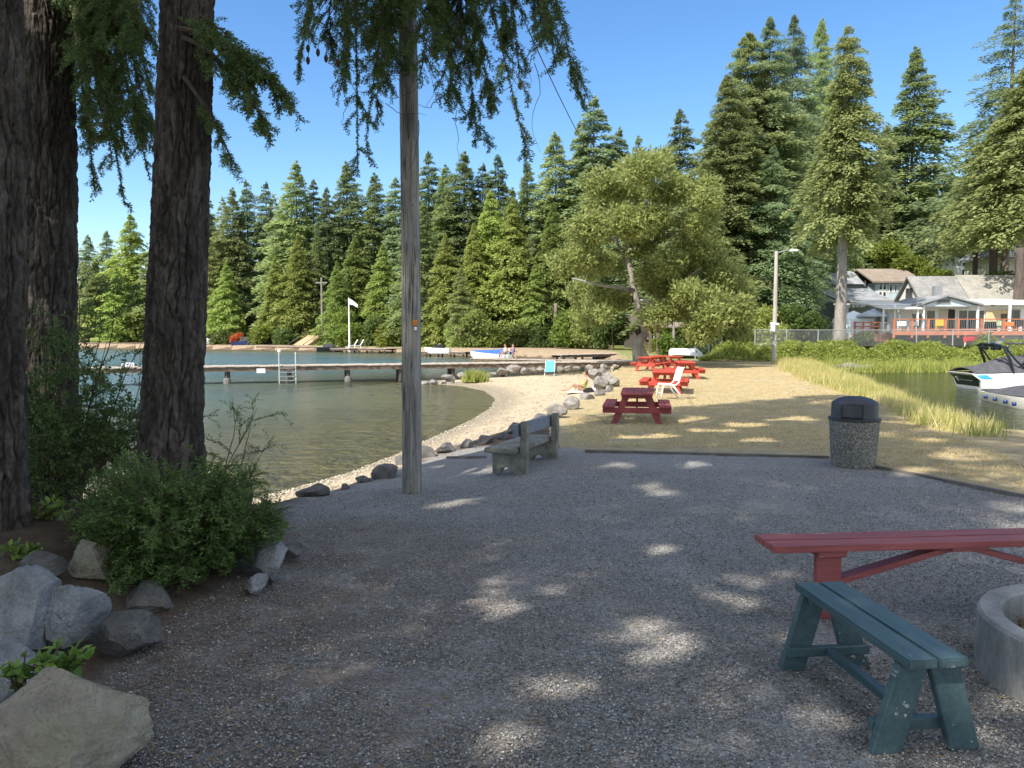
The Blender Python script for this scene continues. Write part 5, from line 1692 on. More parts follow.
# white boat with bimini behind
p = atd(1019, 380, 40)
wb = thing('motor_boat', 'white motor boat with black canopy bar, at the right edge behind the wakeboard boat', 'boat', (p.x + 2.2, p.y, ZW), .05)
hull_mb(6, 2.2, .9).build('hull', M['boat_white'], wb, smooth=R(35))
MB().box((-2.7, -.9, .91), (1.2, .9, 1.25)).build('seats', M['cover'], wb, .12)
MB().add([(0, -.9, 1.0), (.5, -.8, 1.75), (.9, 0, 1.8), (.5, .8, 1.75), (0, .9, 1.0), (.8, 0, 1.0)], [(0, 1, 2, 5), (5, 2, 3, 4)]).build('windscreen', M['glass'], wb)
MB().box((-2.4, -1.0, 2.05), (.1, 1.0, 2.15)).build('bimini', M['cover'], wb, .03)
MB().tube([(-2.2, -.95, 1), (-2.2, -.95, 2.06)], .03, 6).tube([(-.1, -.95, 1), (-.1, -.95, 2.06)], .03, 6).tube([(-2.2, .95, 1), (-2.2, .95, 2.06)], .03, 6).build('canopy_frame', M['metal'], wb)
# blue covered boat on the dock
p = atd(491.5, 352, 66.5)
bb = thing('covered_boat', 'white boat under a bright blue tarp beside the two people on the dock', 'boat', (p.x, p.y, ZW + .25), R(186))
hull_mb(3.6, 1.6, .55, sheer=.25).build('hull', M['boat_white'], bb, smooth=R(35))
V = []
for i in range(12):
    u = i / 11
    w = .84 * (1 if u < .55 else 1 - ((u - .55) / .45) ** 2)
    for j in range(7):
        s = -1 + j / 3
        V.append((-1.85 + 3.6 * u, w * s, .57 + .25 * u ** 2 + (.50 - .42 * u) * (1 - abs(s) ** 1.6)))
MB().add(V, [(i * 7 + j, (i + 1) * 7 + j, (i + 1) * 7 + j + 1, i * 7 + j + 1) for i in range(11) for j in range(6)]).build('tarp', M['blue_cover'], bb, smooth=True)
# two people on that dock
STD = {'pelvis': (0, 0, .90), 'waist': (0, 0, 1.05), 'chest': (0, .0, 1.30), 'neck': (0, 0, 1.48), 'head0': (-.01, 0, 1.56), 'head1': (0, 0, 1.66), 'top': (0, 0, 1.72), 'nose': (-.11, 0, 1.6), 'shL': (0, .19, 1.40), 'shR': (0, -.19, 1.40), 'elL': (.02, .25, 1.12), 'elR': (.02, -.25, 1.12), 'wrL': (-.05, .24, .88), 'wrR': (-.05, -.24, .88),
       'haL': (-.07, .24, .80), 'haR': (-.07, -.24, .80), 'fiL': (-.08, .23, .72), 'fiR': (-.08, -.23, .72), 'hiL': (0, .09, .86), 'hiR': (0, -.09, .86), 'knL': (-.02, .11, .47), 'knR': (.02, -.11, .47), 'anL': (0, .12, .07), 'anR': (.02, -.12, .07), 'toL': (-.14, .13, .03), 'toR': (-.12, -.13, .03)}
CHR = {'pelvis': (0, 0, .42), 'waist': (.03, 0, .58), 'chest': (.06, 0, .80), 'neck': (.05, 0, .96), 'head0': (.02, 0, 1.05), 'head1': (.03, 0, 1.15), 'top': (.03, 0, 1.20), 'nose': (-.09, 0, 1.08), 'shL': (.05, .19, .88), 'shR': (.05, -.19, .88), 'elL': (.0, .25, .62), 'elR': (.0, -.25, .62), 'wrL': (-.22, .17, .58), 'wrR': (-.22, -.17, .58),
       'haL': (-.30, .15, .57), 'haR': (-.30, -.15, .57), 'fiL': (-.37, .14, .55), 'fiR': (-.37, -.14, .55), 'hiL': (-.02, .10, .41), 'hiR': (-.02, -.10, .41), 'knL': (-.45, .12, .46), 'knR': (-.45, -.12, .46), 'anL': (-.52, .12, .07), 'anR': (-.48, -.12, .07), 'toL': (-.68, .13, .03), 'toR': (-.64, -.13, .03)}
for k, (px, lb, top_) in enumerate(((505, 'person with bare arms seated on the dock close to the blue tarp', (.45, .42, .36)), (513, 'person in purple clothes seated at the right on the dock', (.20, .17, .32)))):
    p = atd(px, 352, 64.6)
    seat = thing('folding_chair', ('pale folding chair under the bare armed person', 'dark folding chair under the person in purple')[k], 'chair', (p.x, p.y, -.62), R(40 + 60 * k))
    MB().box((-.24, -.24, .33), (.24, .24, .36)).build('seat', M[('off_white', 'cover')[k]], seat, .005)
    MB().bar((.22, 0, .36), (.34, 0, .85), .48, .03, (-1, 0, .2)).build('backrest', M[('off_white', 'cover')[k]], seat, .005)
    for sx_ in (-.22, .22):
        for sy_ in (-.22, .22):
            MB().tube([(sx_, sy_, 0), (sx_, sy_, .335)], .02, 6).build('leg', M['metal'], seat)
    person('person', lb, (p.x, p.y, -.62), R(40 + 60 * k), CHR, EDG, RADS, M['skin'], ((.045, 0, 1.15), (.10, .10, .11), M['hair']),
           [('shirt', [(.0, 0, .44), (.03, 0, .6), (.06, 0, .82), (.055, 0, .92)], [.15, .145, .16, .09], plain('shirt_cloth', top_, .8)), ('trousers', [(-.02, .1, .41), (-.44, .12, .46), (-.5, .12, .14)], [.105, .08, .06], plain('trouser_cloth', (.10, .12, .18), .8))])
# far craft
def small_boat(label, px, d, L, hull, top, rz, z=ZW, cabin=True, name='motor_boat'):
    p = atd(px, 345, d)
    t = thing(name, label, 'boat', (p.x, p.y, z), rz)
    hull_mb(L, L * .36, L * .15, sheer=L * .04).build('hull', M[hull], t, smooth=R(35))
    if cabin:
        MB().prism([(-L * .3, L * .14), (L * .18, L * .16), (L * .05, L * .29), (-L * .26, L * .28)], 1, -L * .13, L * .13).build('cover', M[top], t, .05)
        MB().prism([(L * .06, L * .16), (L * .2, L * .165), (L * .07, L * .275)], 1, -L * .132, L * .132).build('windscreen', M['glass'], t)
    return t
small_boat('dark blue motor boat moored at the far shore, left of the sand cutting', 251, 121, 5.6, 'navy', 'cover', R(12), ZW + .35)
small_boat('pale watercraft with a dark hull resting on the grey finger dock', 437, 84.5, 2.9, 'boat_white', 'boat_black', R(172), -.60, name='jet_ski')
small_boat('dark low boat beside the dock below the flagpole', 331, 107, 3.8, 'boat_black', 'cover', R(10))
small_boat('small white boat on the water left of the dark trunk', 131, 52, 2.2, 'boat_white', 'boat_white', R(30))
for k, px in enumerate((352, 358)):
    p = atd(px, 345, 101.5)
    t = thing('deck_chair', ('left white deck chair on the dock below the flagpole', 'right white deck chair on the dock below the flagpole')[k], 'chair', (p.x, p.y, -.55), R(20), 'white deck chairs on the flagpole dock')
    MB().bar((-.5, 0, .35), (.3, 0, .4), .65, .05).build('seat', M['white'], t, .01)
    MB().bar((.3, 0, .4), (.75, 0, 1.15), .65, .05, (-1, 0, .3)).build('backrest', M['white'], t, .01)
    for sx_ in (-.45, .3):
        MB().box((sx_ - .04, -.3, 0), (sx_ + .04, .3, .36)).build('leg', M['white'], t)
# flagpole and flag
p = atd(349.5, 345, 106)
fp = thing('flagpole', 'white flagpole on the far shore with a limp white flag', 'flagpole', (p.x, p.y, hz(p.x, p.y)))
Hf = 1.6 + (332 - 298) * 106 / 770 - fp.location.z
MB().tube([(0, 0, -.3), (0, 0, Hf)], [.14, .09], 8).build('pole', M['off_white'], fp)
MB().add([(.1, 0, Hf - .1), (.5, .12, Hf - .35), (1.25, -.1, Hf - .95), (1.15, .1, Hf - 1.35), (.6, -.12, Hf - 1.0), (.1, 0, Hf - .9)], [(0, 1, 4, 5), (1, 2, 3, 4)]).build('flag', M['off_white'], fp)
# orange roofed cabin, sand cutting steps, bits along the bank
M['tan_roof'] = rough_mat('orange_brown_roof', (.40, .16, .08), (.52, .24, .13), 2, .8)
M['dark_wall'] = rough_mat('dark_wall', (.07, .06, .05), (.13, .11, .09), 2, .8)
p = atd(326, 345, 128); p.z = hz(p.x, p.y)
cbn = thing('cabin', 'small dark cabin with an orange-brown roof among the far trees', 'cabin', (p.x, p.y, p.z - .5), R(12))
MB().box((-4, -3, 0), (4, 3, 3.4)).build('wall', M['dark_wall'], cbn)
MB().prism([(-3.7, 3.3), (3.7, 3.3), (0, 5.2)], 0, -4.5, 4.5).build('roof', M['tan_roof'], cbn)
MB().box((-2.5, -3.06, 1.2), (-.8, -3.003, 2.5)).build('window', M['glass'], cbn)
MB().box((.6, -3.06, .3), (1.6, -3.003, 2.4)).build('door', M['board'], cbn)
p = atd(303, 345, 117); p.z = hz(p.x, p.y)
stp = thing('wooden_steps', 'tan wooden ramp and steps climbing the far bank at the sand cutting', 'steps', (p.x, p.y, -.9), R(60))
stp.scale = (.72, .8, .62)
MB().prism([(-2.5, 0), (4.5, 0), (4.5, 3.2), (3.5, 3.2)], 1, -1.9, 1.9).build('ramp', rough_mat('tan_boards', (.38, .25, .15), (.5, .35, .22), 3, .85), stp)
for s in (-1.95, 1.95):
    MB().bar((-2.2, s, 1.0), (3.6, s, 4.2), .08, .12).bar((-2, s, 0), (-2, s, 1.1), .1, .1).bar((3.6, s, 3), (3.6, s, 4.2), .1, .1).build('rail', M['board'], stp)
for k, (px, d, lb) in enumerate(((520, 100, 'pale wooden bench on the sandy bank above the two people'), (527, 100, 'second pale seat on the sandy bank, right of the first'))):
    p = atd(px, 345, d); p.z = hz(p.x, p.y)
    t = thing('garden_bench', lb, 'bench', p, .2)
    MB().box((-.8, -.25, .42), (.8, .25, .5)).build('seat', M['deck'], t); MB().box((-.8, .2, .55), (.8, .26, .95)).build('backrest', M['deck'], t)
    for sx_ in (-.7, .7): MB().box((sx_ - .05, -.22, 0), (sx_ + .05, .26, .418)).build('leg', M['deck'], t)

# ------------------------------------------------------------------ houses on the right
M['shingle'] = rough_mat('grey_shingles', (.17, .17, .17), (.29, .285, .275), 1.2, .9, bumpd=.03, fine=5)
M['shingle_tan'] = rough_mat('tan_shingles', (.22, .21, .185), (.34, .325, .285), 1.2, .9, bumpd=.03, fine=5)
M['brown_roof'] = rough_mat('brown_shingles', (.20, .165, .135), (.29, .245, .205), 1, .9, bumpd=.03, fine=5)
M['slate_roof'] = rough_mat('blue_grey_shingles', (.20, .21, .225), (.31, .325, .345), 1, .9, bumpd=.03, fine=5)
M['wall_white'] = rough_mat('white_siding', (.66, .66, .65), (.78, .78, .77), .8, .7, bumpd=.01, fine=8)
M['wall_blue'] = rough_mat('pale_blue_siding', (.42, .50, .55), (.52, .60, .64), .8, .7, bumpd=.01, fine=8)
M['wall_grey'] = rough_mat('grey_siding', (.20, .21, .22), (.28, .29, .30), .8, .75, bumpd=.01, fine=8)
M['metal_roof'] = rough_mat('pale_metal_roof', (.62, .60, .56), (.75, .73, .69), 1, .6, bumpd=.01)
M['rail_red'] = rough_mat('orange_red_stain', (.36, .13, .08), (.50, .20, .12), 2, .75)
def wall_box(name, a, b, mat, par): return MB().box(a, b).build(name, mat, par)
def window(par, a, b, frame='white', depth=-.07, axis=1, panes=1):
    """window set in a wall facing -y (axis 1) or -x (axis 0): frame with pane as sub-part. a,b=(u,z) corners, depth plane"""
    (u0, z0), (u1, z1) = a, b
    def bx(m, u0, u1, z0, z1, d0, d1):
        return m.box((u0, d0, z0), (u1, d1, z1)) if axis == 1 else m.box((d0, u0, z0), (d1, u1, z1))
    d = depth
    fr_ = MB(); t = .09
    bx(fr_, u0 - t, u0, z0 - t, z1 + t, d - .06, d - .003); bx(fr_, u1, u1 + t, z0 - t, z1 + t, d - .06, d - .003)
    bx(fr_, u0, u1, z1, z1 + t, d - .06, d - .003); bx(fr_, u0, u1, z0 - t, z0, d - .06, d - .003)
    for k in range(1, panes):
        uu = u0 + (u1 - u0) * k / panes
        bx(fr_, uu - .04, uu + .04, z0, z1, d - .06, d - .003)
    f = fr_.build('window', M[frame], par)
    pn = MB(); bx(pn, u0, u1, z0, z1, d - .03, d - .004)
    pn.build('pane', M['glass'], f)
    return f
# long low white house with a deck
D = 72.0
K = D / 770
def X(px): return (px - 512) * K
def Zh(py, d=D): return 1.6 + (332 - py) * d / 770
zf = Zh(331)
lh = thing('house', 'long low white house with a pale metal roof behind the orange-red deck', 'house', (X(940), D, zf))
def lx_(px, off=0.0): return (px - 512) * (D + off) / 770 - X(940)
top = Zh(306) - zf
wall_box('wall', (lx_(880), 0, -1.5), (lx_(1085), 7, top), M['wall_white'], lh)
# roofs: main slope and the porch gable
mb = MB().prism([(-1.2, top + .02), (7.5, top + .8), (7.5, top + .95), (-1.2, top + .17)], 0, lx_(985), lx_(1090)).prism([(-.6, top + .03), (7.5, top + .35), (7.5, top + .5), (-.6, top + .18)], 0, lx_(865), lx_(985) - .02)
mb.build('roof', M['metal_roof'], lh)
gx0, gx1, gxm = lx_(920, -1.9), lx_(976, -1.9), lx_(944, -1.9)
gp_ = MB()
gz = Zh(299) - zf
for s, (xa, xb) in enumerate(((gx0 - .35, gxm), (gxm, gx1 + .35))):
    za, zb_ = (top - .05, gz + .12) if s == 0 else (gz + .12, top - .05)
    gp_.prism([(xa, za), (xb, zb_), (xb, zb_ + .16), (xa, za + .16)], 1, -2.2, 5)
gp_.build('porch_roof', M['slate_roof'], lh)
MB().prism([(gx0, top - .12), (gx1, top - .12), (gxm, gz + .08)], 1, -1.9, -1.75).build('gable', M['wall_blue'], lh)
window(lh, (gxm - .75, top + .22), (gxm + .3, top + .5), 'wall_grey', -1.90, panes=1)
for px in (893, 922, 976, 1008):
    MB().box((lx_(px, -1.8) - .09, -1.85, -.1), (lx_(px, -1.8) + .09, -1.70, top)).build('porch_post', M['white'], lh)
for (a, b, z0, z1, n, fm) in ((912, 919, .5, 1.5, 1, 'wall_grey'), (925, 933, .2, 1.9, 1, 'white'), (957, 974, .2, 1.9, 2, 'white'), (976.5, 982, .3, 1.9, 1, 'white'), (1004, 1017, .5, 1.9, 2, 'wall_grey'), (880, 886, .6, 1.5, 1, 'white')):
    window(lh, (lx_(a), z0), (lx_(b), z1), fm, 0, panes=n)
MB().box((lx_(938), -.08, .05), (lx_(946), -.003, 2.0)).build('door', rough_mat('tan_door', (.5, .42, .33), (.6, .52, .42), 2, .6), lh)
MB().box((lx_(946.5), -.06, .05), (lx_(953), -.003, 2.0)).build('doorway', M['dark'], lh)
ck = MB().box((lx_(951) - .35, 2.5, top + .3), (lx_(951) + .35, 3.1, top + 2.0)).build('chimney', M['wall_grey'], lh)
# painted board on the wall
sb_ = thing('wall_sign', 'tan painted board hanging on the white house wall above the deck', 'sign', (X(995), D - .12, zf))
MB().box((-1.15, -.06, .55), (1.15, 0, 1.95)).build('board', rough_mat('tan_sign', (.55, .43, .24), (.66, .53, .32), 2, .7), sb_, .01)
MB().box((.25, -.075, .8), (.85, -.062, 1.6)).build('painted_panel', M['dark_wall'], sb_, .05)
# deck with railing
dk = thing('deck', 'raised timber deck with an orange-red railing in front of the white house', 'deck', (X(940), D - 3.2, zf))
dx0, dx1 = lx_(892, -4.8), lx_(1090)
MB().box((dx0, -1.6, -.12), (dx1, 1.3, -.02)).build('floor_boards', M['deck'], dk)
MB().box((dx0, -1.68, -.36), (dx1, -1.6, -.0)).build('fascia', M['rail_red'], dk)
MB().box((dx0, -1.66, .98), (dx1, -1.54, 1.06)).build('handrail', M['rail_red'], dk)
MB().box((dx0, -1.63, .14), (dx1, -1.57, .20)).build('lower_rail', M['rail_red'], dk)
k = dx0
px_posts = [893, 911, 927, 944, 957, 980, 1002, 1024, 1046, 1068]
for px in px_posts:
    x = lx_(px, -4.8); MB().box((x - .10, -1.65, -.6), (x + .10, -1.53, 1.0)).build('post', M['rail_red'], dk)
mb = MB()
for i in range(int((dx1 - dx0) / .16)):
    x = dx0 + i * .16; mb.box((x - .012, -1.61, .2), (x + .012, -1.585, .98))
mb.build('balusters', M['metal'], dk)
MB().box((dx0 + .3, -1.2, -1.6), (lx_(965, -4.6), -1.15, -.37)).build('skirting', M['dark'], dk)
MB().box((lx_(966, -4.6), -1.35, -1.7), (dx1, -1.30, -.37)).build('lattice', M['wall_grey'], dk)
# bright odds and ends on the deck, each one a thing
def deck_item(name, label, cat, px, w, h, mat, y=-1.0, shape='chair'):
    t = thing(name, label, cat, ((px - 512) * (D - 3.2 + y) / 770, D - 3.2 + y, zf))
    if shape == 'chair':
        MB().box((-w / 2, -.25, .38), (w / 2, .25, .45)).build('seat', mat, t, .01)
        MB().box((-w / 2, .2, .46), (w / 2, .28, h)).build('backrest', mat, t, .01)
        for sx_ in (-1, 1):
            MB().box((sx_ * (w / 2 - .05) - .03, -.24, 0), (sx_ * (w / 2 - .05) + .03, .24, .378)).build('leg', mat, t)
    else:
        MB().prism([(-w / 2, .02), (w / 2, .02), (w / 2 * .9, h), (-w / 2 * .9, h)], 1, -.2, .2).build('body', mat, t, .05)
        MB().box((-w / 2, -.22, h + .002), (w / 2, .22, h + .06)).build('lid', mat, t, .02)
org = plain('orange_plastic', (.75, .22, .03), .5); yel = plain('yellow_plastic', (.75, .48, .05), .5); blk = M['dark']
deck_item('deck_chair', 'yellow-orange deck chair behind the railing below the porch gable', 'chair', 940, .8, 1.0, yel)
deck_item('deck_chair', 'bright orange deck chair at the right behind the railing', 'chair', 1009, .9, .8, org)
deck_item('deck_chair', 'black deck chair at the right end of the railing', 'chair', 1019, .8, .95, blk)
deck_item('deck_chair', 'white deck chair at the left end of the long deck', 'chair', 902, .8, .85, M['white'])
deck_item('deck_chair', 'grey deck chair left of the porch door', 'chair', 914, .7, .85, M['wall_grey'])
deck_item('barbecue', 'dark barbecue grill under the painted board on the deck', 'grill', 989, 1.0, .75, blk, shape='box')
deck_item('deck_chair', 'pale green deck chair between the grill and the orange chair', 'chair', 998, .7, .9, plain('pale_green_plastic', (.5, .55, .35), .6))
kay = thing('kayak', 'small red kayak lying under the orange-red deck', 'kayak', (X(946), D - 5.1, zf - .75), .05)
hull_mb(2.6, .6, .25, sheer=.05).build('hull', plain('red_plastic', (.6, .05, .06), .4), kay, smooth=R(40))
MB().box((-.35, -.2, .252), (.35, .2, .29)).build('cockpit', M['dark'], kay, .03)
# steep roofed cottage behind
d0, d1 = 80.0, 86.0
ct = thing('cottage', 'white gabled cottage with a steep grey shingle roof above the low house', 'house', (0, 0, 0))
xg = (922 - 512) * d0 / 770
ze, za = Zh(304, 80), Zh(278.5, 83)
wall_box('wall', (xg, d0, -1), (xg + 11.5, d1, ze), M['wall_white'], ct)
xe = xg + 11.5
MB().add([(xg + .01, d0 + .05, ze - .02), (xg + .01, d1 - .05, ze - .02), (xg + .01, (d0 + d1) / 2, za - .15), (xe - .01, d0 + .05, ze - .02), (xe - .01, d1 - .05, ze - .02), (xe - .01, (d0 + d1) / 2, za - .15)], [(0, 2, 1), (3, 4, 5), (0, 3, 5, 2), (1, 2, 5, 4)]).build('gable', M['wall_white'], ct)
def slope(x0, x1, mat, dz=0):
    ym = (d0 + d1) / 2
    m_ = MB()
    for s in (-1, 1):
        yo = ym + s * ((d1 - d0) / 2 + .35)
        zo = ze - .3
        m_.prism([(yo, zo + dz), (ym, za + dz), (ym, za + .2 + dz), (yo, zo + .2 + dz)], 0, x0, x1)
    m_.build('roof', M[mat], ct)
xs = (957 - 512) * 82 / 770
slope(xg - .35, xs, 'shingle'); slope(xs + .01, xe + .6, 'shingle_tan', .12)
window(ct, ((d0 + d1) / 2 - .6, ze + .15), ((d0 + d1) / 2 + .6, ze + 1.7), 'board', xg - .0, axis=0, panes=2)
# two storey blue-grey house
th = thing('house', 'two storey pale blue house with a brown roof partly behind the fir trunk', 'house', (0, 0, 0))
dA, dB = 94.0, 106.0
xc = (873 - 512) * dA / 770
xr = (914 - 512) * dA / 770
zb0, ze2, zr2 = 0.5, Zh(283, 94), Zh(271, 98)
wall_box('wall', (xc, dA, zb0), (xr, dB, ze2), M['wall_blue'], th)
wall_box('side_wing', (xc - 6, dA + 2.0, zb0), (xc - .003, dB - .5, ze2 - .1), M['wall_grey'], th)  # tree shade on this wall is put into its grey colour
MB().prism([(dA - .6, ze2 - .05), ((dA + dB) / 2 - 2, zr2), (dB + .5, ze2), (dB + .5, ze2 + .2), ((dA + dB) / 2 - 2, zr2 + .2), (dA - .6, ze2 + .15)], 0, xc - .6, xr + .5).build('roof', M['brown_roof'], th)
MB().add([(xc - 6.6, dA + 1.4, ze2 - .1), (xc - .62, dA + 1.4, ze2 - .1), (xc - .62, dB, ze2 - .1), (xc - 6.6, dB, ze2 - .1), (xc - 3, dA + 6, zr2 - .2), (xc - .62, dA + 5, zr2 + .05)], [(0, 1, 5, 4), (0, 4, 3), (4, 5, 2, 3), (0, 3, 2, 1), (1, 2, 5)]).build('wing_roof', M['slate_roof'], th)
for px0, px1, py0, py1 in ((877, 879.5, 290, 283.5), (881, 883.5, 290, 283.5), (877, 879.5, 297, 292.5), (881, 883.5, 297, 292.5), (887.5, 889.5, 292, 284), (892.5, 894, 292, 285)):
    c = dA / 770
    window(th, ((px0 - 512) * c, Zh(py0, dA)), ((px1 - 512) * c, Zh(py1, dA)), 'white', dA)
window(th, ((863 - 512) * 96 / 770, Zh(290, 96)), ((871 - 512) * 96 / 770, Zh(282, 96)), 'board', dA + 2.0, panes=2)
# lower wing in front with grey roof
lw = thing('house', 'single storey grey wing with a dark shingle roof below the blue house', 'house', (0, 0, 0))
dL = 86.0
xa_, xb_ = (838 - 512) * dL / 770, (896 - 512) * dL / 770
zt_ = Zh(302, dL)
wall_box('wall', (xa_, dL, -.5), (xb_ - 1.5, dL + 6, zt_), M['wall_blue'], lw)
MB().prism([(dL - .7, zt_ - .03), (dL + 6, Zh(290, dL + 5)), (dL + 6, Zh(290, dL + 5) + .2), (dL - .7, zt_ + .17)], 0, xa_ - .5, xb_ - .8).build('roof', M['slate_roof'], lw)
for px0, px1 in ((848, 851), (852.5, 855), (856.5, 859), (863, 870), (877, 884)):
    window(lw, ((px0 - 512) * dL / 770, Zh(310, dL)), ((px1 - 512) * dL / 770, Zh(304.5, dL)), 'white', dL)
# white flat porch canopy, deck annex and tents
pc = thing('patio_canopy', 'white flat patio canopy on posts left of the long white house', 'canopy', (X(880), D, zf))
MB().prism([(-2.6, 1.95), (4, 2.85), (4, 2.97), (-2.6, 2.07)], 0, lx_(868) - lx_(880), lx_(906) - lx_(880)).build('roof', M['metal_roof'], pc)
for px in (870, 884, 903):
    MB().box((lx_(px) - lx_(880) - .07, -2.4, -.1), (lx_(px) - lx_(880) + .07, -2.26, 1.96)).build('post', M['white'], pc)
ad = thing('deck', 'small lower deck with orange-red boards beside the fir trunk', 'deck', (X(852), D - 1, zf - .25))
MB().box((lx_(838) - lx_(852), -2, -.15), (lx_(889) - lx_(852), 2.6, -.03)).build('floor_boards', M['deck'], ad)
MB().box((lx_(838) - lx_(852), -2.1, -.7), (lx_(889) - lx_(852), -2.0, -.0)).build('fascia', M['rail_red'], ad)
for z in (.35, .65, 1.0):
    MB().box((lx_(838) - lx_(852), -2.06, z - .06), (lx_(863) - lx_(852), -2.0, z + .06)).build('rail', M['rail_red'], ad)
for px in (840, 848, 856, 863):
    MB().box((lx_(px) - lx_(852) - .07, -2.0, -.9), (lx_(px) - lx_(852) + .07, -1.9, 1.1)).build('post', M['rail_red'], ad)
for px in (872, 882):
    MB().box((lx_(px) - lx_(852) - .09, -1.98, -1.0), (lx_(px) - lx_(852) + .09, -1.82, 1.9)).build('tall_post', M['wall_grey'], ad)
MB().box((lx_(864) - lx_(852), -2.0, .95), (lx_(889) - lx_(852), -1.93, 1.03)).build('handrail', M['wall_grey'], ad)
tn = thing('tent', 'white and light blue canopy tent on the lower deck', 'tent', (X(853), D + .2, zf - .25))
mb = MB(); w, h = 1.5, 1.4
mb.add([(-w, -1, 0), (w, -1, 0), (w, 1, 0), (-w, 1, 0), (-w, -1, h), (w, -1, h), (w, 1, h), (-w, 1, h), (0, 0, h + .75)], [(0, 1, 5, 4), (1, 2, 6, 5), (2, 3, 7, 6), (3, 0, 4, 7), (4, 5, 8), (5, 6, 8), (6, 7, 8), (7, 4, 8)])
mb.build('canvas', rough_mat('pale_canvas', (.62, .72, .76), (.76, .80, .80), 1, .8, bumpd=.02), tn)
MB().box((-w - .04, -1.02, .1), (-w + .35, -.99, h - .1)).build('side_flap', plain('aqua_canvas', (.20, .55, .70), .8), tn)
um = thing('parasol', 'open pale blue-grey parasol above the lower deck', 'parasol', (X(869), D - .8, zf - .25))
mb = MB()
V = [(0, 0, 2.35)] + [(1.6 * math.cos(k * math.pi / 4), 1.6 * math.sin(k * math.pi / 4), 1.72) for k in range(8)] + [(1.6 * math.cos(k * math.pi / 4), 1.6 * math.sin(k * math.pi / 4), 1.55) for k in range(8)]
mb.add(V, [(0, 1 + k, 1 + (k + 1) % 8) for k in range(8)] + [(1 + k, 9 + k, 9 + (k + 1) % 8, 1 + (k + 1) % 8) for k in range(8)]).build('canopy', rough_mat('parasol_cloth', (.36, .40, .46), (.5, .54, .6), 2, .8), um)
MB().tube([(0, 0, 0), (0, 0, 2.4)], .035, 6).build('pole', M['metal'], um)
for k, px in enumerate((858, 876, 884)):
    t = thing('patio_chair', ('white patio chair on the lower deck before the tent', 'white patio chair under the parasol', 'white patio chair under the flat canopy')[k], 'chair', (X(px), D - 1.6, zf - .25), R(30 * k), 'white patio chairs on the lower deck')
    MB().box((-.3, -.3, .38), (.3, .3, .44)).build('seat', M['white'], t); MB().box((-.3, .25, .44), (.3, .31, .95)).build('backrest', M['white'], t)
    for a_ in (-.25, .25):
        for b_ in (-.25, .25): MB().box((a_ - .03, b_ - .03, 0), (a_ + .03, b_ + .03, .378)).build('leg', M['white'], t)
# upper houses on the slope
u1 = thing('house', 'long white house high on the slope behind the trees', 'house', (0, 0, 0))
dU = 122.0; c = dU / 770
wall_box('wall', ((921 - 512) * c, dU, 5), ((959 - 512) * c, dU + 8, Zh(262, dU)), M['wall_white'], u1)
MB().prism([(dU - .8, Zh(262, dU) - .05), (dU + 4, Zh(254, dU)), (dU + 8.6, Zh(262, dU)), (dU + 4, Zh(254, dU) + .25)], 0, (920 - 512) * c, (960 - 512) * c).build('roof', M['metal_roof'], u1)
for k in range(6):
    a = 924 + k * 6
    window(u1, ((a - 512) * c, Zh(267, dU)), ((a + 3 - 512) * c, Zh(263.5, dU)), 'white', dU)
MB().box(((930 - 512) * c, dU - 2.4, Zh(271.5, dU)), ((955 - 512) * c, dU - 2.3, Zh(268, dU))).build('balcony', M['wall_white'], u1)
u2 = thing('house', 'white gabled house with a porch high at the right edge', 'house', (0, 0, 0))
d2 = 104.0; c = d2 / 770
xl_ = (1000 - 512) * c; xm = (1026 - 512) * c; xr_ = (1052 - 512) * c
wall_box('wall', (xl_, d2, 5.5), (xr_, d2 + 9, Zh(255, d2)), M['wall_white'], u2)
MB().prism([(xl_ + .01, Zh(255, d2)), (xr_ - .01, Zh(255, d2)), (xm, Zh(232, d2) - .1)], 1, d2 + .01, d2 + 8.99).build('gable', M['wall_white'], u2)
mb = MB()
for s in (-1, 1):
    xo = xm + s * (xm - xl_ + .7); zo = Zh(258, d2)
    mb.prism([(xo, zo), (xm, Zh(232, d2)), (xm, Zh(232, d2) + .35), (xo, zo + .35)], 1, d2 - .9, d2 + 9.5)
mb.build('roof', M['slate_roof'], u2)
window(u2, ((1009 - 512) * c, Zh(257, d2)), ((1014 - 512) * c, Zh(253, d2)), 'white', d2)
window(u2, ((1017 - 512) * c, Zh(256, d2)), ((1023 - 512) * c, Zh(250, d2)), 'white', d2)
MB().prism([(d2 - 4, Zh(262, d2)), (d2 - .01, Zh(259, d2)), (d2 - .01, Zh(258, d2)), (d2 - 4, Zh(261, d2))], 0, (1001 - 512) * c, (1030 - 512) * c).build('porch_roof', M['slate_roof'], u2)
for px in (1003, 1010, 1022):
    MB().box(((px - 512) * c - .12, d2 - 3.8, 5.5), ((px - 512) * c + .12, d2 - 3.55, Zh(262, d2))).build('porch_post', M['white'], u2)
MB().box(((1012 - 512) * c, d2 - .07, 7), ((1018 - 512) * c, d2 - .003, Zh(262.5, d2))).build('door', M['dark_wall'], u2)
for k, (px, s) in enumerate(((925, 1.1), (936, 1.0), (944, 1.3), (953, 1.2), (962, 1.1), (970, 1.0))):
    p = atd(px, 274 + (k % 3), 97)
    o = link('boulder', rock_mesh(700 + k, (s * 1.2, s, s * .7), 3, 9), M['rock_tan'], smooth=True); o.location = p
    o.location.z = hz(p.x, p.y) + .3
    tag(o, ('leftmost pale boulder of the terrace above the cottage roof', 'second pale boulder of the terrace above the cottage', 'large pale boulder over the middle of the cottage roof', 'pale boulder right of the large one on the terrace', 'pale boulder near the terrace end above the cottage', 'rightmost pale boulder of the terrace')[k], 'boulder', 'pale terrace boulders')
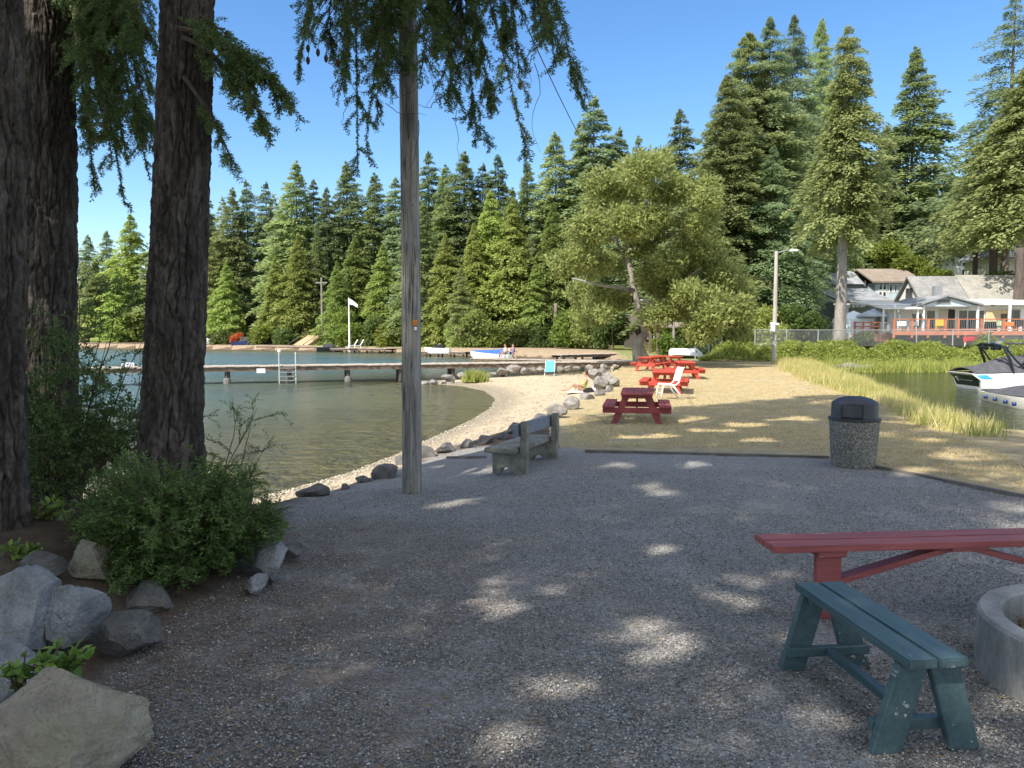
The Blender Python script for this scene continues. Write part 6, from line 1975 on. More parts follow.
# two far glimpses between the trees
for lb, px, d, w, zt_, wm, rm in (('small white house glimpsed between trunks behind the sandy bank', 559, 112, 6, 5.2, 'wall_white', 'slate_roof'), ('dark brown shed under the gnarled tree crown', 655, 92, 5, 2.6, 'dark_wall', 'dark_wall')):
    p = atd(px, 345, d); p.z = hz(p.x, p.y)
    t = thing('cabin', lb, 'cabin', p, .1)
    MB().box((-w / 2, 0, -1), (w / 2, 5, zt_)).build('wall', M[wm], t)
    MB().prism([(-.7, zt_ - .05), (2.5, zt_ + 1.4), (5.7, zt_ - .05)], 0, -w / 2 - .5, w / 2 + .5).build('roof', M[rm], t)
    window(t, (-1.6, 1.0), (-.2, 2.4), 'white', 0, panes=2)
    MB().box((.8, -.06, 0), (1.8, -.003, 2.1)).build('door', M['board'], t)
# chain link fence in front of the houses
M['galv'] = plain('galvanised', (.42, .44, .44), .5, metal=.5)
def mesh_mat():
    m, N, L, P = newmat('chain_link')
    v = coords(N, L)
    outs = []
    for rot in (.785, -.785):
        mp = N.new('ShaderNodeMapping'); mp.inputs['Rotation'].default_value = (0, rot, 0); L.new(v, mp.inputs[0])
        w = N.new('ShaderNodeTexWave'); w.inputs['Scale'].default_value = 2.6; L.new(mp.outputs[0], w.inputs[0])
        outs.append(w.outputs[1] if len(w.outputs) > 1 else w.outputs[0])
    mx = math_(N, L, 'MAXIMUM', outs[0], outs[1])
    k = ramp(N, L, mx, [(.965, (0, 0, 0)), (1, (1, 1, 1))])
    tr = N.new('ShaderNodeBsdfTransparent'); ms = N.new('ShaderNodeMixShader')
    P.inputs['Base Color'].default_value = (.4, .42, .42, 1)
    L.new(k, ms.inputs[0]); L.new(tr.outputs[0], ms.inputs[1]); L.new(P.outputs[0], ms.inputs[2]); L.new(ms.outputs[0], N['Material Output'].inputs[0])
    return m
M['chain'] = mesh_mat()
def fence(label, pts, h=1.25):
    a = Vector(pts[0])
    t = thing('chain_link_fence', label, 'fence', a)
    for p, q in zip(pts[:-1], pts[1:]):
        p, q = Vector(p) - a, Vector(q) - a
        L_ = (q - p).length; n = max(1, round(L_ / 2.8))
        for k in range(n + 1):
            c = p.lerp(q, k / n); MB().tube([c, c + Vector((0, 0, h + .05))], .045, 6).build('post', M['galv'], t)
        MB().tube([p + Vector((0, 0, h)), q + Vector((0, 0, h))], .035, 6).build('top_rail', M['galv'], t)
        MB().add([p, q, q + Vector((0, 0, h)), p + Vector((0, 0, h))], [(0, 1, 2, 3)]).build('mesh_panel', M['chain'], t)
    return t
def g3(px, d, dz=0.0):
    p = atd(px, 340, d); return (p.x, p.y, hz(p.x, p.y) + dz)
fence('grey chain link fence along the bramble bank below the houses', [(atd(755, 340, 60).x, 60, Zh(346, 60)), (atd(880, 340, 61).x, 61, Zh(346, 61)), (atd(1060, 340, 62).x, 62, Zh(345, 62))])
fence('short chain link fence beside the white bench seat left of the brambles', [(atd(695.5, 340, 56).x, 56, hz(atd(695.5, 340, 56).x, 56)), (atd(722, 340, 60).x, 60, hz(atd(722, 340, 60).x, 60))], 1.6)
p = atd(687, 345, 60)
rb_ = thing('rowing_boat', 'upturned white rowing boat on the grass left of the bramble bank', 'boat', (p.x, p.y, hz(p.x, p.y) + .55), .1)
o = hull_mb(2.6, 1.1, .4).build('hull', M['boat_white'], rb_, smooth=R(40)); o.rotation_euler = (R(165), 0, 0)
for sx_ in (-.7, .6): MB().box((sx_ - .06, -.5, -.75), (sx_ + .06, .5, .05)).build('trestle', M['board'], rb_)
p = atd(679, 345, 70)
gt = thing('timber_shelter', 'brown timber frame shelter with an open front under the gnarled tree', 'shelter', (p.x, p.y, hz(p.x, p.y)), .1)
for sx_ in (-2, 2):
    for sy_ in (0, 2.4): MB().box((sx_ - .1, sy_ - .1, -.2), (sx_ + .1, sy_ + .1, 2.4)).build('post', M['deck_side'], gt)
MB().prism([(-.4, 2.41), (2.8, 2.8), (2.8, 2.95), (-.4, 2.56)], 0, -2.4, 2.4).build('roof', M['brown_roof'], gt)
p = atd(673.5, 345, 66)
up = thing('timber_post', 'thin grey timber post standing left of the timber shelter', 'post', (p.x, p.y, hz(p.x, p.y)))
MB().tube([(0, 0, -.2), (0, 0, 3.2)], .1, 8).build('shaft', M['bark_grey'], up); MB().lathe([(.12, 3.19), (.12, 3.26), (.001, 3.33)], 8).build('cap', M['galv'], up)
p = atd(322.5, 345, 122)
up = thing('utility_pole', 'thin grey bare pole among the far trees left of the flagpole', 'pole', (p.x, p.y, hz(p.x, p.y)))
MB().tube([(0, 0, -.2), (0, 0, 10.5)], [.2, .14], 8).build('shaft', M['bark_grey'], up); MB().box((-.9, -.06, 9.6), (.9, .06, 9.8)).build('crossarm', M['bark_grey'], up)
# ------------------------------------------------------------------ trees beyond the water
PROTO = {}
def proto_tree(key, H, zb, Rm, nb, ns, ln, wd, mat, tr, bark='bark_far', seed=1, lower=True, **kw):
    PROTO[key] = dict(H=H, R=Rm, args=(seed, H, zb, Rm, nb, ns, ln, wd), kw=kw, mat=mat, tr=tr, bark=bark, root=None)
proto_tree('fir', 30, 2.5, 6.58, 362, 105, 0.53, 0.24, 'fir', 0.225, seed=1, gap=.05, ragged=.35, power=.78)
proto_tree('fir2', 30, 3.5, 6.17, 333, 102, 0.53, 0.24, 'fir_blue', 0.225, seed=2, gap=.08, ragged=.45, power=.78)
proto_tree('slim', 30, 4, 5.02, 319, 94, 0.50, 0.22, 'fir_blue', 0.188, seed=3, gap=.10, ragged=.4, droop=.55, power=.78)
proto_tree('pale', 26, 3, 5.64, 319, 98, 0.50, 0.22, 'pale_fir', 0.225, seed=4, gap=.08, ragged=.4, power=.78)
proto_tree('cedar', 22, .8, 5.23, 333, 102, 0.43, 0.22, 'cedar', 0.225, seed=5, droop=.75, hang=.9, ragged=.25, power=.78)
proto_tree('cedar2', 22, 1.5, 4.91, 319, 98, 0.45, 0.23, 'cedar', 0.210, seed=6, droop=.65, hang=1.0, ragged=.35, power=.78)
proto_tree('big', 32, 3.5, 8.75, 580, 150, 0.45, 0.19, 'fir', 0.375, seed=7, gap=.10, ragged=.45, droop=.4, power=.78)
proto_tree('big2', 32, 4, 8.11, 551, 150, 0.45, 0.19, 'fir_blue', 0.375, seed=8, gap=.14, ragged=.5, droop=.5, power=.78)
proto_tree('front', 27, 10.2, 4.3, 400, 138, 0.36, 0.17, 'pale_fir', .52, bark='bark_grey', seed=9, gap=.14, ragged=.5, droop=.6, hang=.75, power=.6)
proto_tree('sparse', 34, 8, 7.90, 275, 125, 0.43, 0.16, 'fir_blue', 0.338, seed=10, gap=.22, ragged=.55, droop=.5, power=.78)
proto_tree('bright', 28, 10.5, 6.21, 464, 138, 0.45, 0.20, 'pale_fir', .55, bark='bark_grey', seed=12, gap=.12, ragged=.4, droop=.6, hang=.7, power=.6)
ROT = random.Random(77)
def plant_tree(key, px, topy, d, wide, label, group, sink=.3, name='conifer_tree'):
    P_ = PROTO[key]
    p = atd(px, 340, d)
    z0 = hz(p.x, p.y) - sink
    H = (1.6 + (332 - topy) * d / 770) - z0
    s = H / P_['H']
    wide = wide * (1.42 if group == G1 else 1.38)
    sc = (s * wide, s * wide, s)
    loc = (p.x, p.y, z0)
    if P_['root'] is None:
        t = thing(name, label, 'tree', loc, ROT.random() * 6.28, group)
        a = P_['args']
        trunk_mb(P_['H'] * .97, P_['tr'], .04, a[0], 9).build('trunk', M[P_['bark']], t, smooth=True)
        crown_part(t, 'crown', M[P_['mat']], conifer_sprays(*a, **P_['kw']))
        t.scale = sc
        P_['root'] = t
        return t
    t = dup(P_['root'], loc, ROT.random() * 6.28, label, sc)
    t['group'] = group
    return t
G1 = 'conifers on the far shore'
FT = [  # type, px, top y, depth, width factor, label
 ('fir', 92, 236, 172, 1.0, 'hazy conifer at the far left end of the treeline, left of its neighbours'), ('pale', 110, 232, 165, .95, 'pale conifer second from the left end of the far treeline'), ('cedar', 134, 216, 152, 1.15, 'bright conifer hugging the left side of the dark trunk'),
 ('pale', 98, 262, 150, 1.1, 'short light green conifer at the left end by the water'), ('cedar2', 118, 268, 146, 1.1, 'low bright cedar at the left bank between shrub and trunk'), ('fir', 168, 208, 150, 1, 'conifer mostly hidden behind the dark trunk'),
 ('fir2', 209, 190, 142, .9, 'slender grey-green fir just right of the dark trunk'), ('fir', 236, 190, 140, .85, 'dark fir second from the dark trunk, above the orange shrub'), ('slim', 250, 182, 142, 1.0, 'slim dark fir above the blue motor boat, left of a twin'), ('slim', 269, 184, 141, 1.0, 'slim dark fir above the blue motor boat, right of its twin'),
 ('fir', 299, 164, 134, .95, 'tallest dark fir left of the flagpole, pointed top'), ('fir2', 316, 182, 138, .9, 'grey-green fir just right of the tallest left hand one'), ('fir', 349, 165, 132, 1.0, 'tall dark fir straight above the flagpole'), ('fir2', 329, 190, 130, .9, 'shorter dark fir between the two tall ones near the flagpole'),
 ('fir', 376, 176, 130, 1, 'dark fir between flagpole and grey pole'), ('fir2', 397, 180, 128, 1, 'fir immediately left of the grey pole'), ('slim', 285, 200, 138, 1.0, 'narrow fir between the slim twins and the tallest one'), 
 ('cedar', 277, 258, 126, 1.05, 'bright yellow-green cedar above the sand cutting, left one'), ('cedar', 300, 236, 125, 1.0, 'bright yellow-green cedar above the sand cutting, taller right one'), ('cedar2', 228, 262, 132, 1.0, 'pale cedar behind the orange shrub'), ('pale', 212, 240, 136, .9, 'light green conifer peeking right of the dark trunk'),
 ('cedar2', 356, 238, 122, 1.0, 'bright cedar behind the flagpole'), ('cedar', 384, 246, 118, 1.0, 'bright drooping cedar between flagpole and grey pole'), ('fir', 318, 235, 126, .8, 'small dark fir in the dark gap over the orange roofed cabin'), ('cedar', 338, 262, 118, 1.0, 'low bright cedar beside the orange roofed cabin'),
 ('fir2', 430, 155, 122, 1.0, 'dark fir just right of the grey pole'), ('fir', 446, 168, 120, .9, 'shorter fir second right of the grey pole'), ('fir', 465, 155, 118, 1, 'dark pointed fir above the grey finger dock'), ('fir2', 498, 158, 118, 1.0, 'blue-green fir above the blue tarp boat'), ('slim', 483, 166, 120, 1.1, 'slim fir left of the one above the blue tarp'),
 ('fir', 527, 165, 115, .9, 'dark fir above the two seated people'), ('fir', 555, 136, 112, .95, 'tall dark fir left of the highest point of the middle treeline'), ('fir2', 579, 126, 112, .9, 'dark fir shouldering the tallest middle conifer on its left'), ('slim', 592, 101, 110, 1.25, 'tallest pale topped fir in the middle of the treeline'), ('slim', 617, 131, 110, 1.0, 'slim fir right of the tallest middle one'),
 ('slim', 636, 139, 106, .95, 'slim fir poking above the round olive tree'), ('fir2', 677, 114, 102, 1.05, 'isolated dark fir top between round tree and the big right group'), ('fir', 512, 190, 112, .9, 'mid height dark fir behind the bright pair of cedars'), ('fir2', 540, 200, 110, .9, 'mid height fir between the bright cedars and the tall ones'), 
 ('cedar', 491, 193, 106, 1.0, 'bright cedar above the sandy bank, left of a pair'), ('cedar2', 514, 200, 104, .95, 'bright cedar above the sandy bank, middle one'), ('cedar', 552, 206, 103, .9, 'bright pointed cedar with bare trunk foot on the sandy bank'), ('fir', 424, 205, 108, 1, 'dark fir low against the grey pole on its right'), ('cedar2', 446, 235, 104, 1.0, 'bright cedar behind the grey finger dock'), ('pale', 462, 268, 98, 1.0, 'pale young fir behind the low shrubs near the finger dock'),
 ('cedar', 474, 225, 104, .9, 'bright cedar left of the pair above the sandy bank'), ('fir', 576, 215, 104, .85, 'dark fir in shade left of the round olive tree'), ('cedar2', 535, 262, 100, 1.0, 'small bright cedar beside the bare trunk on the sand'), ('fir', 700, 175, 96, .9, 'fir flank between round tree and big right group')]
for a in FT:
    plant_tree(*a, G1)
G2 = 'big firs above the houses'
RT = [('big', 742, 41, 84, .95, 'big broad fir at the left of the right hand group'), ('big2', 763, 27, 84, .75, 'tallest left peak of the right hand fir group'), ('big2', 786, 25, 100, .66, 'middle peak of the right hand fir group'), ('big', 814, 28, 114, .52, 'peak just left of the front fir with the bare trunk'),
 ('big', 722, 82, 80, .95, 'lower left shoulder fir of the right hand group'), ('big2', 770, 150, 78, .95, 'dark lower fir in front of the big group behind the lamp'), ('big', 712, 200, 76, .9, 'lowest left fir of the right hand group beside the round tree'), ('big2', 772, 125, 84, .7, 'dark fir directly left of the front fir'),
 ('front', 839, 36, 66, .76, 'yellow-green drooping fir with a thick bare trunk, in front of the houses'), ('fir', 906, 55, 122, .95, 'blue-green symmetrical fir standing apart right of the front fir'), ('big', 880, 130, 124, .85, 'light green fir behind the two storey house'), ('sparse', 1001, 4, 100, 1.1, 'very tall sparse fir with open branches at the right'),
 ('bright', 1018, 70, 84, .95, 'broad light green fir at the right edge over the white house'), ('bright', 985, 165, 134, .9, 'light green fir with drooping boughs above the cottage'), ('big', 945, 175, 138, 1.0, 'green fir above the upper white house'), ('bright', 918, 172, 132, .9, 'light green bushy fir between the blue house and the upper white house'), ('big2', 968, 150, 144, 1.0, 'dark fir on the slope behind the upper white house'),
 ('big2', 860, 175, 126, 1.0, 'dark fir filling the gap right of the bare trunk'), ('big', 1012, 150, 128, 1.0, 'fir behind the gabled house at the right edge'), ('fir2', 835, 200, 118, 1.2, 'dark fir low behind the two storey house')]
for a in RT:
    plant_tree(*a, G2)
# the dark filling wood behind the first rows reads as one mass
parts = []
rw = np.random.RandomState(31)
base = [conifer_sprays(40 + k, 24, 1, 4.6, 110, 26, 1.1, .45, gap=.05) for k in range(3)]
for k in range(96):
    px = rw.uniform(60, 1060)
    d = rw.uniform(150, 185) if px < 420 else (rw.uniform(125, 150) if px < 720 else rw.uniform(128, 150))
    p = atd(px, 340, d)
    top = (250 if px < 160 else 196) if px < 420 else (188 if px < 700 else (130 if px < 860 else 215))
    z0 = hz(p.x, p.y) - .5
    H = 1.6 + (332 - top - rw.uniform(0, 40)) * d / 770 - z0
    v, f = base[k % 3]
    s = H / 24
    a = rw.rand() * 6.28
    c, sn = math.cos(a), math.sin(a)
    v2 = np.stack([(v[:, 0] * c - v[:, 1] * sn) * s * 1.2 + p.x, (v[:, 0] * sn + v[:, 1] * c) * s * 1.2 + p.y, v[:, 2] * s + z0], 1)
    parts.append((v2, f))
tag(link('far_woods', fastmesh('far_woods', *join(parts)), M['fir']), 'dark conifer wood filling in behind the nearer trees', 'woods', kind='stuff')
# bare trunks that show under the crowns
for px, d, H, r0, lb in ((745, 74, 5, .42, 'thick bare conifer trunk standing behind the bramble bank, left of the lamp'), (555.5, 99, 5.6, .30, 'pinkish sunlit bare trunk on the sandy bank'), (547, 101, 7, .24, 'thin dark trunk left of the sunlit one on the sandy bank'), (990, 86, 11, .5, 'dark trunk left of the gabled house at the right'),
                     (1017, 78, 10, .6, 'thick dark trunk at the right edge in front of the gabled house'), (972, 90, 10, .35, 'slim leaning trunk above the cottage roof'), (512, 103, 7, .2, 'thin trunk in the dark gap above the seated people'), (494, 104, 7, .22, 'dark trunk in the gap right of the bright shrub'), (300, 128, 6, .25, 'trunk in the gap above the tan steps')):
    p = atd(px, 345, d); p.z = hz(p.x, p.y)
    t = thing('tree_trunk', lb, 'tree trunk', p)
    trunk_mb(H, r0, r0 * .75, int(px), 10).build('trunk', M['bark_dark' if px > 960 or px < 530 else 'bark_far'], t, smooth=True)
    mb = MB()
    for k in range(5):
        a = k * 2.4; z = H * (.5 + .1 * k)
        mb.tube([(0, 0, z), (math.cos(a) * 1.2, math.sin(a) * 1.2, z - .2)], [.06, .015], 5)
    mb.build('dead_limbs', M['twig'], t)

# gnarled tree by the shore: pale twisted stems, wide olive crown
gpz = gpx(641, 47)
gt_ = thing('gnarled_tree', 'old leaning tree with pale twisted stems and a wide olive crown by the far tables', 'tree', gpz)
k = 47 / 770
def GP(px, py, dy=0): return (atd(px, py, 47 + dy) - gpz)
st_ = MB()
st_.tube([GP(640, 366), GP(637, 352), GP(638, 342), GP(645, 333)], [.42, .30, .27, .22], 10)
st_.tube([GP(650, 366), GP(644, 355), GP(640, 345), GP(643, 335)], [.30, .22, .18, .14], 8)
st_.tube([GP(645, 333), GP(641, 315), GP(634, 290), GP(629, 262), GP(628, 240), GP(626, 215)], [.2, .19, .18, .16, .13, .07], 8)
st_.build('trunk', M['bark_grey'], gt_, smooth=True)
lb_ = MB()
for pts in (((629, 262), (615, 240), (596, 218)), ((628, 240), (612, 214), (606, 195)), ((629, 225), (650, 205), (664, 190)), ((641, 315), (668, 292), (700, 268)), ((634, 290), (600, 285), (572, 278)), ((638, 300), (672, 306), (705, 300)), ((630, 250), (668, 236), (706, 232)), ((628, 235), (590, 240), (570, 232))):
    lb_.tube([GP(*q, rnd.uniform(-2, 2)) for q in pts], [.12, .09, .04], 6)
lb_.build('limbs', M['bark_grey'], gt_, smooth=True)
cr = [(640, 178, 1.9), (610, 192, 1.9), (668, 190, 1.8), (590, 222, 1.8), (628, 215, 1.8), (662, 222, 1.7), (692, 215, 1.9), (575, 255, 1.7), (604, 258, 1.7), (700, 255, 2.0), (722, 272, 1.9), (680, 262, 1.7), (588, 288, 1.7), (612, 296, 1.6), (660, 282, 1.5), (690, 298, 2.0), (718, 308, 1.9), (735, 292, 1.5), (728, 322, 1.5), (694, 330, 1.3), (745, 306, 1.3), (668, 314, 1.5), (640, 248, 1.4), (598, 312, 1.2), (706, 326, 1.3), (654, 165, 1.2), (700, 196, 1.3)]
cen, radi = [], []
for px, py, q in cr:
    for j in range(3):
        c = GP(px + rnd.uniform(-12, 12), py + rnd.uniform(-10, 10), rnd.uniform(-4.2, 4.2))
        cen.append(tuple(c)); radi.append(q * rnd.uniform(.45, .75))
crown_part(gt_, 'crown', M['olive'], clump_crown(77, cen, radi, 950, .24, .12))
# smaller broadleaf trees and shrubs along the far bank
SHRUBS = [(237, 328, 122, 1.1, 2.0, 'orange', 'orange-red leaved shrub on the far shore left of the blue motor boat'), (262, 322, 121, 2.2, 3.2, 'lime', 'lime green shrub right of the orange one'), (284, 330, 119, 2.0, 2.6, 'shrub', 'green shrub left of the tan steps'), (222, 330, 123, 1.8, 2.0, 'shrub', 'low green shrub left of the orange one'),
  (345, 318, 112, 2.8, 4.6, 'lime', 'light green bushy shrub at the flagpole foot'), (368, 322, 111, 2.4, 4.0, 'shrub', 'rounded green shrub right of the flagpole'), (392, 326, 108, 2.4, 3.2, 'lime', 'bright shrub left of the grey pole on the green bank'), (426, 324, 104, 1.7, 1.8, 'lime', 'low bright shrub right of the grey pole on the green bank'),
  (459, 326, 98, 2.0, 3.0, 'cedar', 'leafy green shrub above the pale watercraft'), (476, 318, 97, 2.6, 4.6, 'cedar', 'large leafy bright shrub left of the blue tarp boat'), (492, 328, 96, 1.9, 2.6, 'lime', 'lime shrub above the blue tarp boat'), (513, 328, 97, 1.6, 2.6, 'shrub', 'dull green shrub above the seated people'), (540, 328, 97, 1.8, 3.0, 'shrub', 'grey-green shrub left of the sunlit trunk'),
  (572, 324, 92, 2.4, 4.0, 'lime', 'lime green shrub right of the sunlit trunk'), (593, 318, 88, 2.6, 5.0, 'cedar', 'bushy green broadleaf left of the gnarled tree'), (612, 322, 84, 2.4, 4.4, 'shrub', 'dark green bush beside the gnarled tree trunk'), (668, 346, 66, 1.5, 1.6, 'lime', 'yellow-green shrub right of the gnarled trunk'), (664, 336, 76, 1.6, 2.6, 'lime', 'light shrub in front of the dark shed'),
  (690, 338, 70, 1.9, 2.8, 'shrub', 'green bush behind the white rowing boat'), (725, 318, 72, 2.4, 4.4, 'shrub', 'tall green bush left of the thick bare trunk'), (765, 318, 72, 2.6, 5.4, 'cedar', 'leafy green tree behind the lamp pole'), (800, 322, 72, 2.4, 4.6, 'shrub', 'dark leafy bush left of the front fir trunk'), (895, 262, 102, 2.8, 4.0, 'lime', 'bright broadleaf tree over the brown roof'), (912, 272, 98, 2.4, 3.2, 'lime', 'bright bush between brown roof and cottage'),
  (938, 280, 95, 1.4, 2.0, 'lime', 'small yellow-green bush on the terrace'), (985, 292, 86, 1.9, 3.0, 'olive', 'olive shrub right of the cottage roof'), (1004, 290, 86, 1.9, 3.2, 'olive', 'olive shrub below the gabled house porch'), (860, 330, 68, 1.2, 2.0, 'shrub', 'small green shrub below the lower deck'), (985, 338, 66, 1.3, 1.7, 'lime', 'lime shrub in front of the deck lattice'),
  (702, 268, 80, 2.0, 3.4, 'orange', 'reddish branch of a small tree beside the big fir group')]
for k, (px, py, d, w, h, mt, lb) in enumerate(SHRUBS[:-1]):
    p = atd(px, 340, d); p.z = hz(p.x, p.y) - .1
    t = thing('shrub', lb, 'shrub', p, 0, 'shrubs along the far banks')
    rr = random.Random(900 + k)
    zc = max(h * .45, Zh(py, d) - p.z) if py < 300 else h * .5
    cen = [(rr.uniform(-w, w) * .6, rr.uniform(-w, w) * .6, zc + rr.uniform(-.42, .42) * h) for _ in range(9)]
    stm = MB()
    for j in range(5):
        stm.tube([(rr.uniform(-.2, .2), rr.uniform(-.2, .2), -.2), tuple(c * .6 for c in cen[j]), cen[j]], [.07, .04, .02], 5)
    stm.build('stems', M['twig'], t)
    crown_part(t, 'foliage', M[mt], clump_crown(900 + k, cen, [max(.5, w * rr.uniform(.4, .6)) for _ in cen], 330 if d > 80 else 420, .42 if d > 80 else .34, .22 if d > 80 else .17))

# ------------------------------------------------------------------ bramble bank, tall grass, lawn grass (stuff)
def scatter(n, poly, seed):
    r = np.random.RandomState(seed)
    P_ = np.array(poly); lo, hi = P_.min(0), P_.max(0)
    out = []
    while sum(map(len, out)) < n:
        q = lo + (hi - lo) * r.rand(n * 2, 2)
        out.append(q[inpoly(q[:, 0], q[:, 1], poly)])
    return np.concatenate(out)[:n], r
def xy(px, d): return (atd(px, 345, d).x, d)
# bramble thicket: leaves over an uneven bank
def bramble(poly, n, hmax, seed, ln, wd):
    q, r = scatter(n, poly, seed)
    z = height(q[:, 0], q[:, 1])[0]
    edge = sst(0, 1.6, dpoly(q[:, 0], q[:, 1], poly, True))
    p3 = np.stack([q[:, 0] * .5, q[:, 1] * .5, 0 * z], 1)
    top = hmax * (.3 + .7 * sst(-.6, .6, fbm(p3 * .8, 4))) * (.25 + .75 * edge)
    zz = z + top * (1 - .6 * r.rand(n) ** 2.2)
    c = np.stack([q[:, 0], q[:, 1], zz], 1)
    d = r.normal(size=(n, 3)) + np.array([-.2, -.4, .3])
    return leaves(c, d, r.normal(size=(n, 3)) * .7 + np.array([-.2, -.3, 1]), ln * (.6 + .8 * r.rand(n)), wd * (.6 + .8 * r.rand(n)))
B1 = [xy(700, 54), xy(770, 53.5), xy(830, 54), xy(880, 54), xy(960, 54), xy(1100, 54), xy(1100, 61.5), xy(880, 60.6), xy(755, 59.6), xy(722, 59.5), xy(700, 57)]
parts = [bramble(B1, 60000, 1.4, 3, .17, .11)]
tag(link('bramble_thicket', fastmesh('bramble_thicket', *join(parts)), M['bramble']), 'yellow-green bramble thicket covering the bank below the fence', 'brambles', kind='stuff')
# tall grass on the right bank and along the inlet
GB = [(p.x, p.y) for p in (on(990, 440, -.8), on(940, 430, -.5), on(880, 402, -.5), on(820, 385, -.5), on(790, 372, -.5), on(776, 363, -.5))]
GB += [(INLET[7][0] + .3, INLET[7][1] + 1.0), INLET[6], INLET[5], INLET[4], INLET[3], INLET[2]]
def tufts(poly, nt, per, h, seed, wd, spread):
    q, r = scatter(nt, poly, seed)
    b = np.repeat(q, per, 0) + r.normal(size=(nt * per, 2)) * spread
    z = height(b[:, 0], b[:, 1])[0]
    n = len(b)
    hh = h * np.repeat((.35 + .9 * r.rand(nt) ** 1.4) * (1 + .5 * noise3(np.stack([q[:, 0] * .7, q[:, 1] * .7, 0 * q[:, 0]], 1))), per) * (.6 + .6 * r.rand(n))
    d = np.stack([r.normal(size=n) * .28 + .06, r.normal(size=n) * .28, np.ones(n)], 1)
    return tris(np.stack([b[:, 0], b[:, 1], np.maximum(z, ZW) - .03], 1), d, r.normal(size=(n, 3)) * np.array([1, 1, .1]), hh, wd)
tag(link('tall_grass', fastmesh('tall_grass', *tufts(GB, 2600, 16, .42, 5, .020, .16)), M['tall_grass']), 'tall straw coloured grass along the inlet bank', 'grass', kind='stuff')
tag(link('tall_grass', fastmesh('tall_grass', *tufts(GB, 1300, 16, .42, 6, .022, .16)), M['green_grass']), 'greener tall grass among the straw stems on the inlet bank', 'grass', kind='stuff')
B2 = [xy(830, 51.8), xy(1150, 51.6), xy(1150, 54.5), xy(900, 54.5), xy(830, 54)]
tag(link('bank_grass', fastmesh('bank_grass', *tufts(B2, 1500, 16, .85, 7, .05, .25)), M['green_grass']), 'green grass at the waterline below the brambles', 'grass', kind='stuff')
B3 = [INLET[2], INLET[1], INLET[0], (INLET[0][0], INLET[0][1] - 1.2), (INLET[1][0] - .4, INLET[1][1] - .7), (INLET[2][0] - .6, INLET[2][1] - .3)]
tag(link('bank_grass', fastmesh('bank_grass', *tufts(B3, 300, 14, .32, 8, .014, .08)), M['green_grass']), 'short green grass at the water edge on the right', 'grass', kind='stuff')
# short dry lawn
LW = [(p.x, p.y) for p in (on(1030, 488, -.2), on(960, 478, -.2), on(870, 462, -.2), on(829, 452, -.2), on(690, 447, -.2), on(575, 446, -.3), on(566, 425, -.4), on(592, 405, -.45), on(620, 388, -.45), on(615, 372, -.45), on(640, 366, -.45), on(775, 364, -.45), on(800, 376, -.5), on(860, 398, -.5), on(930, 428, -.5), on(1030, 470, -.4))]
q, r_ = scatter(150000, LW, 11)
w_ = r_.rand(len(q)) < np.clip(16 / np.maximum(q[:, 1], 8), 0, 1) ** 1.3
q = q[w_]
pt_ = fbm(np.stack([q[:, 0] * .7, q[:, 1] * .7, 0 * q[:, 0]], 1), 3)
q = q[pt_ + r_.normal(size=len(q)) * .25 > -.25]
n = len(q)
z = height(q[:, 0], q[:, 1])[0]
v, f = tris(np.stack([q[:, 0], q[:, 1], z - .004], 1), np.stack([r_.normal(size=n) * .9, r_.normal(size=n) * .9, .55 + .5 * r_.rand(n)], 1), r_.normal(size=(n, 3)), .06 * (.5 + r_.rand(n)), .010)
tag(link('dry_grass', fastmesh('dry_grass', v, f), M['dry_grass']), 'short dry straw grass of the lawn', 'grass', kind='stuff')

# ------------------------------------------------------------------ loose stones and litter on the gravel (stuff)
def stone_field(n, seed, poly, ymin, power, size):
    r = np.random.RandomState(seed)
    # thin out with distance: as many per unit of view, not per square metre
    y = ymin * (9.5 / ymin) ** (r.rand(n * 3) ** power)
    x = (r.rand(n * 3) * 2 - 1) * y * .8
    k = inpoly(x, y, poly)
    x, y = x[k][:n], y[k][:n]
    n = len(x)
    z = height(x, y)[0]
    base = np.array([[1, 0, 0], [0, 1, 0], [-1, 0, 0], [0, -1, 0], [0, 0, 1], [0, 0, -1]], float)
    fc_ = np.array([[0, 1, 4], [1, 2, 4], [2, 3, 4], [3, 0, 4], [1, 0, 5], [2, 1, 5], [3, 2, 5], [0, 3, 5]])
    s = size * (.5 + .9 * r.rand(n) ** 2)
    v = base[None] * (1 + .35 * r.normal(size=(n, 6, 1))) * s[:, None, None] * np.stack([.8 + .5 * r.rand(n), .6 + .5 * r.rand(n), .45 + .3 * r.rand(n)], 1)[:, None, :]
    a = r.rand(n) * 6.28
    c, sn = np.cos(a)[:, None], np.sin(a)[:, None]
    v = np.stack([v[..., 0] * c - v[..., 1] * sn + x[:, None], v[..., 0] * sn + v[..., 1] * c + y[:, None], v[..., 2] + (z + s * .15 + .004)[:, None]], -1).reshape(-1, 3)
    f = (np.arange(n) * 6)[:, None, None] + fc_[None]
    return v, f.reshape(-1, 3)
def stone_mat():
    m, N, L, P = newmat('loose_stones')
    g = N.new('ShaderNodeNewGeometry')
    c = ramp(N, L, g.outputs['Random Per Island'], [(0, (.08, .077, .072)), (.4, (.20, .192, .18)), (.75, (.33, .318, .30)), (.95, (.48, .46, .43)), (1, (.66, .63, .58))])
    L.new(c, P.inputs['Base Color']); P.inputs['Roughness'].default_value = .8; P.inputs['Specular IOR Level'].default_value = .25
    return m
tag(link('gravel_stones', fastmesh('gravel_stones', *stone_field(150000, 3, GRAVEL, 2.1, .85, .0056)), stone_mat()), 'loose grey gravel stones of the yard', 'gravel', kind='stuff')
BEACHP = LAKE_N[3:-1] + ROCKL[::-1][:-2]
qb, rb2 = scatter(26000, BEACHP, 21)
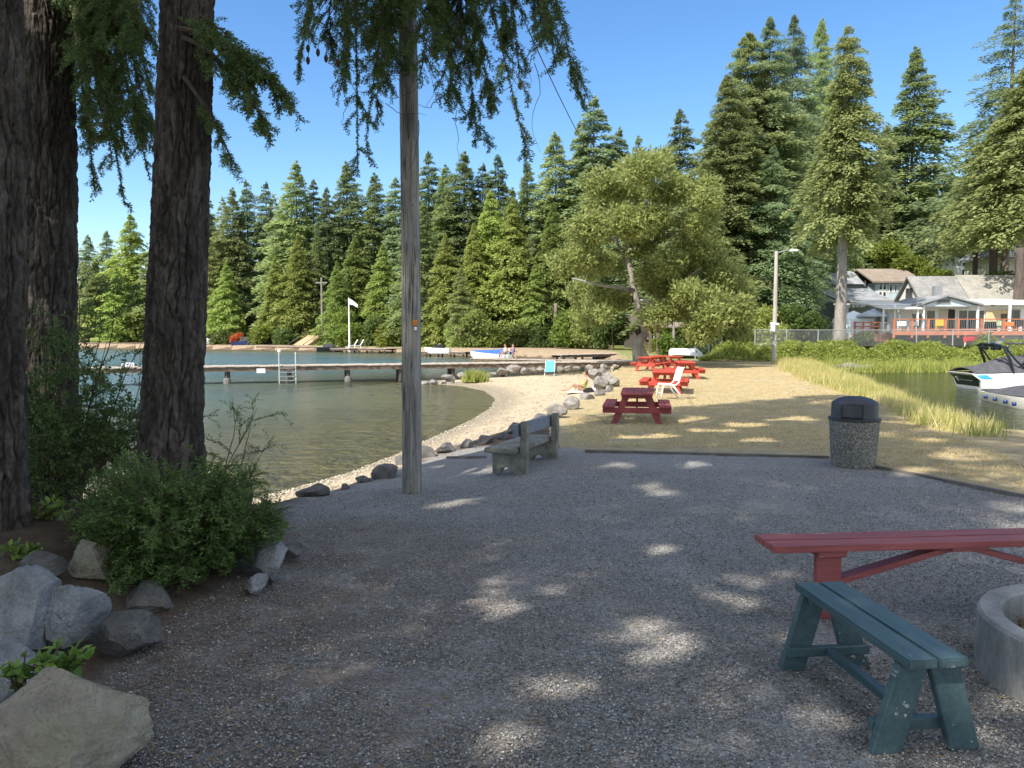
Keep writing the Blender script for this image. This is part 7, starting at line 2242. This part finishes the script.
kk = rb2.rand(len(qb)) < np.clip(14 / qb[:, 1], 0, 1) ** 1.5
qb = qb[kk]
n = len(qb)
zb3 = height(qb[:, 0], qb[:, 1])[0]
base = np.array([[1, 0, 0], [0, 1, 0], [-1, 0, 0], [0, -1, 0], [0, 0, 1], [0, 0, -1]], float)
fc_ = np.array([[0, 1, 4], [1, 2, 4], [2, 3, 4], [3, 0, 4], [1, 0, 5], [2, 1, 5], [3, 2, 5], [0, 3, 5]])
s = .022 * (.5 + rb2.rand(n) ** 2)
v = base[None] * (1 + .3 * rb2.normal(size=(n, 6, 1))) * s[:, None, None] * np.array([1, .8, .5])
v = (v + np.stack([qb[:, 0], qb[:, 1], zb3 + s * .2], 1)[:, None]).reshape(-1, 3)
f = ((np.arange(n) * 6)[:, None, None] + fc_[None]).reshape(-1, 3)
def pebble_mat():
    m, N, L, P = newmat('beach_pebbles')
    g = N.new('ShaderNodeNewGeometry')
    L.new(ramp(N, L, g.outputs['Random Per Island'], [(0, (.20, .17, .13)), (.5, (.38, .33, .25)), (1, (.58, .53, .45))]), P.inputs['Base Color']); P.inputs['Roughness'].default_value = .85
    return m
tag(link('beach_pebbles', fastmesh('beach_pebbles', v, f), pebble_mat()), 'pale pebbles strewn on the beach', 'pebbles', kind='stuff')
# brown needles and twigs on the gravel near the bed
r_ = np.random.RandomState(12)
n = 5200
x = r_.normal(size=n) * .9 - 1.4; y = 2.4 + 4.2 * r_.rand(n)
k = inpoly(x, y, GRAVEL); x, y = x[k], y[k]; n = len(x)
z = height(x, y)[0] + .012
v, f = leaves(np.stack([x, y, z], 1), np.stack([r_.normal(size=n), r_.normal(size=n), .15 * r_.rand(n)], 1), np.stack([r_.normal(size=n) * .3, r_.normal(size=n) * .3, np.ones(n)], 1), .035 * (.5 + r_.rand(n)), .006)
tag(link('needle_litter', fastmesh('needle_litter', v, f), M['straw']), 'fallen brown needles and bark bits on the gravel beside the bed', 'litter', kind='stuff')

# sparse dry bits over the whole yard
r_ = np.random.RandomState(14)
n = 9000
y = 2.3 + 8 * r_.rand(n) ** 1.3; x = (r_.rand(n) * 2 - 1) * y * .8
k = inpoly(x, y, GRAVEL) & (noise3(np.stack([x * .8, y * .8, 0 * x], 1)) + .25 * r_.normal(size=n) > .02)
x, y = x[k], y[k]; n = len(x)
z = height(x, y)[0] + .012
v, f = leaves(np.stack([x, y, z], 1), np.stack([r_.normal(size=n), r_.normal(size=n), .1 * r_.rand(n)], 1), np.stack([r_.normal(size=n) * .3, r_.normal(size=n) * .3, np.ones(n)], 1), .03 * (.5 + r_.rand(n)), .005)
tag(link('needle_litter', fastmesh('needle_litter', v, f), M['straw']), 'thin scatter of dry needles over the gravel yard', 'litter', kind='stuff')
